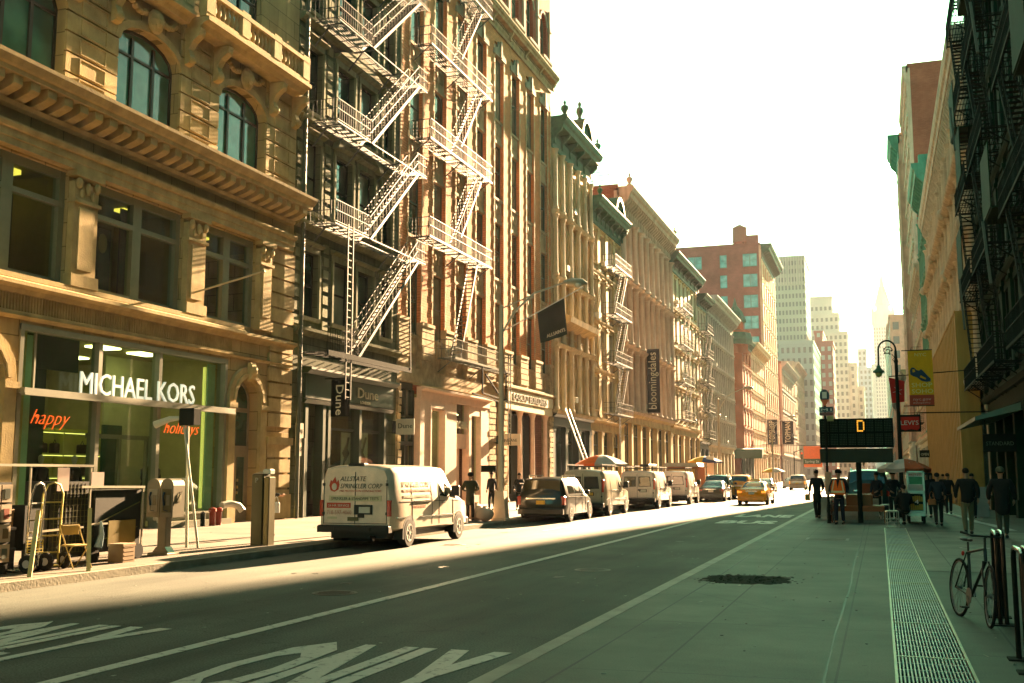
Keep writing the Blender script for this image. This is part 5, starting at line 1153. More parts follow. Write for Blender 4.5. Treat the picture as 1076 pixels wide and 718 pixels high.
# ------------------------------------------------------------------ vehicles (built facing +Y, origin under the middle of the rear bumper)
RUB = PM('tyre rubber', (.015, .015, .014), .85); RIM = PM('wheel metal', (.45, .45, .42), .35, .8); BLKP = PM('black plastic', (.02, .022, .02), .55)
CHR = PM('chrome', (.6, .6, .56), .2, 1.0); LRED = PM('red tail lamp', (.45, .03, .015), .25, coat=.6); LON = PM('lit orange lamp', (1, .35, .03), .3, emit=.1); VG = glass_mat('vehicle glass', (.012, .02, .016), .05); SHG = PM('plate white', (.55, .53, .45), .6); SHY = PM('plate yellow', (.75, .42, .04), .6)
def paint(name, col, rough=.28): return PM(name, col, rough, .0, coat=.45, var=.18)
class Car:
    """st: stations (y, low width, low z, belt width, belt z, shoulder width, shoulder z, roof z)"""
    def __init__(s, st): s.st = st
    def at(s, y):
        a = s.st[0]
        for b in s.st[1:]:
            if y <= b[0]:
                t = (y - a[0]) / max(b[0] - a[0], 1e-6); t = max(0, min(1, t)); return [a[i] + (b[i] - a[i]) * t for i in range(8)]
            a = b
        return list(s.st[-1])
    def ring(s, q):
        y, wl, zl, wb, zb, ws, zs, zr = q
        half = [(wl * .8, zl - .04), (wl, zl + .03), (wl + (wb - wl) * .6, zl + (zb - zl) * .45), (wb, zb - .06), (wb - .01, zb + .02), (ws + .02, zs - .03), (ws - .05, zs + (zr - zs) * .55), (ws * .62, zr - (zr - zs) * .14), (0, zr)]
        return [(x, y, z) for x, z in half] + [(-x, y, z) for x, z in half[-2::-1]]
    def body(s):
        m = MB(); R_ = [s.ring(q) for q in s.st]; n = len(R_[0]); vs = [p for r in R_ for p in r]; fs = []
        for i in range(len(R_) - 1):
            for k in range(n): fs.append((i * n + k, i * n + (k + 1) % n, (i + 1) * n + (k + 1) % n, (i + 1) * n + k))
        fs += [tuple(range(n)), tuple(range((len(R_) - 1) * n, len(R_) * n))]
        return m.add(vs, fs)
    def side(s, y, t, sx=1, o=0):
        q = s.at(y); return (sx * (q[3] + (q[5] - q[3]) * t + o), y, q[4] + (q[6] - q[4]) * t)
    def low(s, y, t, sx=1, o=0):
        q = s.at(y); return (sx * (q[1] + (q[3] - q[1]) * t + o), y, q[2] + (q[4] - q[2]) * t)
    def side_patch(s, m, pts, sx=1, o=.006, th=.012):
        a = [s.side(y, t, sx, o) for y, t in pts]; b = [s.side(y, t, sx, o - th) for y, t in pts]; n = len(a)
        return m.add(a + b, [tuple(range(n)), tuple(range(2 * n - 1, n - 1, -1))] + [(i, (i + 1) % n, n + (i + 1) % n, n + i) for i in range(n)])
    def top(s, y, f, o=0):
        q = s.at(y); return (q[5] * f * .93, y, q[7] - (q[7] - q[6]) * .35 * abs(f) + o)
def wheel_set(root, hw, ys, r=.34, w_=.22, rim=RIM, arch=True, key={}):
    k = (r, w_, rim.name)
    if k not in key:
        t = MB().lathe([(r * .6, -w_ / 2), (r * .93, -w_ / 2), (r, -w_ / 2 + .035), (r, w_ / 2 - .035), (r * .93, w_ / 2), (r * .6, w_ / 2)], 0, 0, 22, 'x')
        m = MB().lathe([(r * .62, w_ / 2 - .015), (r * .62, w_ / 2 + .006), (r * .5, w_ / 2 + .004), (r * .42, w_ / 2 - .03), (r * .16, w_ / 2 - .02), (r * .14, w_ / 2 + .015), (.01, w_ / 2 + .015)], 0, 0, 18, 'x')
        for i in range(7): a = 2 * PI * i / 7; m.tube([(w_ / 2 - .018, r * .16 * math.cos(a), r * .16 * math.sin(a)), (w_ / 2 - .006, r * .55 * math.cos(a), r * .55 * math.sin(a))], .022, 4)
        key[k] = (t.mesh('tyre', RUB, smooth=40), m.mesh('rim', rim, smooth=40))
    for y in ys:
        for sx in (1, -1):
            e = bpy.data.objects.new('wheel', None); COL.objects.link(e); e.parent = root; e.location = (sx * (hw - w_ / 2 + .01), y, r); e.rotation_euler = (0, 0, 0 if sx > 0 else PI)
            for nm, me in zip(('tyre', 'rim'), key[k]): o = bpy.data.objects.new(nm, me); COL.objects.link(o); o.parent = e
def arches(root, hw, ys, r, mat=None):
    m = MB()
    for y in ys:
        for sx in (1, -1):
            a = [(y + (r + .07) * math.cos(PI * i / 12), r + (r + .07) * math.sin(PI * i / 12)) for i in range(13)]
            m.prism([(y + r + .07, .22)] + a + [(y - r - .07, .22)], sx * (hw - .28), sx * (hw + .004), 'x')
    m.build('wheel_arch', mat or BLKP, root)
def van(name, label, pm, loc, rz=0, L=5.5, H=2.1, hw=1.0, rear='solid', rack=False, hood=True, tail='low', plate=SHG, group='vans parked along the left kerb', rim=RIM, sidewin=False):
    r = thing(name, label, 'van', (*loc, 0), rz, group)
    zb = H * .56
    c = Car([(0, hw - .06, .52, hw - .05, zb, hw - .17, H - .3, H - .06), (.12, hw - .01, .48, hw, zb, hw - .12, H - .22, H - .01), (.9, hw, .46, hw, zb, hw - .11, H - .2, H), (L - 2.15, hw, .44, hw, zb, hw - .12, H - .2, H - .01), (L - 1.75, hw, .42, hw, zb, hw - .17, H - .28, H - .08), (L - .95, hw, .42, hw - .02, zb - .06, hw - .16, zb + .06, zb + .12), (L - .3, hw - .03, .42, hw - .06, zb - .14, hw - .2, zb - .04, zb + .02), (L, hw - .15, .46, hw - .18, zb - .3, hw - .3, zb - .22, zb - .18)])
    c.body().build('body', pm, r, smooth=38)
    # rear doors, seams, handles, hinges
    d = MB(); d.box(-.008, .008, -.012, 0, .62, H - .2); d.box(-hw + .13, -hw + .145, -.012, 0, .62, H - .4); d.box(hw - .145, hw - .13, -.012, 0, .62, H - .4); d.box(-hw + .14, hw - .14, -.011, 0, .63, .645); d.build('door_seam', BLKP, r)
    d = MB(); d.rbox(.08, .26, -.035, -.001, .78, .88, .01) if rear == 'solid' else d.rbox(.04, .2, -.035, -.001, 1.0, 1.08, .01)
    for z in (.85, H - .55):
        for sx in (-1, 1): d.box(sx * (hw - .13) - .03, sx * (hw - .13) + .03, -.03, .0, z, z + .07)
    d.build('rear_handle', BLKP, r)
    if rear == 'glass':
        for sx in (-1, 1):
            f = MB(); f.prism([(sx * .07, zb + .05), (sx * (hw - .24), zb + .05), (sx * (hw - .3), H - .33), (sx * .07, H - .33)], -.014, -.0005, 'y'); o = f.build('rear_window', BLKP, r)
            MB().prism([(sx * .1, zb + .08), (sx * (hw - .28), zb + .08), (sx * (hw - .335), H - .36), (sx * .1, H - .36)], -.02, -.0145, 'y').build('pane', VG, o)
    b = MB(); b.rbox(-hw + .02, hw - .02, -.16, .1, .42, .60, .03); b.rbox(-.5, .5, -.19, -.15, .46, .57, .01); b.build('rear_bumper', BLKP, r)
    for sx in (-1, 1):
        z0, z1 = (.82, 1.22) if tail == 'low' else (zb - .1, zb + .45)
        l = MB(); l.rbox(min(sx * (hw - .03), sx * (hw - .125)), max(sx * (hw - .03), sx * (hw - .125)), -.03, .12, z0, z1, .012); l.build('tail_lamp', LRED, r)
    p = MB(); p.rbox(-.02, .48, -.03, -.001, .86, 1.1, .01) if rear == 'solid' else p.rbox(.12, .52, -.025, -.001, .92, 1.08, .01); po = p.build('plate_holder', BLKP, r)
    q = MB(); (q.box(.12, .42, -.036, -.031, .90, 1.05) if rear == 'solid' else q.box(.16, .48, -.03, -.026, .94, 1.06)); q.build('licence_plate', plate, po)
    # side glass, seams, mirrors
    for sx in (1, -1):
        g = MB(); y0, y1 = L - 2.55, L - 1.55
        c.side_patch(g, [(y0, .12), (y1 + .42, .12), (y1 + .15, .6), (y1 - .1, .88), (y0, .88)], sx); g.build('side_window', VG, r)
        if sidewin:
            for a in (.5, 1.75): g = MB(); c.side_patch(g, [(a, .14), (a + 1.1, .14), (a + 1.1, .86), (a, .86)], sx); g.build('side_window', VG, r)
        e = MB()
        for y in (L - 2.6, L - 1.5, 1.35, 2.75):
            q0 = c.low(y, .1, sx, .002); q1 = c.side(y, .0, sx, .004); q2 = c.side(y, .92, sx, .004); e.bar(q0, q1, .012)
            if y != L - 1.5: e.bar(q1, q2, .012)
        e.bar(c.low(.5, .98, sx, .006), c.low(L - 1.0, .98, sx, .006), .016); e.build('door_seam', BLKP, r)
        e = MB(); e.bar(c.low(1.4, .96, sx, .016), c.low(2.7, .96, sx, .016), .035); e.bar(c.low(L - 2.45, .86, sx, .03), c.low(L - 2.25, .86, sx, .03), .04); e.bar(c.low(.3, .42, sx, .02), c.low(.9, .42, sx, .02), .03); e.bar(c.low(1.9, .42, sx, .02), c.low(L - 1.4, .42, sx, .02), .03); e.build('chrome_trim', CHR, r)
        mm = MB(); x = sx * (hw + .02); mm.rbox(min(x, x + sx * .24), max(x, x + sx * .24), L - 1.75, L - 1.6, zb + .06, zb + .36, .03); mm.bar((x - sx * .06, L - 1.6, zb + .1), (x + sx * .1, L - 1.66, zb + .14), .04); mm.build('wing_mirror', BLKP, r)
    # windscreen and nose
    y0, y1 = L - 1.7, L - 1.0
    a = [c.top(y0, -.95, .012), c.top(y0, .95, .012), c.top(y1, 1, .012), c.top(y1, -1, .012)]; bq = [(x, y - .01, z - .012) for x, y, z in a]
    MB().add(a + bq, [(0, 1, 2, 3), (7, 6, 5, 4), (0, 4, 5, 1), (1, 5, 6, 2), (2, 6, 7, 3), (3, 7, 4, 0)]).build('windscreen', VG, r)
    f = MB(); f.rbox(-hw + .1, hw - .1, L - .08, L + .1, .4, .6, .03); f.build('front_bumper', BLKP, r)
    for sx in (-1, 1): MB().rbox(min(sx * .55, sx * .8), max(sx * .55, sx * .8), L - .06, L + .02, .66, .82, .02).build('headlight', CHR, r)
    ch = MB(); ch.box(-hw + .25, hw - .25, .3, L - .4, .26, .46); ch.tube([(-.3, .5, .3), (.3, .5, .3)], .13, 8); ch.tube([(.4, -.02, .3), (.4, .8, .3)], .035, 6); ch.build('underbody', BLKP, r)
    ys = (1.15, L - 1.0); arches(r, hw, ys, .37); wheel_set(r, hw, ys, .37, .24, rim)
    if rack:
        k = MB()
        for y in (.4, 1.4, 2.4, L - 2.5): k.bar((-hw + .2, y, H + .12), (hw - .2, y, H + .12), .04); [k.bar((sx * (hw - .2), y, H - .12), (sx * (hw - .2), y, H + .2), .035) for sx in (-1, 1)]
        for sx in (-1, 1): k.bar((sx * (hw - .2), .3, H + .2), (sx * (hw - .2), L - 2.3, H + .2), .04)
        k.build('roof_rack', IRON, r)
        if rack == 'ladder':
            k = MB()
            for x in (-.5, -.15): k.bar((x, .1, H + .24), (x, L - 2.0, H + .24), .05)
            for y in range(9): k.bar((-.5, .2 + y * .36, H + .24), (-.15, .2 + y * .36, H + .24), .03)
            k.rbox(.1, .6, .3, 2.6, H + .2, H + .34, .02); k.build('roof_ladder', BLKP, r)
    else:
        MB().rbox(-.22, .22, .02, .3, H - .05, H + .02, .02).build('third_brake_lamp_housing', BLKP, r)
    return r
WV = paint('dusty white van paint', (.74, .60, .48), .32); BEI = paint('beige silver van paint', (.42, .37, .27), .3); PWV = paint('white van paint', (.70, .60, .54), .32)
v = van('delivery_van', 'white delivery van with dark rear bumper and sprinkler company lettering, nearest vehicle at the kerb', WV, (-12.5, 24.15), R(2.0), L=5.9, H=2.12, hw=1.0)
RD = PM('red van lettering', (.50, .07, .04), .5); DKL = PM('dark van lettering', (.05, .05, .045), .5); YEL = PM('faded yellow panel', (.55, .50, .33), .6); FR = PM('faded van lettering', (.42, .36, .27), .6); FRR = PM('faded red lettering', (.55, .26, .18), .6)
text('ALLSTATE', .17, (-.42, -.013, 1.69), FC, DKL, v, ext=.002, width=.72, shear=.25); text('SPRINKLER CORP', .17, (-.42, -.013, 1.51), FC, DKL, v, ext=.002, width=1.15, shear=.25)
text('FIRE PROTECTION CONTRACTORS', .07, (-.44, -.013, 1.42), FC, RD, v, ext=.002, width=1.15, shear=.25)
MB().box(-.72, .72, -.012, -.004, 1.19, 1.33).build('yellow_stripe', YEL, v); text('SPRINKLER & STANDPIPE TESTS', .1, (-.66, -.016, 1.22), FC, DKL, v, ext=.002, width=1.3)
rp = MB().box(-.78, -.12, -.012, -.004, 1.02, 1.15).build('red_panel', RD, v); text('24 HR SERVICE', .08, (-.74, -.016, 1.055), FC, PM('cream van lettering', (.7, .66, .55), .5), rp, ext=.002, width=.58)
text('718-597-4060', .15, (-.78, -.013, .86), FC, FRR, v, ext=.002, width=.68); MB().box(-.76, -.5, -.012, -.004, .75, .80).build('small_decal', YEL, v)
em = MB().prism([(-.58, 1.42), (-.47, 1.48), (-.44, 1.6), (-.47, 1.72), (-.52, 1.66), (-.56, 1.8), (-.64, 1.68), (-.68, 1.72), (-.72, 1.58), (-.68, 1.46)], -.012, -.004, 'y').build('flame_emblem', RD, v); MB().ball((-.58, -.012, 1.55), .07, .006, .09).build('emblem_face', PM('emblem face', (.6, .55, .48), .6), em)
c_ = MB().box(-.2, .1, -.013, -.004, .70, .80).build('rear_step_decal', PM('dark decal', (.12, .11, .05), .5), v)
for s_, z, sz, mt, wd in (('SPRINKLER CORP', 1.55, .2, FR, 2.0), ('FIRE PROTECTION CONTRACTORS', 1.42, .1, FRR, 2.0), ('SPRINKLER & STANDPIPE TESTS', 1.26, .11, FR, 1.9)): text(s_, sz, (1.006 - max(0, z - 1.2) * .12, .75, z), (R(90 - 7), 0, R(90)), mt, v, ext=.003, width=wd, name='side_lettering')
text('24 HOUR SERVICE', .1, (1.003, 1.3, .98), FX, FRR, v, ext=.003, width=1.0, shear=.3, name='side_lettering')
v2 = van('cargo_van', 'beige silver van with a roof rack and red upright tail lamps behind the dark minivan', BEI, (-12.6, 46.2), R(1), L=5.6, H=2.1, hw=1.0, rear='glass', rack=True, tail='high', plate=SHY)
v3 = van('cargo_van', 'pinkish white van with ladder laden roof rack and green tinted rear window', PWV, (-12.4, 56.6), R(1), L=5.6, H=2.08, hw=1.0, rear='glass', rack='ladder', tail='high')
v4 = van('cargo_van', 'white van with cluttered roof rack at the far end of the parked vans', PWV, (-12.2, 65.6), R(1), L=5.3, H=2.1, hw=1.0, rear='glass', rack=True, tail='high')
def hatch(name, label, cat, pm, loc, rz=0, L=4.9, H=1.75, hw=.98, plate=SHY, group=None, lamp=LRED, rails=True):
    """minivan or sports utility car: tall tail with sloping tailgate glass"""
    r = thing(name, label, cat, (*loc, 0), rz, group); zb = H * .58
    c = Car([(0, hw - .16, .42, hw - .12, zb - .12, hw - .2, zb + .0, zb + .06), (.08, hw - .06, .34, hw - .05, zb - .02, hw - .14, zb + .1, zb + .2), (.32, hw - .02, .3, hw - .01, zb, hw - .22, H - .2, H - .06), (.55, hw, .28, hw, zb, hw - .2, H - .14, H), (2.4, hw, .28, hw, zb, hw - .2, H - .12, H + .01), (L - 2.1, hw, .28, hw, zb - .02, hw - .22, H - .16, H - .05), (L - 1.15, hw, .28, hw - .03, zb - .06, hw - .14, zb + .04, zb + .08), (L - .3, hw - .06, .28, hw - .1, zb - .22, hw - .2, zb - .14, zb - .1), (L, hw - .3, .34, hw - .3, zb - .4, hw - .4, zb - .34, zb - .3)])
    c.body().build('body', pm, r, smooth=42)
    z0, z1 = zb + .0, H - .13; ya = lambda z: .06 + (z - zb) * .30 - .022
    f = MB(); P = [(-hw + .2, z0), (hw - .2, z0), (hw - .26, z1), (-hw + .26, z1)]; f.add([(x, ya(z) + (0 if z == z1 else .0), z) for x, z in P] + [(x, ya(z) + .1, z) for x, z in P], [(0, 1, 2, 3), (7, 6, 5, 4), (0, 4, 5, 1), (1, 5, 6, 2), (2, 6, 7, 3), (3, 7, 4, 0)]); f.build('rear_window', VG, r)
    for sx in (-1, 1):
        l = MB(); a, b_ = sorted((sx * (hw - .02), sx * (hw - .2))); l.rbox(a, b_, -.0, .3, zb - .34, zb + .0, .03); l.build('tail_lamp', lamp, r)
        for (q0, q1) in ((.7, 1.65), (1.72, 2.7), (2.78, L - 1.75)):
            g = MB(); c.side_patch(g, [(q0, .14), (q1, .14), (min(q1, L - 1.95), .84), (q0 + .06, .84)], sx); g.build('side_window', VG, r)
        e = MB()
        for y in (1.68, 2.74, L - 1.62): e.bar(c.low(y, .1, sx, .002), c.side(y, 0, sx, .004), .012)
        e.build('door_seam', BLKP, r)
        e = MB(); e.bar(c.low(.5, .97, sx, .012), c.low(L - 1.2, .97, sx, .012), .02)
        if rails: e.bar((sx * (hw - .3), .7, H + .06), (sx * (hw - .3), L - 2.3, H + .06), .035); [e.bar((sx * (hw - .3), y, H - .05), (sx * (hw - .3), y, H + .06), .03) for y in (.75, 1.7, L - 2.35)]
        e.build('chrome_trim', CHR, r)
        mm = MB(); x = sx * (hw - .01); mm.rbox(min(x, x + sx * .2), max(x, x + sx * .2), L - 1.85, L - 1.72, zb + .04, zb + .2, .03); mm.build('wing_mirror', BLKP, r)
    b = MB(); b.rbox(-hw + .06, hw - .06, -.1, .12, .32, .55, .04); b.build('rear_bumper', pm, r)
    d = MB(); d.rbox(-.6, .6, -.03, .05, zb - .12, zb - .06, .01); d.build('chrome_bar', CHR, r)
    MB().box(-.17, .17, -.06, -.0, zb - .32, zb - .17).build('licence_plate', plate, r)
    y0, y1 = L - 2.0, L - 1.2; a = [c.top(y0, -.95, .012), c.top(y0, .95, .012), c.top(y1, 1, .012), c.top(y1, -1, .012)]; bq = [(x, y - .01, z - .012) for x, y, z in a]
    MB().add(a + bq, [(0, 1, 2, 3), (7, 6, 5, 4), (0, 4, 5, 1), (1, 5, 6, 2), (2, 6, 7, 3), (3, 7, 4, 0)]).build('windscreen', VG, r)
    for sx in (-1, 1): MB().rbox(min(sx * .5, sx * .72), max(sx * .5, sx * .72), L - .2, L - .02, .55, .68, .02).build('headlight', CHR, r)
    MB().box(-hw + .25, hw - .25, .25, L - .3, .2, .34).build('underbody', BLKP, r)
    ys = (.95, L - .95); arches(r, hw, ys, .34); wheel_set(r, hw, ys, .34, .22); return r
hatch('minivan', 'dark green black minivan with orange plate and chrome bar, parked beyond the lamp post', 'minivan', paint('black green car paint', (.012, .016, .012), .3), (-12.58, 39.9), R(1.2), L=5.0, H=1.76, hw=.98)
hatch('sports_utility_car', 'dark sports utility car with green tinted rear glass standing beside the yellow cab', 'car', paint('dark green car paint', (.02, .06, .045), .2), (-11.6, 80.2), 0, L=4.8, H=1.85, hw=.98)
hatch('sports_utility_car', 'silver tan sports utility car with glowing tail lamps, farthest car near the bus pole', 'car', paint('champagne car paint', (.45, .36, .28), .3), (-9.6, 134), 0, L=4.7, H=1.85, hw=.98, lamp=LON)
hatch('yellow_cab', 'tall boxy yellow cab behind the low yellow cab', 'taxi', paint('cab yellow paint', (.85, .33, .015), .25), (-10.6, 84.5), 0, L=4.6, H=1.85, hw=.98, lamp=LRED)
def sedan(name, label, cat, pm, loc, rz=0, L=4.85, hw=.92, lamp=LRED, roof=None, plate=SHG, group=None):
    r = thing(name, label, cat, (*loc, 0), rz, group); H = 1.45
    c = Car([(0, hw - .2, .42, hw - .16, .78, hw - .22, .9, .93), (.1, hw - .06, .3, hw - .05, .86, hw - .12, .97, 1.0), (.85, hw, .26, hw, .88, hw - .1, .99, 1.04), (1.15, hw, .26, hw, .9, hw - .2, 1.16, 1.2), (1.6, hw, .26, hw, .91, hw - .27, 1.34, 1.42), (2.2, hw, .26, hw, .91, hw - .27, 1.36, H), (2.9, hw, .26, hw, .9, hw - .27, 1.3, H - .07), (3.55, hw, .26, hw - .01, .88, hw - .12, .98, 1.02), (4.5, hw - .05, .28, hw - .08, .7, hw - .18, .78, .82), (L, hw - .3, .34, hw - .3, .55, hw - .4, .6, .64)])
    c.body().build('body', pm, r, smooth=42)
    a = [c.top(.95, -.9, .014), c.top(.95, .9, .014), c.top(1.55, .85, .014), c.top(1.55, -.85, .014)]; bq = [(x, y, z - .014) for x, y, z in a]; F6 = [(0, 1, 2, 3), (7, 6, 5, 4), (0, 4, 5, 1), (1, 5, 6, 2), (2, 6, 7, 3), (3, 7, 4, 0)]
    MB().add(a + bq, F6).build('rear_window', VG, r)
    a = [c.top(2.95, -.85, .014), c.top(2.95, .85, .014), c.top(3.5, .95, .014), c.top(3.5, -.95, .014)]; bq = [(x, y, z - .014) for x, y, z in a]; MB().add(a + bq, F6).build('windscreen', VG, r)
    for sx in (-1, 1):
        a_, b_ = sorted((sx * (hw - .06), sx * (hw - .34))); MB().rbox(a_, b_, -.0, .2, .74, .88, .02).build('tail_lamp', lamp, r)
        for q in ([(1.25, .2), (2.15, .2), (2.15, .9), (1.7, .9)], [(2.22, .2), (3.1, .2), (2.75, .9), (2.22, .9)]): g = MB(); c.side_patch(g, q, sx); g.build('side_window', VG, r)
        e = MB(); [e.bar(c.low(y, .1, sx, .002), c.side(y, 0, sx, .004), .012) for y in (1.35, 2.2, 3.2)]; e.build('door_seam', BLKP, r)
        x = sx * (hw - .01); MB().rbox(min(x, x + sx * .17), max(x, x + sx * .17), 3.0, 3.12, .95, 1.08, .03).build('wing_mirror', BLKP, r)
    MB().rbox(-hw + .1, hw - .1, -.08, .14, .3, .52, .04).build('rear_bumper', pm, r); MB().box(-.17, .17, -.03, .0, .66, .8).build('licence_plate', plate, r); MB().box(-.35, .35, -.02, .02, .84, .87).build('chrome_bar', CHR, r)
    MB().box(-hw + .25, hw - .25, .25, L - .3, .18, .32).build('underbody', BLKP, r)
    if roof: MB().rbox(-.3, .3, 2.0, 2.2, 1.45, 1.6, .03).build('roof_light', PM('cab roof sign', (.7, .6, .3), .5), r)
    ys = (.95, 3.85); arches(r, hw, ys, .32); wheel_set(r, hw, ys, .32, .2); return r
sedan('yellow_cab', 'low yellow cab with lit tail lamps driving away in the sunlit lane', 'taxi', MATS['cab yellow paint'], (-7.5, 66.6), R(-1), lamp=LON, roof=True)
sedan('parked_car', 'dark sedan parked between the last van and the dark sports utility car', 'car', paint('dark grey car paint', (.06, .065, .055), .25), (-11.1, 74.2), R(1))
CARG = 'small cars in the far traffic'
for i, (x, y, col, lab) in enumerate(((-11.9, 96, 'silver', 'silver sedan just past the tall yellow cab'), (-11.7, 104, 'maroon', 'dark brown sedan beyond the silver sedan'), (-11.4, 113, 'silver2', 'pale sedan ahead of the dark brown sedan'), (-7.4, 146, 'white', 'white sedan just ahead of the champagne car'), (-5.2, 128, 'cab', 'small yellow cab nearest the right kerb in the far traffic'), (-11.8, 150, 'white2', 'white sedan at the far left kerb before the crosswalk'), (-5.4, 165, 'dark', 'dark sedan at the far crosswalk'))):
    cl = dict(silver=(.5, .48, .42), maroon=(.10, .05, .03), silver2=(.55, .5, .42), white=(.7, .66, .58), cab=(.72, .30, .02), white2=(.68, .66, .6), dark=(.05, .05, .05))[col]
    sedan('yellow_cab' if col == 'cab' else 'small_sedan', lab, 'taxi' if col == 'cab' else 'car', paint('traffic paint ' + col, cl), (x, y), group=CARG)
# ------------------------------------------------------------------ people
SKIN = PM('skin', (.42, .24, .15), .6); HAIR = PM('dark hair', (.02, .015, .01), .8)
def skin_mesh(name, pts, edges, rad, mat, sub=1, root=0):
    me = bpy.data.meshes.new(name); me.from_pydata(pts, edges, []); o = bpy.data.objects.new(name, me); COL.objects.link(o)
    bpy.context.view_layer.objects.active = o
    m = o.modifiers.new('skin', 'SKIN'); m.use_smooth_shade = True
    for i, v in enumerate(me.skin_vertices[0].data): v.radius = (rad[i][0], rad[i][1]) if isinstance(rad[i], tuple) else (rad[i], rad[i]); v.use_root = (i == root)
    s = o.modifiers.new('sub', 'SUBSURF'); s.levels = sub; s.render_levels = sub
    bpy.context.view_layer.update()
    out = bpy.data.meshes.new_from_object(o.evaluated_get(bpy.context.evaluated_depsgraph_get())); bpy.data.objects.remove(o); bpy.data.meshes.remove(me)
    out.name = name; out.materials.clear(); out.materials.append(mat); out.shade_smooth(); return out
def join_into(me, mb):
    bm = bmesh.new(); bm.from_mesh(me); n = len(bm.verts); vs = [bm.verts.new(p) for p in mb.v]
    for f in mb.f:
        try: bm.faces.new([vs[i] for i in f])
        except ValueError: pass
    bmesh.ops.recalc_face_normals(bm, faces=bm.faces)
    for f in bm.faces: f.smooth = True
    bm.to_mesh(me); bm.free()
def person(label, x, y, face, z=.15, h=1.75, top=None, legs=None, coat=False, hair='short', stride=.3, arms=((.1, -.05), (.1, .05)), seat=0, lean=0, hat=None, shoe=None, skirt=False, bulk=1.0, skin=SKIN, group=None, bend=0, fat=1.0):
    """front of the body is local +Y. arms: per side (elbow bend forward, hand forward offset); stride: distance between feet fore and aft"""
    t = thing('person', label, 'person', (x, y, z), face, group); k = h / 1.75
    top = top or PM('black coat cloth', (.015, .017, .015), .9); legs = legs or PM('dark trousers cloth', (.02, .024, .022), .9); shoe = shoe or PM('black shoe', (.012, .012, .012), .5)
    hipz = .93 - (seat if seat else 0); ln = lean or (.14 if stride >= .3 else .03)
    def S(p): return (p[0] * k, p[1] * k, p[2] * k)
    hip = (0, 0, hipz); waist = (0, ln * .15, hipz + .17); chest = (0, ln * .35, hipz + .37); neck = (0, ln * .5, hipz + .57); jaw = (0, ln * .52 + .015, hipz + .64); head = (0, ln * .55 + .01, hipz + .76)
    P = {'hip': hip, 'waist': waist, 'chest': chest, 'neck': neck, 'jaw': jaw, 'head': head}; limbs = []
    A = {}; Lg = {}
    for i, sx in enumerate((-1, 1)):
        bend_, fw = arms[i]; sh = (sx * .17 * bulk, chest[1] - .005, hipz + .51)
        el = (sx * .245 * bulk, sh[1] - .03 + fw * .4, sh[2] - .27 + max(0, bend_ - .6) * .1); wr = (sx * (.235 * bulk if bend_ < .6 else .15), el[1] + .04 + bend_ * .25 + fw * .3, el[2] - .24 + bend_ * .22)
        A[sx] = (sh, el, wr)
        fy = sx * stride * .5
        if seat: kn = (sx * .11, .42, hipz + .02); an = (sx * .11, .42, .09)
        else: kn = (sx * .095, fy * .45 + .03 + (bend if sx < 0 else 0), hipz * .53); an = (sx * .09, fy - .02 * (fy < 0), .09 + (.06 if fy < -.12 else 0))
        Lg[sx] = ((sx * .085, 0, hipz - .06), kn, an)
    # body: head, neck, trunk, arms and legs as one surface
    pts, ed, ra = [], [], []
    def add(p, r, par=None): pts.append(S(p)); ra.append(r if isinstance(r, tuple) else r * k); (ed.append((par, len(pts) - 1)) if par is not None else None); return len(pts) - 1
    h0 = add(hip, .1); w0 = add(waist, .095, h0); c0 = add(chest, .12, w0); n0 = add(neck, .055, c0); j0 = add(jaw, .062, n0); e0 = add(head, .082, j0); add((0, head[1] - .01, head[2] + .07), .07, e0)
    for sx in (-1, 1):
        sh, el, wr = A[sx]; a = add(sh, .052, c0); b = add(el, .037, a); c = add(wr, .025, b)
        hp, kn, an = Lg[sx]; a = add(hp, .07, h0); b = add(kn, .052, a); c = add(an, .036, b); add((an[0], an[1] + .15, .045), .032, c)
    me = skin_mesh('body', pts, ed, ra, skin)
    hm = MB()
    for sx in (-1, 1):            # palms and five unequal curled fingers
        _, el, wr = A[sx]; w_ = Vector(S(wr)); d = (w_ - Vector(S(el))).normalized(); side = Vector((0, 1, 0)); side = (side - d * side.dot(d)).normalized(); nrm = d.cross(side)
        pm = w_ + d * .05 * k; hm.tube([w_ - d * .01, w_ + d * .03, pm + d * .035], [.022, .034, .03], 8)
        for j, (ln_, off) in enumerate(((.07, .028), (.08, .010), (.075, -.010), (.058, -.027))):
            b0 = pm + d * .03 + side * off; hm.tube([b0, b0 + d * ln_ * .5, b0 + d * ln_ * .85 + nrm * sx * -.02], [.009, .0085, .006], 5)
        b0 = w_ + d * .03 + side * .028; hm.tube([b0, b0 + side * .025 + d * .02, b0 + side * .03 + d * .05], [.011, .010, .007], 5)
    H_ = Vector(S(head))          # nose, ears, chin, mouth ridge
    hm.tube([H_ + Vector((0, .085, .0)) * k, H_ + Vector((0, .105, -.03)) * k], [.010, .014], 5)
    for sx in (-1, 1): hm.ball(H_ + Vector((sx * .082, 0, -.015)) * k, .012, .02, .03, 6, 4)
    hm.ball(H_ + Vector((0, .075, -.065)) * k, .022, .012, .007, 6, 4)
    join_into(me, hm); o = bpy.data.objects.new('body', me); COL.objects.link(o); o.parent = t
    ey = MB(); [ey.ball(H_ + Vector((sx * .03, .083, .012)) * k, .011, .006, .008, 6, 4) for sx in (-1, 1)]; ey.build('eye', PM('eye dark', (.02, .015, .01), .3), t)
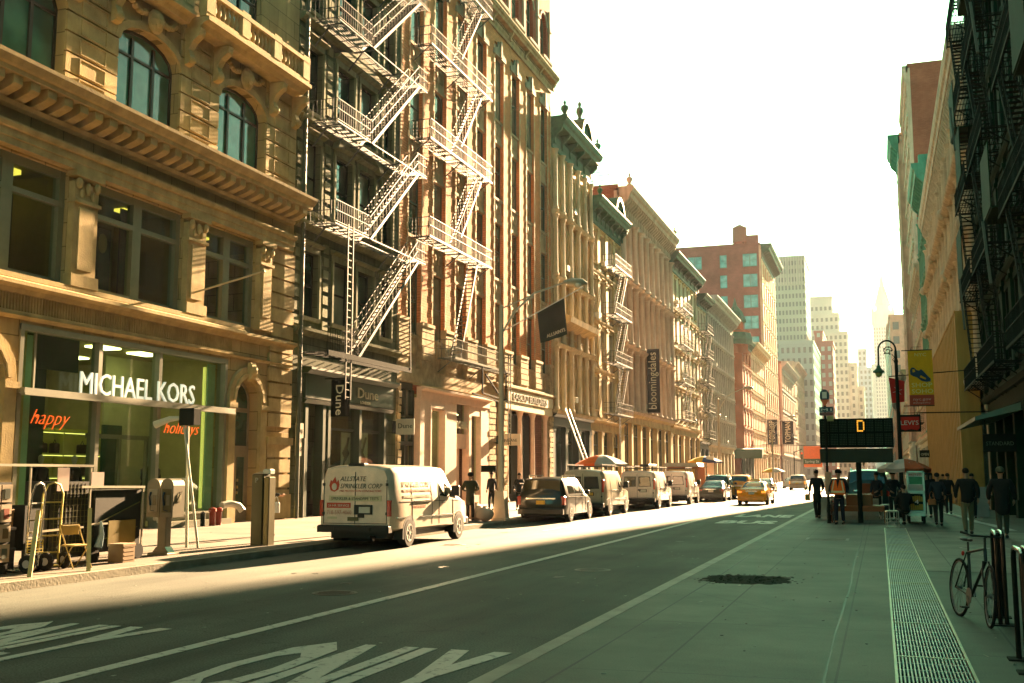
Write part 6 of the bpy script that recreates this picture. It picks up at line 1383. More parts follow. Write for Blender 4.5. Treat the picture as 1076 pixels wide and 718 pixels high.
    # trousers
    if not skirt:
        pts, ed, ra = [], [], []; h0 = add((0, 0, hipz + .0), .118 * fat)
        for sx in (-1, 1):
            hp, kn, an = Lg[sx]; a = add((hp[0], hp[1], hp[2] - .03), .1, h0); b = add(kn, .075, a); add((an[0], an[1], .10), .06, b)
        mt = skin_mesh('trousers', pts, ed, ra, legs)
    else:
        pts, ed, ra = [], [], []; h0 = add((0, 0, hipz + .05), .14); a = add((0, 0, hipz - .2), .17, h0); add((0, 0, .5), .17, a); mt = skin_mesh('skirt', pts, ed, ra, legs)
    o = bpy.data.objects.new(mt.name, mt); COL.objects.link(o); o.parent = t
    # jacket or coat
    pts, ed, ra = [], [], []; b = bulk
    c0 = add(chest, .16 * b); n0 = add((0, neck[1], neck[2] - .06), .085, c0); w0 = add(waist, .135 * b, c0); h0 = add((0, -.005, hipz + .0), .15 * b, w0); h0 = add((0, -.005, hipz - .09), .15 * b, h0)
    if coat: h1 = add((0, -.01, hipz - .18), .155 * b, h0); add((0, -.01, hipz - .36), .16 * b, h1)
    for sx in (-1, 1):
        sh, el, wr = A[sx]; a = add((sh[0], sh[1], sh[2]), .072 * b, c0); q = add(el, .058 * b, a); add((wr[0] + (el[0] - wr[0]) * .08, wr[1] + (el[1] - wr[1]) * .08, wr[2] + (el[2] - wr[2]) * .08), .046, q)
    mt = skin_mesh('coat' if coat else 'jacket', pts, ed, ra, top); o = bpy.data.objects.new(mt.name, mt); COL.objects.link(o); o.parent = t
    # hair or hat
    hr = MB()
    if hair == 'long': hr.lathe([(.03, .115), (.075, .10), (.1, .05), (.102, -.03), (.105, -.12), (.09, -.2), (.03, -.22)], 0, 0, 12, a0=R(150), a1=R(390)); hr.ball((0, -.01, .03), .1, .1, .095)
    elif hair == 'bun': hr.ball((0, -.015, .03), .094, .1, .09); hr.ball((0, -.1, .04), .045)
    else: hr.ball((0, -.018, .035), .09, .098, .085)
    hr.v = [(p[0] * k + H_.x, p[1] * k + H_.y, p[2] * k + H_.z) for p in hr.v]; hr.build('hair', HAIR, t, smooth=True)
    if hat is not None:
        ht = MB(); ht.lathe([(.105, .0), (.108, .04), (.1, .09), (.06, .13), (.02, .145)], 0, -.01, 14); ht.v = [(p[0] * k + H_.x, p[1] * k + H_.y, p[2] * k + H_.z) for p in ht.v]; ht.build('hat', hat, t, smooth=True)
    for sx in (-1, 1):
        an = Lg[sx][2]; z0 = an[2] - .09
        MB().tube([S((an[0], an[1] - .06, z0 + .05)), S((an[0], an[1] + .03, z0 + .055)), S((an[0], an[1] + .12, z0 + .04)), S((an[0], an[1] + .18, z0 + .032))], [.045, .052, .046, .03], 8).build('shoe', shoe, t, smooth=True)
    t['hand_r'] = S(A[1][2]); t['hand_l'] = S(A[-1][2]); return t
def bag(label, x, y, z, mat, w_=.28, h_=.3, d_=.12, rz=0, name='bag', cat='bag', top=.35):
    t = thing(name, label, cat, (x, y, z), rz); MB().rbox(-w_ / 2, w_ / 2, -d_ / 2, d_ / 2, 0, h_, .04).build('pouch', mat, t); MB().tube([(-w_ * .3, 0, h_), (-w_ * .2, 0, h_ + top * .7), (0, 0, h_ + top), (w_ * .2, 0, h_ + top * .7), (w_ * .3, 0, h_)], .012, 5).build('strap', mat, t); return t
KH = PM('khaki trousers cloth', (.17, .15, .08), .9); DG = PM('grey green trousers cloth', (.07, .075, .05), .9); NAVY = PM('navy cloth', (.02, .028, .035), .9); OLV = PM('olive coat cloth', (.045, .05, .025), .9); TW = PM('patterned tweed skirt', (.28, .22, .12), .9)
# right pavement
person('man in dark jacket and khaki trousers walking away near the bicycle', 2.32, 33.2, 0, h=1.84, legs=KH, stride=.5, bulk=1.15, arms=((.15, .12), (.1, -.15)))
person('man in a knitted cap and long dark coat walking away at the right edge', 3.05, 31.4, 0, h=1.84, coat=True, legs=DG, hat=PM('grey green knit cap', (.09, .11, .07), .95), stride=.35, bulk=1.25, arms=((.1, 0), (.15, .05)))
person('man in navy jacket walking with an orange brown bag, just left of the khaki trousers', 1.78, 38.3, 0, h=1.72, top=NAVY, stride=.45, arms=((.2, .1), (.4, -.1)))
bag('orange brown shoulder bag at the hip of the man in navy', 1.58, 38.05, .86, PM('tan bag leather', (.30, .12, .04), .6), .26, .2, .12, top=.25)
person('person in a long black coat standing right of the food cart, dark jeans', 1.75, 46.0, PI * .9, h=1.75, coat=True, hair='long', stride=.15, legs=PM('dark jeans', (.03, .05, .045), .9))
FARG = 'distant walkers on the right pavement'
for i, (x, y, hh, lb) in enumerate(((2.75, 50, 1.72, 'dark clad walker half way between cart and hoarding'), (2.3, 56, 1.75, 'dark clad walker behind the navy jacket, nearer the hoarding'), (3.2, 62, 1.7, 'small distant walker close to the golden hoarding'), (2.6, 70, 1.75, 'farthest small walker before the hoarding\'s middle'), (3.3, 44.5, 1.7, 'dark walker between the khaki and capped men'))):
    person(lb, x, y, (0, PI, .2, 0, PI)[i], h=hh, stride=.35, group=FARG, hair='long' if i % 2 else 'short', coat=bool(i % 2))
vm = person('street worker in an orange vest and black cap leaning by the message board', -1.38, 38.7, R(170), h=1.82, stride=.2, bulk=1.15, arms=((.35, .0), (.5, .05)), hat=PM('black knit cap', (.01, .01, .01), .95), top=PM('black work jacket', (.02, .02, .025), .9), legs=PM('navy work trousers', (.02, .025, .04), .9))
VO = PM('orange safety cloth', (.95, .17, .02), .8); VY = PM('pale reflective tape', (.75, .62, .35), .6)
vv = MB()
for sy in (-1, 1):
    y = sy * .175
    for sx in (-1, 1): vv.add([(sx * .06, y * .62, 1.52), (sx * .17, y * .6, 1.5), (sx * .24, y * .8, 1.3), (sx * .23, y, 1.02), (0, y * 1.12, 1.02), (0, y * 1.1, 1.22)] + [(sx * .06, y * .62 - sy * .02, 1.52), (sx * .17, y * .6 - sy * .02, 1.5), (sx * .24, y * .8 - sy * .02, 1.3), (sx * .23, y - sy * .02, 1.02), (0, y * 1.12 - sy * .02, 1.02), (0, y * 1.1 - sy * .02, 1.22)], [(0, 1, 2, 3, 4, 5), (11, 10, 9, 8, 7, 6)] + [(i, (i + 1) % 6, 6 + (i + 1) % 6, 6 + i) for i in range(6)])
vo = vv.build('safety_vest', VO, vm)
tp = MB()
for sy in (-1, 1):
    tp.add([(-.235, sy * .18, 1.08), (0, sy * .205, 1.08), (.235, sy * .18, 1.08), (.235, sy * .175, 1.15), (0, sy * .2, 1.15), (-.235, sy * .175, 1.15)], [(0, 1, 2, 3, 4, 5)])
    for sx in (-1, 1): tp.add([(sx * .21, sy * .165, 1.15), (sx * .17, sy * .185, 1.15), (sx * .1, sy * .118, 1.5), (sx * .15, sy * .112, 1.5)], [(0, 1, 2, 3)])
tp.build('reflective_tape', VY, vo)
person('person in long black clothes with fair hair at the kerb beside the bus pole', -2.35, 43.2, R(15), h=1.85, coat=True, stride=.42, hair='short', arms=((.2, .05), (.5, .1)), legs=PM('black leggings', (.012, .012, .012), .9), top=PM('black coat cloth', (.015, .017, .015), .9))
bag('ochre handbag carried by the person in black at the kerb', -2.72, 43.25, .85, PM('ochre bag', (.45, .28, .05), .6), .2, .26, .1)
person('food vendor in dark clothes and cap standing left of the cart', .42, 42.6, R(200), h=1.78, top=NAVY, arms=((.7, .1), (.6, .1)), hat=PM('dark cap', (.03, .03, .025), .9), stride=.1)
person('person seated on the pavement stool in front of the food cart', .75, 38.9, R(20), h=1.7, seat=.40, top=PM('black coat cloth', (.015, .017, .015), .9), arms=((.8, .2), (.7, .2)), bulk=1.15)
person('man in dark clothes talking beside the vendor under the message board edge', -.15, 44.2, R(150), h=1.75, top=NAVY, arms=((.6, .1), (.2, 0)), stride=.15)
# left pavement
person('woman in black with a patterned skirt and white bag behind the parking machine', -16.3, 26.1, R(-60), h=1.68, legs=TW, skirt=False, coat=False, hair='long', arms=((.9, .2), (1.0, .25)), stride=.2)
bag('white plastic bag held by the woman behind the parking machine', -15.9, 26.0, .8, PM('white plastic', (.75, .72, .65), .5), .22, .3, .12, top=.15)
person('man in a dark jacket facing the street just past the van bonnet', -14.6, 33.6, R(170), h=1.78, top=PM('dark grey jacket', (.05, .055, .045), .9), arms=((.3, .05), (.3, .05)), stride=.1)
person('woman in a long olive coat and headscarf bending over the rubbish bags', -14.4, 37.0, R(20), h=1.72, coat=True, top=OLV, hat=PM('dark head scarf', (.02, .02, .02), .95), arms=((.8, .2), (.8, .25)), stride=.15, bulk=1.2, lean=.1)
person('left man of the pair standing in shade behind the lamp post', -17.8, 48.6, R(160), h=1.78, stride=.15)
person('right man of the pair, hand raised, behind the dark minivan', -16.6, 49.2, R(190), h=1.74, stride=.15, arms=((1.3, .3), (.3, 0)))
person('walker seen over the minivan roof by the columned shop', -15.8, 56, PI, h=1.75, top=PM('grey coat', (.1, .1, .08), .9))
person('person in black walking in the road edge past the last van', -13.6, 70.5, PI, h=1.74, coat=True, stride=.3)
FL = 'distant walkers on the left pavement'
for i, (x, y, hh, lb) in enumerate(((-15.5, 79, 1.75, 'walker beside the yellow cab lane on the left pavement, before the news stand'), (-16.5, 84, 1.68, 'pale coated walker on the left pavement close to the news stand'), (-15.2, 99, 1.76, 'walker on the left pavement just past the white placard'), (-16, 112, 1.72, 'walker on the left pavement far past the white placard'), (-14.6, 125, 1.78, 'farthest walker on the left pavement'))):
    person(lb, x, y, (0, PI)[i % 2], h=hh, stride=.4, group=FL, coat=i == 1, top=[PM('pale coat', (.4, .35, .28), .9), NAVY][i != 1])
person('person in a red jacket beside the person in black past the last van', -14.2, 74.5, PI, h=1.7, top=PM('red jacket', (.4, .06, .03), .9))
# ------------------------------------------------------------------ street furniture, left
STEEL = PM('brushed phone steel', (.26, .24, .18), .35, .6); STEEL_D = PM('worn dark steel', (.16, .15, .09), .4, .7)
def phone():
    x, y = -14.6, 19.4
    t = thing('payphone', 'double sided steel pay telephone with rounded hoods on a short thick post', 'payphone', (x, y, .15), world=True)
    b = MB(); b.rbox(x - .13, x + .13, y - .11, y + .11, .19, .98, .02); b.rbox(x - .3, x + .3, y - .26, y + .26, .15, .2, .02); b.prism([(x - .24, .2), (x + .24, .2), (x + .13, .32), (x - .13, .32)], y - .13, y + .13, 'y'); b.build('pedestal', STEEL, t)
    for nm, c in (('left', x - .2), ('right', x + .2)):
        pr = [(c - .19, .95), (c + .19, .95), (c + .19, 1.62)] + [(c + .19 * math.cos(a), 1.62 + .15 * math.sin(a)) for a in [PI * i / 8 for i in range(1, 8)]] + [(c - .19, 1.62)]
        f = MB(); f.prism(pr, y - .22, y + .24, 'y'); h = f.build('hood', STEEL, t)
        k = MB(); k.box(c - .13, c + .13, y - .235, y - .221, 1.05, 1.55); k.build('face_plate', STEEL_D if nm == 'right' else PM('phone face', (.45, .40, .28), .5), h)
        k = MB(); k.tube([(c - .06, y - .25, 1.48), (c - .07, y - .28, 1.38), (c - .06, y - .25, 1.2)], [.028, .02, .028], 8); k.tube([(c - .06, y - .25, 1.2), (c - .02, y - .3, 1.1), (c + .06, y - .25, 1.08)], .008, 5); k.build('handset', PM('phone blue black', (.02, .05, .08), .4), h)
        k = MB(); k.box(c + .0, c + .1, y - .245, y - .236, 1.2, 1.42)
        for i in range(3):
            for j in range(4): k.rbox(c + .005 + i * .03, c + .025 + i * .03, y - .25, y - .245, 1.21 + j * .05, 1.235 + j * .05, .003)
        k.build('keypad', STEEL, h)
    s = MB(); s.ball((x + .397, y, 1.35), .005, .1, .1); s.tube([(x + .4, y - .15, 1.2), (x + .4, y + .12, 1.5)], .006); s.build('etched_side_mark', STEEL_D, t)
phone()
for o in bpy.data.objects:
    if o.name == 'payphone': o.scale = (.86, .86, 1.0)
def meter():
    x, y = -14.35, 22.8
    t = thing('parking_machine', 'tall dark slab parking machine with a pale cap and letter P', 'parking machine', (x, y, .15), rz=0, world=True)
    D = PM('olive black machine paint', (.06, .06, .03), .35, .4)
    b = MB(); b.rbox(x - .2, x + .12, y - .16, y + .2, .15, 1.86, .02); b.prism([(y - .16, 1.86), (y + .2, 1.86), (y + .2, 1.93)], x - .19, x + .11, 'x'); b.build('cabinet', D, t)
    c = MB(); c.rbox(x + .121, x + .28, y - .13, y + .17, .15, 1.8, .02); c.build('side_cabinet', PM('brass grey machine side', (.17, .15, .075), .35, .6), t); MB().rbox(x + .05, x + .27, y - .1, y + .15, 1.87, 1.99, .03).build('cap', SHG, t)
    text('P', .17, (x - .1, y - .163, 1.66), FC, PM('machine letter', (.4, .42, .36), .5), t)
meter()
def lamp_post(x, y, label, z_top, arm, s=1):
    t = thing('street_lamp', label, 'street lamp', (x, y, .15), world=True, group='cobra head street lamps'); GP = PM('painted lamp steel', (.50, .44, .33), .45, .2)
    b = MB(); b.rbox(x - .3, x + .3, y - .3, y + .3, .15, .24, .03); b.prism([(x - .26, .24), (x + .26, .24), (x + .17, 1.25), (x - .17, 1.25)], y - .2, y + .2, 'y'); b.build('base', GP, t)
    MB().lathe([(.12, 1.25), (.115, 3), (.08, z_top), (.02, z_top + .05)], x, y, 8).build('pole', GP, t)
    a = MB(); pts = [(x, y, z_top - 1.1), (x + arm * .2, y + .3, z_top - .2), (x + arm * .5, y + .7, z_top + .55), (x + arm, y + 1.4, z_top + 1.05)]; a.tube(pts, [.05, .045, .04, .035], 7); a.tube([(x, y, z_top - .1), (x + arm * .5, y + .7, z_top + .5)], .03, 6); a.build('arm', GP, t, smooth=True)
    hx, hy, hz = pts[-1]; d = Vector((arm, 1.4, .1)).normalized()
    hd = MB().tube([(hx - d.x * .1, hy - d.y * .1, hz), (hx + d.x * .25, hy + d.y * .25, hz + .04), (hx + d.x * .65, hy + d.y * .65, hz + .02), (hx + d.x * .85, hy + d.y * .85, hz - .02)], [.06, .14, .15, .06], 10).build('lamp_head', GP, t, smooth=True)
    MB().ball((hx + d.x * .5, hy + d.y * .5, hz - .1), .16, .2, .11).build('lens', PM('lamp lens', (.7, .7, .6), .2), hd, smooth=True)
lamp_post(-13.55, 38.0, 'near cobra head street lamp on a flared base by the dark minivan', 8.3, 2.2)
lamp_post(-13.5, 96, 'second cobra head street lamp, in front of the loft fire escapes', 8.6, 2.2)
lamp_post(-13.5, 146, 'farthest cobra head street lamp, by the corner awning', 8.6, 2.2)
st = thing('street_sign', 'small dark street sign plates strapped low on the near lamp post', 'street sign', (-13.55, 37.8, 1.6), world=True)
b = MB(); b.box(-14.3, -13.7, 37.85, 37.89, 1.95, 2.2); b.build('plate', IRON_D, st)
# floodlight pole behind the phone
t = thing('floodlight_pole', 'slender pale double pole topped by a lamp arm and black box, behind the pay telephone', 'floodlight', (-15.4, 21.4, .15), world=True)
MB().tube([(-15.15, 21.4, .15), (-15.7, 21.4, 3.25)], .03, 8).tube([(-15.5, 21.45, .15), (-15.6, 21.45, 3.05)], .035, 8).build('pole', PM('pale pole paint', (.6, .58, .45), .4), t)
MB().rbox(-15.72, -15.3, 21.25, 21.55, 3.02, 3.42, .02).build('lamp_box', IRON_D, t); MB().tube([(-15.7, 21.4, 3.2), (-16.0, 21.3, 3.17), (-16.35, 21.2, 3.03)], [.04, .07, .09], 8).build('lamp_arm', MATS['pale pole paint'], t)
# standpipe cluster
t = thing('fire_standpipe', 'pair of red standpipe inlets with a bent grey pipe against the shop wall', 'standpipe', (-21.2, 31.2, .15), world=True)
b = MB()
for i in range(2): u = 30.9 + i * .36; b.lathe([(.1, .15), (.1, .6), (.13, .62), (.13, .72), (.03, .76)], -21.35, u, 10)
b.build('inlet', PM('standpipe red', (.3, .04, .02), .5), t); MB().tube([(-21.4, 31.5, .8), (-21.35, 31.9, .86), (-21.2, 32.2, .78), (-21.1, 32.3, .6)], .12, 10).build('bent_pipe', PM('grey pipe', (.5, .48, .4), .4, .4), t, smooth=True); MB().lathe([(.08, .15), (.08, .6), (.02, .64)], -21.3, 30.3, 10).build('dark_cap', IRON_D, t)
# rubbish bags
BG = PM('pale rubbish bag', (.55, .42, .32), .35); rr = random.Random(9)
for i, (x, y, s_, lb) in enumerate(((-14.9, 36.4, .38, 'pale rubbish bag at the feet of the woman in olive, leftmost'), (-14.4, 37.6, .42, 'large pale rubbish bag in the middle of the heap'), (-13.9, 37.2, .34, 'small pale rubbish bag nearest the lamp post base'), (-15.2, 37.5, .33, 'pale rubbish bag at the back of the heap'))):
    t = thing('rubbish_bag', lb, 'rubbish bag', (x, y, .15), rz=i, group='rubbish bags at the kerb'); m = MB().ball((0, 0, s_ * .72), s_, s_ * .9, s_ * .75, 16, 10)
    m.v = [(p[0] * (1 + .12 * math.sin(9 * p[2] + i)), p[1] * (1 + .1 * math.cos(11 * p[0])), max(0, p[2] * (1 + .08 * math.sin(14 * p[1])))) for p in m.v]; m.build('sack', BG, t, smooth=True); MB().lathe([(.03, s_ * 1.35), (.05, s_ * 1.45), (.1, s_ * 1.62)], 0, 0, 8).build('knot', BG, t)
# street vendor's folded goods at the lower left
VX = -14.2
def handtruck(x, y, rz, label, col):
    t = thing('hand_truck', label, 'hand truck', (x, y, .15), rz); f = MB()
    for sx in (-1, 1): f.tube([(sx * .2, 0, .1), (sx * .2, -.05, 1.1), (sx * .2, -.07, 1.35), (sx * .12, -.08, 1.52), (0, -.08, 1.56)], .018, 6)
    for z in (.3, .6, .9, 1.2): f.bar((-.2, -.02, z), (.2, -.02, z), .025)
    f.box(-.25, .25, .0, .28, .04, .06); f.build('frame', col, t, smooth=True)
    for sx in (-1, 1):
        w_ = MB(); w_.lathe([(.02, -.04), (.14, -.04), (.16, -.02), (.16, .02), (.14, .04), (.02, .04)], 0, 0, 18, 'x'); w_.v = [(p[0] + sx * .27, p[1] - .1, p[2] + .16) for p in w_.v]; o = w_.build('wheel', RUB, t, smooth=40)
        MB().lathe([(.07, -.045), (.07, .045)], -.1, .16, 12, 'x', sx * .27).build('rim', RIM, o)
    return t
handtruck(-14.2, 15.2, R(100), 'hand truck with a bright arched handle, nearest the framed prints', PM('bright tube steel', (.55, .55, .5), .25, .8))
handtruck(-14.35, 15.75, R(75), 'yellow framed hand truck leaning beside the arched handle one', PM('yellow tube', (.45, .38, .1), .4, .3))
t = thing('print_rack', 'rack of small framed prints standing at the left edge of the picture', 'display rack', (-14.3, 14.4, .15), world=True)
MB().box(-14.4, -14.3, 13.4, 14.75, .3, 1.72).box(-14.4, -14.3, 13.4, 13.45, .15, .3).box(-14.4, -14.3, 14.7, 14.75, .15, .3).build('panel', BLKP, t)
FRM = PM('pale print mount', (.50, .40, .28), .7)
for j in range(4):
    for i in range(5):
        y = 13.48 + i * .26; z = .36 + j * .34; o = MB().box(-14.299, -14.27, y, y + .23, z, z + .30).build('framed_print', FRM, t)
        MB().box(-14.269, -14.262, y + .055, y + .175, z + .06, z + .23).build('print', [PM('print sepia', (.16, .11, .05), .8), PM('print red', (.3, .08, .05), .8), PM('print grey', (.1, .12, .09), .8)][(i * 2 + j) % 3], o)
t = thing('goods_cart', 'tall black wheeled goods cart wrapped in netting with papers clipped on top', 'cart', (-14.8, 16.6, .15), world=True)
c = MB(); c.box(-15.1, -14.5, 15.9, 17.0, .3, 1.72); c.box(-15.1, -14.45, 17.05, 18.4, .35, 1.55); c.box(-15.05, -14.5, 15.3, 15.86, .5, 1.3); c.build('covered_load', PM('black tarpaulin', (.012, .016, .012), .6), t)
n = MB()
for k in range(10): n.bar((-14.49, 16.0 + k * .1, .4), (-14.49, 16.0 + k * .1, 1.7), .006)
for k in range(12): n.bar((-14.49, 15.95, .4 + k * .11), (-14.49, 16.98, .4 + k * .11), .006)
n.bar((-14.44, 17.1, .9), (-14.44, 18.35, 1.3), .02); n.bar((-14.44, 17.1, .55), (-14.44, 18.3, .8), .015); n.build('netting', PM('olive netting', (.12, .12, .04), .8), t)
f = MB(); f.bar((-14.42, 14.3, 2.02), (-14.42, 16.9, 2.02), .045); f.bar((-14.42, 16.6, 1.62), (-14.42, 18.45, 1.6), .045); f.bar((-14.42, 15.3, .82), (-14.42, 16.7, .86), .035); f.bar((-14.42, 16.85, .9), (-14.42, 17.6, .9), .035)
for y in (15.3, 16.85, 18.42): f.bar((-14.42, y, .2), (-14.42, y, 2.02 if y < 18 else 1.6), .03)
f.build('frame_rail', PM('pale cart rail', (.45, .42, .33), .4, .4), t)
for y in (15.6, 17.0, 18.3): MB().lathe([(.02, -.04), (.15, -.04), (.15, .04), (.02, .04)], y, .31, 14, 'x', -14.42).build('wheel', RUB, t, smooth=40)
p = MB(); p.box(-14.41, -14.40, 15.95, 16.25, 1.55, 1.98); p.box(-14.41, -14.40, 16.85, 17.2, 1.62, 1.9); p.build('clipped_paper', PM('pinkish paper', (.55, .42, .38), .8), t)
MB().box(-14.42, -14.40, 17.4, 18.2, .45, .95).build('cardboard_flap', PM('olive cardboard', (.20, .15, .03), .8), t)
rg = MB(); rg.tube([(-14.38, 17.15, .95), (-14.37, 17.17, .7), (-14.38, 17.1, .45)], [.02, .05, .08], 7).build('blue_rag', PM('pale blue rag', (.35, .5, .58), .9), t)
bs = MB()
for k in range(5): bs.bar((-14.1, 14.95, .5 + k * .05), (-14.1, 15.35, .5 + k * .05), .012); bs.bar((-14.1, 14.98 + k * .09, .5), (-14.1, 14.98 + k * .09, .72), .012)
t2 = thing('wire_basket', 'small yellow wire basket tucked between the hand trucks', 'basket', (-14.1, 15.1, .5), world=True); bs.build('mesh', PM('yellow wire', (.5, .4, .08), .5), t2)
t = thing('folding_chair', 'brass coloured folding chair standing open in front of the goods cart', 'chair', (-14.05, 16.1, .15), rz=R(80)); f = MB()
for sx in (-1, 1): f.tube([(sx * .2, -.22, .0), (sx * .2, .12, .62), (sx * .2, .18, .78)], .013, 6); f.tube([(sx * .18, .2, .0), (sx * .18, -.15, .42)], .013, 6)
f.bar((-.2, .18, .78), (.2, .18, .78), .025); f.bar((-.18, .2, .02), (.18, .2, .02), .02)
f.build('frame', PM('brass tube', (.45, .34, .12), .35, .7), t); MB().rbox(-.19, .19, -.2, .16, .40, .43, .01).build('seat', PM('chair seat', (.4, .3, .1), .6), t); MB().rbox(-.19, .19, .15, .18, .6, .78, .01).build('backrest', MATS['chair seat'], t)
for i, (a, b_, lb) in enumerate((((-13.45, 14.35, .0), (-14.2, 15.3, 1.2), 'left yellow wooden prop leaning from the gutter on the hand trucks'), ((-13.3, 15.6, .0), (-14.15, 16.55, 1.2), 'right yellow wooden prop leaning from the gutter on the goods cart'))):
    o = MB().tube([a, b_], .05, 4).build('wooden_prop', PM('pale yellow timber', (.58, .44, .17), .7), None, a); tag(o, lb, 'timber', 'leaning yellow props')

# more of the vendor's packed goods
CR = PM('dark plastic crate', (.02, .025, .03), .7); CRB = PM('worn cardboard', (.22, .15, .08), .85)
for i, (x, y, z, sx, sy, sz, m_, lb) in enumerate(((-14.75, 14.9, .15, .45, .5, .42, CR, 'dark plastic crate on the pavement behind the hand trucks, bottom of the stack'), (-14.75, 14.92, .575, .42, .46, .36, CR, 'dark plastic crate in the middle of the stack behind the hand trucks'), (-14.74, 14.88, .94, .4, .42, .3, CRB, 'worn cardboard carton on top of the crate stack'), (-14.15, 17.5, .15, .34, .4, .36, CRB, 'small cardboard carton in front of the goods cart\'s right half'))):
    t = thing('storage_crate', lb, 'crate', (x, y, z), rz=.06 * (i - 2)); c = MB(); c.rbox(-sx / 2, sx / 2, -sy / 2, sy / 2, 0, sz, .015)
    for k in range(4): c.box(sx / 2, sx / 2 + .008, -sy / 2 + .03, sy / 2 - .03, .05 + k * sz * .22, .07 + k * sz * .22)
    c.build('box', m_, t); MB().rbox(-sx / 2 - .012, sx / 2 + .012, -sy / 2 - .012, sy / 2 + .012, sz - .05, sz + .004, .01).build('rim', m_, t)
# ------------------------------------------------------------------ street furniture, right
def vms():
    t = thing('message_board', 'large dark traffic message board on a mast showing an amber letter D', 'message board', (-.75, 40.2, .15), world=True)
    D = PM('message board black', (.008, .012, .008), .8, spec=.1)
    MB().rbox(-2.02, .50, 40.1, 40.34, 2.82, 3.86, .02).build('cabinet', D, t)
    b = MB()
    for r_ in range(2):
        for c in range(8):
            x0 = -1.96 + c * .307; z0 = 2.9 + r_ * .48
            b.box(x0, x0 + .27, 40.092, 40.099, z0, z0 + .42)
    b.build('module_face', PM('module face', (.012, .02, .012), .8, spec=.1), t)
    dots = MB()
    for r_ in range(2):
        for c in range(8):
            for i in range(5):
                for j in range(7):
                    x = -1.96 + c * .307 + .03 + i * .052; z = 2.9 + r_ * .48 + .03 + j * .06; dots.box(x - .012, x + .012, 40.087, 40.091, z - .012, z + .012)
    do = dots.build('unlit_dots', PM('unlit dots', (.06, .075, .045), .5), t)
    L = ['11110', '10001', '10001', '10001', '10001', '10001', '11110']; m = MB(); c = 4
    for j, row in enumerate(L):
        for i, v in enumerate(row):
            if v == '1': x = -1.96 + c * .307 + .03 + i * .052; z = 2.9 + .48 + .03 + (6 - j) * .06; m.box(x - .022, x + .022, 40.080, 40.086, z - .024, z + .024)
    m.build('lit_letter', PM('amber lamp', (1, .42, .03), .4, emit=.09), t)
    MB().rbox(-2.04, .46, 40.12, 40.3, 2.28, 2.78, .02).build('lower_panel', PM('dark amber panel', (.03, .028, .01), .45, spec=.2), t)
    g = MB(); g.lathe([(.09, .15), (.09, 2.4)], -.72, 40.25, 10); g.box(-1.9, .4, 40.31, 40.36, 2.5, 2.6); g.build('mast', IRON_D, t)
    tr = MB(); tr.rbox(-1.7, .1, 40.2, 41.6, .55, .75, .03); tr.bar((-1.7, 40.2, .6), (-1.7, 40.2, .15), .05); tr.bar((.1, 40.2, .6), (.1, 40.2, .15), .05); tr.rbox(-1.2, -.3, 40.4, 41.4, .75, 1.15, .03); tr.build('trailer', PM('worn orange trailer', (.30, .10, .03), .6), t)
    for x in (-1.75, .15):
        MB().lathe([(.02, -.08), (.28, -.08), (.3, -.05), (.3, .05), (.28, .08), (.02, .08)], 41.0, .46, 16, 'x', x).build('wheel', RUB, t, smooth=40)
vms()
t = thing('bus_stop_sign', 'round topped bus stop pole with a blue disc, route panels and a timetable box', 'bus stop', (-1.78, 40, .15), world=True)
MB().lathe([(.07, .15), (.045, .3), (.04, 4.3), (.03, 4.35)], -1.78, 39.6, 10).build('pole', IRON_D, t)
m = MB(); a = [(.0 + .17 * math.cos(q), .24 * math.sin(q)) for q in [2 * PI * i / 20 for i in range(20)]]; m.prism([(-1.78 + u, 4.66 + v) for u, v in a], 39.55, 39.6, 'y'); m.build('disc', PM('dark blue sign', (.02, .04, .06), .4), t)
m = MB(); m.rbox(-1.86, -1.70, 39.54, 39.548, 4.57, 4.80, .003); m.box(-1.84, -1.72, 39.535, 39.539, 4.66, 4.75); m.build('bus_symbol', PM('sign white', (.7, .7, .62), .4), t)
m = MB(); m.prism([(-1.94, 4.52), (-1.62, 4.52), (-1.78, 4.28)], 39.53, 39.6, 'y'); m.build('red_point', PM('sign red orange', (.7, .13, .03), .4), t)
m = MB(); m.box(-1.98, -1.5, 39.55, 39.6, 4.08, 4.26); m.build('route_panel', PM('dark blue sign', (.02, .04, .06), .4), t); MB().box(-1.98, -1.5, 39.55, 39.6, 3.95, 4.07).build('route_panel', PM('maroon sign', (.12, .03, .02), .4), t); MB().box(-1.72, -1.5, 39.55, 39.6, 3.75, 3.94).build('route_panel', PM('olive sign', (.3, .3, .1), .5), t)
text('M1', .12, (-1.94, 39.545, 4.12), FC, MATS['sign white'], t, width=.36)
MB().rbox(-1.86, -1.64, 39.45, 39.62, 1.15, 1.95, .02).build('timetable_box', PM('tan timetable box', (.50, .30, .18), .5), t)
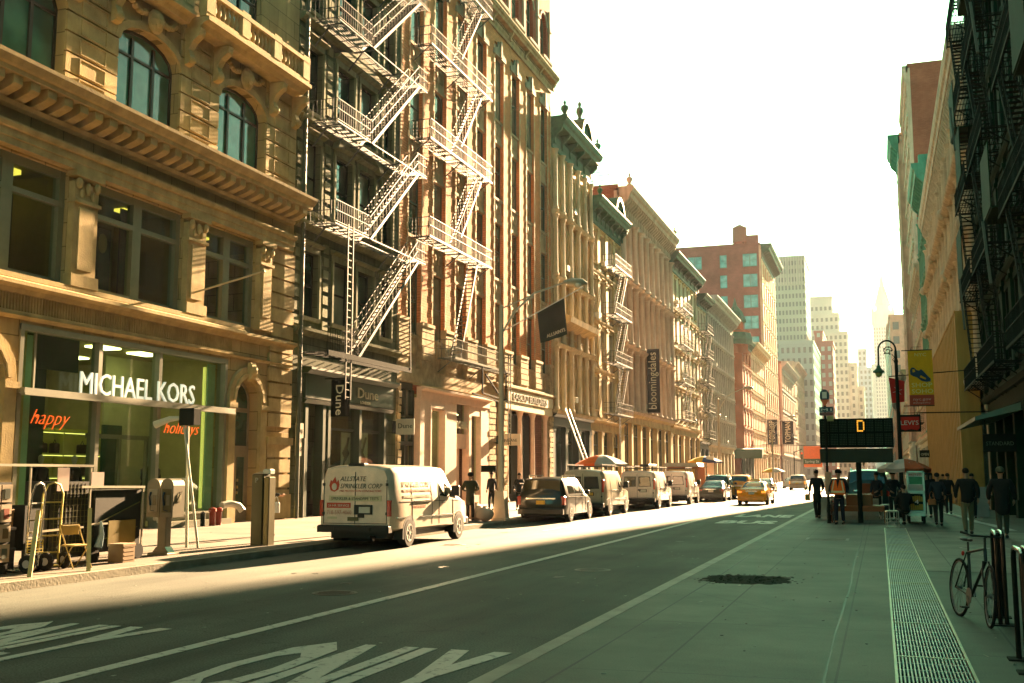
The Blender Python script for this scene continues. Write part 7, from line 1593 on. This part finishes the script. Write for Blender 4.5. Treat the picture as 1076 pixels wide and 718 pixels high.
# bishop crook lamp
t = thing('crook_lamp', 'black bishop crook lamp post with scrollwork and a green bell lantern', 'street lamp', (.56, 33.7, .15), world=True)
LX, LY = .56, 33.7
m = MB(); m.lathe([(.22, .15), (.22, .3), (.14, .5), (.15, 1.0), (.1, 1.15), (.065, 1.3), (.06, 3), (.05, 5.1), (.07, 5.15), (.045, 5.25), (.035, 5.5)], LX, LY, 12); m.build('pole', IRON_D, t, smooth=40)
m = MB(); cr = [(LX, LY, 5.3)] + [(LX - .26 + .26 * math.cos(a), LY, 5.55 + .3 * math.sin(a)) for a in [PI * i / 12 for i in range(13)]] + [(LX - .52, LY, 5.3), (LX - .53, LY, 5.05)]; m.tube(cr, .028, 8)
sp = [(LX - .24 + (.15 - .008 * i) * math.cos(i * .62), LY, 5.52 + (.15 - .008 * i) * math.sin(i * .62)) for i in range(16)]; m.tube(sp, .016, 6); m.tube([(LX - .12, LY, 5.4), (LX - .04, LY, 5.3), (LX - .1, LY, 5.22), (LX - .02, LY, 5.12)], .014, 6)
for k in range(5): m.ball((LX - .24 + .12 * math.cos(k * 1.3), LY, 5.52 + .12 * math.sin(k * 1.3)), .03)
m.build('crook', IRON_D, t, smooth=True)
MB().lathe([(.03, 5.06), (.06, 5.02), (.07, 4.95), (.17, 4.86), (.18, 4.82), (.12, 4.8), (.03, 4.8)], LX - .53, LY, 14).build('lantern', PM('verdigris lantern', (.06, .16, .09), .5), t, smooth=40); MB().lathe([(.11, 4.79), (.09, 4.70), (.03, 4.66)], LX - .53, LY, 12).build('lantern_glass', PM('lantern glass', (.3, .38, .12), .3), t, smooth=True)
t = thing('street_banner', 'yellow banner with a dark blue sandal and a red foot, on the crook lamp post', 'banner', (1.2, 33.7, 3.75), world=True)
BY = PM('mustard banner cloth', (.70, .38, .01), .75); BX0, BX1 = .74, 1.46
m = MB(); m.box(BX0, BX1, 33.69, 33.72, 4.05, 5.48); m.build('cloth', BY, t); MB().box(BX0, BX1, 33.69, 33.72, 3.72, 4.048).build('red_foot', PM('brick red cloth', (.42, .07, .04), .75), t); m = MB(); m.tube([(.56, 33.705, 5.5), (BX1, 33.705, 5.5)], .018); m.tube([(.56, 33.705, 3.7), (BX1, 33.705, 3.7)], .018); m.build('bracket', IRON_D, t)
sh = MB(); sh.prism([(.76, 4.72), (.86, 4.66), (1.0, 4.62), (1.18, 4.50), (1.38, 4.46), (1.52, 4.48), (1.54, 4.56), (1.42, 4.66), (1.28, 4.80), (1.18, 4.88), (1.1, 4.83), (1.0, 4.86), (.92, 4.93), (.82, 4.94), (.75, 4.86)], 33.68, 33.689, 'y'); sh.v = [(.78 + (p[0] - .74) * .76, p[1], p[2]) for p in sh.v]; so = sh.build('sandal_print', PM('navy print', (.02, .045, .09), .7), t)
sh = MB(); sh.prism([(.86, 4.78), (.95, 4.8), (.93, 4.87), (.85, 4.88)], 33.672, 33.679, 'y'); sh.prism([(1.12, 4.62), (1.34, 4.54), (1.36, 4.58), (1.16, 4.68)], 33.672, 33.679, 'y'); sh.v = [(.78 + (p[0] - .74) * .76, p[1], p[2]) for p in sh.v]; sh.build('sandal_gap', BY, so)
PY = PM('pale yellow print', (.75, .68, .25), .7)
text('NYC', .15, (.93, 33.685, 5.3), FC, PY, t, width=.34); text('SHOP', .2, (.81, 33.685, 4.3), FC, PY, t, width=.6); text('SOHO', .2, (.81, 33.685, 4.1), FC, PY, t, width=.62); text('nyc.gov', .13, (.84, 33.685, 3.87), FC, PM('pale pink print', (.65, .4, .33), .7), t, width=.52); text('#shopsoho', .08, (.84, 33.685, 3.77), FC, MATS['pale pink print'], t, width=.5)
RDC = PM('bright red cloth', (.60, .03, .02), .7)
t = thing('red_flag', 'bright red flag with a pale emblem hanging behind the crook lamp post', 'flag', (XR, 41, 4.5), world=True)
m = MB(); m.add([(.42, 40.0, 5.3), (.95, 40.1, 5.15), (.92, 40.1, 4.42), (.5, 40.0, 4.38), (.42, 40.03, 5.3), (.95, 40.13, 5.15), (.92, 40.13, 4.42), (.5, 40.03, 4.38)], [(0, 1, 2, 3), (7, 6, 5, 4), (0, 4, 5, 1), (1, 5, 6, 2), (2, 6, 7, 3), (3, 7, 4, 0)]); m.build('cloth', RDC, t); MB().tube([(.42, 40.05, 5.33), (XR - .6, 40.4, 5.6), (XR, 40.4, 5.6)], .02).build('pole', IRON_D, t)
m = MB(); [m.bar((.7, 39.99, 4.8), (.7 + .16 * math.cos(q), 40.0, 4.8 + .18 * math.sin(q)), .02) for q in (.3, 1.3, 2.2, 3.4, 4.6, 5.5)]; m.build('emblem', MATS['pale pink print'], t)
t = thing('hanging_shop_sign', 'black framed red shop sign with white lettering under the yellow banner', 'shop sign', (XR, 41, 3.3), world=True)
MB().rbox(.62, 1.62, 40.9, 41.0, 3.35, 4.12, .02).build('board', IRON_D, t); m = MB(); m.prism([(.68, 3.5), (.95, 3.42), (1.2, 3.47), (1.45, 3.42), (1.56, 3.5), (1.56, 4.02), (.68, 4.02)], 40.88, 40.899, 'y'); m.build('red_tab', RDC, t)
text("LEVI'S", .28, (.74, 40.87, 3.66), FC, MATS['sign white'], t, width=.76); MB().tube([(1.6, 40.95, 4.2), (XR, 40.95, 4.2)], .03).bar((.9, 40.95, 4.2), (1.62, 40.95, 4.2), .03).bar((1.5, 40.95, 4.2), (1.5, 40.95, 4.1), .02).build('bracket', IRON_D, t)
t.location = (5.4, 51.2, 3.72); t.scale = (1.0, 1.0, 1.0)
for o in bpy.data.objects:
    if o.name.startswith('crook_lamp'): o.location = (.80, 46, .15); o.scale = (1.3, 1.3, 1.26)
    if o.name.startswith('street_banner'): o.location = (1.85, 46, 4.69); o.scale = (1.3, 1.3, 1.26)
    if o.name.startswith('red_flag'): o.location = (6.5, 51.2, 5.16); o.scale = (1.25, 1.25, 1.25)
# food cart and its umbrella
t = thing('food_cart', 'narrow steel food cart with a green lit panel, snack shelf and sign lettering', 'food cart', (1.1, 40, .15), world=True)
AL = PM('cart aluminium', (.46, .43, .34), .35, .6)
c = MB(); c.rbox(.86, 1.45, 40.0, 42.4, .42, .55, .02); c.rbox(.86, 1.45, 40.2, 42.4, 1.28, 1.98, .02); c.rbox(.88, 1.43, 40.3, 42.3, .55, 1.28, .02)
for x in (.86, 1.40): c.box(x, x + .05, 40.02, 40.07, .55, 1.98); c.box(x, x + .05, 40.02, 40.2, 1.2, 1.28)
c.box(.86, 1.45, 40.02, 40.2, 1.20, 1.27); c.box(.86, 1.45, 40.02, 40.2, 1.93, 1.98); c.build('cart_body', AL, t)
MB().box(.95, 1.38, 40.17, 40.199, 1.52, 1.78).build('green_panel', PM('lit green panel', (.04, .22, .07), .3), t); MB().box(.92, 1.4, 40.17, 40.199, 1.79, 1.92).build('sign_panel', MATS['sign white'], t); text('PRETZEL', .1, (.94, 40.165, 1.81), FC, RD, t, width=.44); MB().box(.92, 1.4, 40.17, 40.199, 1.3, 1.5).build('price_panel', PM('pinkish panel', (.45, .38, .33), .5), t)
MB().box(.93, 1.38, 40.25, 40.299, .6, 1.18).build('shelf_back', PM('shelf shadow board', (.02, .02, .015), .8), t)  # near-black board stands in for the shade inside the snack shelf
sn = MB(); rr = random.Random(2)
for z in (.62, .92):
    for k in range(6): sn.rbox(.96 + k * .07, 1.02 + k * .07, 40.12, 40.2, z, z + rr.uniform(.16, .22), .01)
sn.build('snack_packets', PM('amber snack packets', (.45, .25, .03), .5), t); text('4', .2, (1.1, 40.1, .84), FC, MATS['sign white'], t, width=.13)
for x in (.9, 1.4): MB().lathe([(.02, -.04), (.14, -.04), (.15, -.02), (.15, .02), (.14, .04), (.02, .04)], 40.4, .30, 14, 'x', x).build('wheel', RUB, t, smooth=40)
for x in (.9, 1.4): MB().lathe([(.02, -.04), (.14, -.04), (.15, -.02), (.15, .02), (.14, .04), (.02, .04)], 42.0, .30, 14, 'x', x).build('wheel', RUB, t, smooth=40)
def umbrella(name, label, x, y, z, r_, cols, h=.36, tilt=0, base=.15, group=None, gap=1, ph=-PI / 2):
    t = thing(name, label, 'umbrella', (x, y, base), world=True, group=group); n = 8; ms = [MB() for _ in cols]
    for k in range(n):
        a0, a1 = 2 * PI * k / n + ph, 2 * PI * (k + 1) / n + ph; m = ms[(k // gap) % len(cols)]; rows = []
        for j in range(5):
            q = j / 4; rr_ = r_ * q; zz = z + h * (1 - q ** 1.7)
            pa = (x + rr_ * math.cos(a0), y + rr_ * math.sin(a0), zz); pb = (x + rr_ * math.cos(a1), y + rr_ * math.sin(a1), zz); pm = (x + rr_ * .94 * math.cos((a0 + a1) / 2), y + rr_ * .94 * math.sin((a0 + a1) / 2), zz - .03 * q); rows.append((pa, pm, pb))
        rows.append(tuple((p[0], p[1], p[2] - .12) for p in rows[-1]))
        vs = [p for r in rows for p in r]; vs2 = [(p[0], p[1], p[2] - .012) for p in vs]; fs = []
        for j in range(5):
            for i in range(2): fs.append((j * 3 + i, j * 3 + i + 1, j * 3 + i + 4, j * 3 + i + 3))
        m.add(vs, fs); m.add(vs2, [f[::-1] for f in fs])
    for m, c in zip(ms, cols):
        if m.v: m.build('canopy_panel', c, t)
    p = MB(); p.tube([(x, y, base), (x, y, z + h + .08)], .022, 8)
    for k in range(n): a0 = 2 * PI * k / n + .35; p.bar((x, y, z - .15), (x + r_ * .55 * math.cos(a0), y + r_ * .55 * math.sin(a0), z + h * .62), .012)
    p.build('pole', MATS['pale pole paint'], t); return t
UW = PM('dirty white umbrella cloth', (.7, .58, .5), .8); UO = PM('orange umbrella cloth', (.9, .17, .02), .8); UR = PM('rust umbrella cloth', (.6, .13, .04), .8); UY = PM('yellow umbrella cloth', (.8, .45, .02), .8); UB = PM('blue umbrella cloth', (.05, .1, .25), .8); UG = PM('grey umbrella cloth', (.42, .42, .38), .8)
umbrella('cart_umbrella', 'rust and dirty white umbrella over the food cart', .82, 41, 2.08, .92, [UR, UW], .34, gap=4)
umbrella('cart_umbrella', 'bright orange and grey umbrella above the beige van', -14.6, 57.5, 2.45, 1.5, [UG, UO], .5, group='umbrellas over the left kerb', gap=4)
umbrella('cart_umbrella', 'yellow and blue umbrella past the last parked van', -14.2, 92, 3.0, 1.5, [UB, UY], .45, group='umbrellas over the left kerb', gap=4)
umbrella('cart_umbrella', 'small yellow and pale umbrella far off beside the green awning', -13.8, 150, 2.3, 1.6, [UG, UY], .5, group='umbrellas over the left kerb', gap=2)
for i, (x, y, lb) in enumerate(((.3, 36.3, 'open steel framed stool nearest the pavement grating'), (.12, 43.4, 'round topped steel stool behind the nearer stool'))):
    t = thing('metal_stool', lb, 'stool', (x, y, .15), R(8)); f = MB(); W2 = .17 if i == 0 else .14; hh = .52
    for sx in (-1, 1):
        for sy in (-1, 1): f.bar((sx * W2, sy * W2, 0), (sx * W2, sy * W2, hh), .025)
    for z in (.04, .3): [f.bar((-W2, s_ * W2, z), (W2, s_ * W2, z), .02) for s_ in (-1, 1)]; [f.bar((s_ * W2, -W2, z), (s_ * W2, W2, z), .02) for s_ in (-1, 1)]
    f.build('frame', AL, t); MB().rbox(-W2 - .02, W2 + .02, -W2 - .02, W2 + .02, hh, hh + .05, .02).build('seat', AL, t)
t = thing('folding_table', 'worn orange folding table with a slung cloth in front of the message board mast', 'table', (-.35, 45.5, .15), world=True)
MB().box(-.75, .05, 45.4, 46.4, .9, .96).build('tabletop', PM('orange table board', (.20, .07, .03), .8), t); m = MB(); m.box(-.75, .05, 45.36, 45.39, 1.0, 1.5); m.build('slung_cloth', PM('rust cloth', (.28, .09, .04), .85), t); m = MB(); [m.bar((x, y, .15), (x, y, 1.5 if y < 46 else .9), .04) for x in (-.72, .02) for y in (45.41, 46.35)]; m.build('leg', AL, t)
m = MB(); m.box(-.75, .0, 45.45, 46.0, .35, .6); m.build('lower_crate', PM('rust crate', (.25, .12, .05), .8), t)
for i, (x, y, w_, lb) in enumerate(((-2.0, 46.2, .55, 'pale concrete block at the foot of the bus stop pole'), (-1.15, 43.0, 1.05, 'long pale concrete barrier behind the street worker'))):
    t = thing('concrete_barrier', lb, 'barrier', (x, y, .15), world=True, group='concrete barriers'); MB().prism([(y - .3, .15), (y + .3, .15), (y + .28, .3), (y + .14, .5), (y + .1, .95), (y - .1, .95), (y - .14, .5), (y - .28, .3)], x - w_, x + w_, 'x').build('block', M('barrier concrete', (.36, .35, .28), .85, .3, 2), t)
    if i: m = MB(); m.tube([(x - .1, y - .32, .55), (x + .15, y - .32, .75), (x + .35, y - .3, .6), (x + .5, y - .32, .72)], .02); m.build('spray_mark', BLKP, t)
hatch('delivery_truck', 'dark green parked vehicle with a lettered rear window behind the message board', 'van', paint('bottle green paint', (.02, .05, .04), .3), (-.6, 52), 0, L=5, H=2.1, hw=1.0)
# bicycles and racks
def bicycle(name, label, x, y, rz, col, lean=0, s=1, bz=.15, steer=0):
    t = thing(name, label, 'bicycle', (x, y, bz), rz); t.rotation_euler = (0, lean, rz); RW = .34; WB = 1.04
    for yy, k in ((0, 'rear'), (WB, 'front')):
        w_ = bpy.data.objects.new('wheel', None); COL.objects.link(w_); w_.parent = t; w_.location = (0, yy, RW); w_.rotation_euler = (0, 0, steer if yy else 0)
        ty = MB(); n = 36; ty.tube([(0, RW * .985 * math.cos(2 * PI * i / n), RW * .985 * math.sin(2 * PI * i / n)) for i in range(n + 1)], .018, 8, caps=False); ty.build('tyre', RUB, w_, smooth=True)
        rm = MB(); rm.tube([(0, RW * .92 * math.cos(2 * PI * i / n), RW * .92 * math.sin(2 * PI * i / n)) for i in range(n + 1)], .010, 6, caps=False); rm.lathe([(.02, -.035), (.02, .035)], 0, 0, 8, 'x')
        for i in range(24): a = 2 * PI * i / 24; rm.tube([(.02 * (1 if i % 2 else -1), .02 * math.cos(a + .5), .02 * math.sin(a + .5)), (0, RW * .92 * math.cos(a), RW * .92 * math.sin(a))], .0018, 3)
        rm.build('rim', PM('dull rim', (.2, .2, .18), .4, .7), w_)
    f = MB(); bb = (0, .42, .28); st = (0, .30, .78); hd = (0, .86, .86); hl = (0, .89, .72); rh = (0, 0, RW); fh = (0, WB, RW)
    f.tube([bb, st], .017, 8); f.tube([st, hd], .015, 8); f.tube([bb, hl], .018, 8); f.tube([hd, hl], .02, 8)
    for sx in (-1, 1): f.tube([(sx * .02, *bb[1:]), (sx * .05, *rh[1:])], .010, 6); f.tube([(sx * .02, *st[1:]), (sx * .05, *rh[1:])], .009, 6); f.tube([(sx * .03, *hl[1:]), (sx * .05, hl[1] + .04, .6), (sx * .05, *fh[1:])], .011, 6)
    f.build('frame', col, t, smooth=True); h = MB(); h.tube([hd, (0, .85, .98), (0, .9, 1.0)], .014, 8); h.tube([(-.22, .78, 1.03), (-.16, .9, 1.0), (.16, .9, 1.0), (.22, .78, 1.03)], .011, 8); h.tube([(-.23, .74, 1.03), (-.19, .83, 1.02)], .016, 6); h.tube([(.23, .74, 1.03), (.19, .83, 1.02)], .016, 6); h.build('handlebar', BLKP, t, smooth=True)
    sdl = MB(); sdl.tube([st, (0, .28, .9)], .012, 6); sdl.ball((0, .22, .93), .07, .12, .025); sdl.ball((0, .34, .93), .025, .1, .02); sdl.build('saddle', BLKP, t, smooth=True)
    c = MB(); c.lathe([(.095, .028), (.095, .034)], .42, .28, 20, 'x'); c.tube([(.045, .42, .28), (.06, .52, .16)], .01, 5); c.tube([(-.045, .42, .28), (-.06, .32, .4)], .01, 5); c.build('crank', MATS['dull rim'], t)
    for p in ((.11, .52, .16), (-.11, .32, .4)): MB().rbox(p[0] - .045, p[0] + .045, p[1] - .04, p[1] + .04, p[2] - .01, p[2] + .01, .004).build('pedal', BLKP, t)
    MB().ball((.03, .2, .76), .02, .02, .03).build('tail_light', PM('red reflector', (.6, .02, .02), .3), t); return t
BK = PM('black bicycle enamel', (.012, .014, .012), .35)
bicycle('bicycle', 'black bicycle locked to the steel rack post on the right pavement, front wheel turned', .84, 14.25, R(194), BK, lean=-.06, steer=R(-10))
bicycle('bicycle', 'old bicycle parked against the barrier by the street worker\'s legs', -1.62, 39.75, R(12), BK)
def rack(x, y, label, rz=0, s=1.0):
    t = thing('bicycle_rack', label, 'bicycle rack', (x, y, .15), rz, 'black steel bicycle racks'); f = MB()
    for sx in (-.034, .034): f.tube([(sx, 0, 0), (sx * 1.0, .0, .92), (sx, .04, 1.0), (sx, .14, 1.03), (sx, .6, 1.03), (sx, .68, 1.0), (sx, .72, .92), (sx, .72, 0)], .024, 8)
    f.build('hoop', PM('glossy black rack', (.015, .02, .016), .25, .3), t, smooth=True); b = MB(); b.rbox(-.13, .13, -.1, .1, 0, .015, .003); b.rbox(-.13, .13, .62, .82, 0, .015, .003); b.build('foot_plate', IRON_D, t)
rack(1.26, 13.5, 'black double tube rack that the bicycle is locked to', R(-2))
rack(1.18, 10.35, 'black double tube rack standing alone at the right edge of the picture', 0)
t = thing('sandwich_board', 'white sandwich board propped by the dark shopfront on the right', 'sandwich board', (4.0, 48, .15), world=True)
m = MB(); m.prism([(47.7, .15), (47.74, .15), (48.0, 1.35), (47.96, 1.35)], 3.55, 4.15, 'x'); m.prism([(48.26, .15), (48.3, .15), (48.04, 1.35), (48.0, 1.35)], 3.55, 4.15, 'x'); m.build('board', PM('grey white board', (.3, .32, .27), .6), t)
# plastic tape lying on the flags
m = MB(); pts = [(2.6, 52, .157), (3.0, 45, .157), (3.1, 42, .158), (3.35, 40, .157), (3.6, 36, .157)]
for p, q in zip(pts, pts[1:]): m.add([(p[0], p[1], p[2]), (p[0] + .28, p[1], p[2]), (q[0] + .28, q[1], q[2]), (q[0], q[1], q[2])], [(0, 1, 2, 3)])
m.v = m.v + [(a, b, c + .003) for a, b, c in m.v]; nf = len(m.f); m.f += [tuple(i + len(m.v) // 2 for i in f) for f in m.f]
tag(m.build('plastic_sheeting', PM('pale plastic sheet', (.35, .40, .35), .4), None, (2.6, 52, .155)), 'long pale strip of plastic sheeting lying along the right pavement', 'sheeting')
# leaning ladder, traffic lights, far flags
t = thing('ladder', 'long aluminium ladder leaning on the dark shopfront above the beige van', 'ladder', (-19.5, 70, .15), world=True); m = MB()
a, b_ = Vector((-18.8, 73.0, .15)), Vector((XL + .5, 74.2, 6.6))
for o_ in (Vector((0, 0, 0)), Vector((.12, .62, 0))): m.bar(a + o_, b_ + o_, .09)
for k in range(1, 22): p = a.lerp(b_, k / 22); m.bar(p, p + Vector((.12, .62, 0)), .05)
m.build('frame', PM('ladder aluminium', (.55, .53, .45), .35, .6), t)
def signal(x, y, h, lit, label, arm=None, z=0.15):
    t = thing('traffic_light', label, 'traffic light', (x, y, z), world=True, group='traffic lights at the far crossing'); m = MB(); m.lathe([(.12, z), (.08, .6), (.07, h + .3)], x, y, 8)
    ax = x
    if arm: m.tube([(x, y, h + .1), (x + arm, y, h + .6)], .06); ax = x + arm
    m.build('pole', IRON_D, t); b = MB(); b.rbox(ax - .2, ax + .2, y - .35, y - .1, h - 1.0, h + .15, .03); bo = b.build('signal_head', PM('signal yellow brown', (.20, .12, .02), .5), t)
    for k, c in enumerate(('red', 'amber', 'green')): MB().lathe([(.13, 0), (.13, .03)], ax, h - .05 - k * .36, 12, 'y', y - .385).build('lens', PM('lit red signal', (1, .09, .02), .4, emit=.1) if (c == 'red' and lit) else PM('dark lens', (.05, .05, .03), .3), bo)
signal(-12.6, 171.5, 5.2, True, 'traffic light showing red beside the green corner awning', 1.2); signal(-2.6, 193, 4.6, False, 'unlit far traffic light pole on the right kerb of the crossing')
t = thing('street_name_sign', 'dark street name blade beside the red signal', 'street sign', (-12.6, 171.4, 4), world=True); MB().box(-11.2, -8.6, 171.2, 171.3, 3.5, 4.3).build('blade', PM('sign green', (.05, .09, .04), .5), t); text('Spring St', .55, (-11.0, 171.19, 3.7), FC, MATS['sign white'], t, width=2.1); MB().bar((-12.55, 171.3, 4.1), (-11.2, 171.25, 4.1), .05).build('bracket', IRON_D, t)
t = thing('shop_flag', 'plain orange red flag hanging far down the left row past the signal', 'flag', (XL, 205, 3), world=True); MB().box(-13, -9.8, 200, 200.1, 3.2, 7.0).build('cloth', UO, t); MB().tube([(XL, 200.05, 7.1), (-9.8, 200.05, 7.1)], .06).build('pole', IRON_D, t)
t = thing('newsstand', 'yellow and brown news stand kiosk on the left pavement past the parked vans', 'kiosk', (-14.6, 88, .15), world=True); MB().rbox(-16.4, -13.9, 86, 90, .15, 2.5, .05).build('box', PM('kiosk brown', (.40, .16, .06), .7), t); MB().box(-16.2, -14.1, 85.9, 85.99, 1.0, 2.3).build('magazine_display', PM('kiosk yellow', (.65, .38, .08), .7), t); MB().prism([(-16.6, 2.5), (-13.7, 2.5), (-13.9, 2.8), (-16.4, 2.8)], 85.6, 90.2, 'y').build('roof', PM('kiosk roof', (.5, .45, .35), .6), t)
t = thing('white_placard', 'white vertical placard on a stand right of the news stand', 'placard', (-13.6, 96, .15), world=True); MB().box(-13.9, -13.3, 91, 91.1, 1.2, 3.4).build('board', MATS['sign white'], t); MB().bar((-13.6, 91.05, .15), (-13.6, 91.05, 1.2), .06).build('stand', IRON_D, t)
# ------------------------------------------------------------------ city air
hm = bpy.data.materials.new('city haze'); hm.use_nodes = True; ht = hm.node_tree; ht.nodes.clear(); ou = ht.nodes.new('ShaderNodeOutputMaterial'); pv = ht.nodes.new('ShaderNodeVolumePrincipled')
pv.inputs['Color'].default_value = (.95, .92, 1, 1); pv.inputs['Density'].default_value = .00013; pv.inputs['Anisotropy'].default_value = .15; ht.links.new(pv.outputs[0], ou.inputs['Volume'])
tag(MB().box(-720, 720, -70, 2650, -1.6, 320).build('haze', hm), kind='stuff')
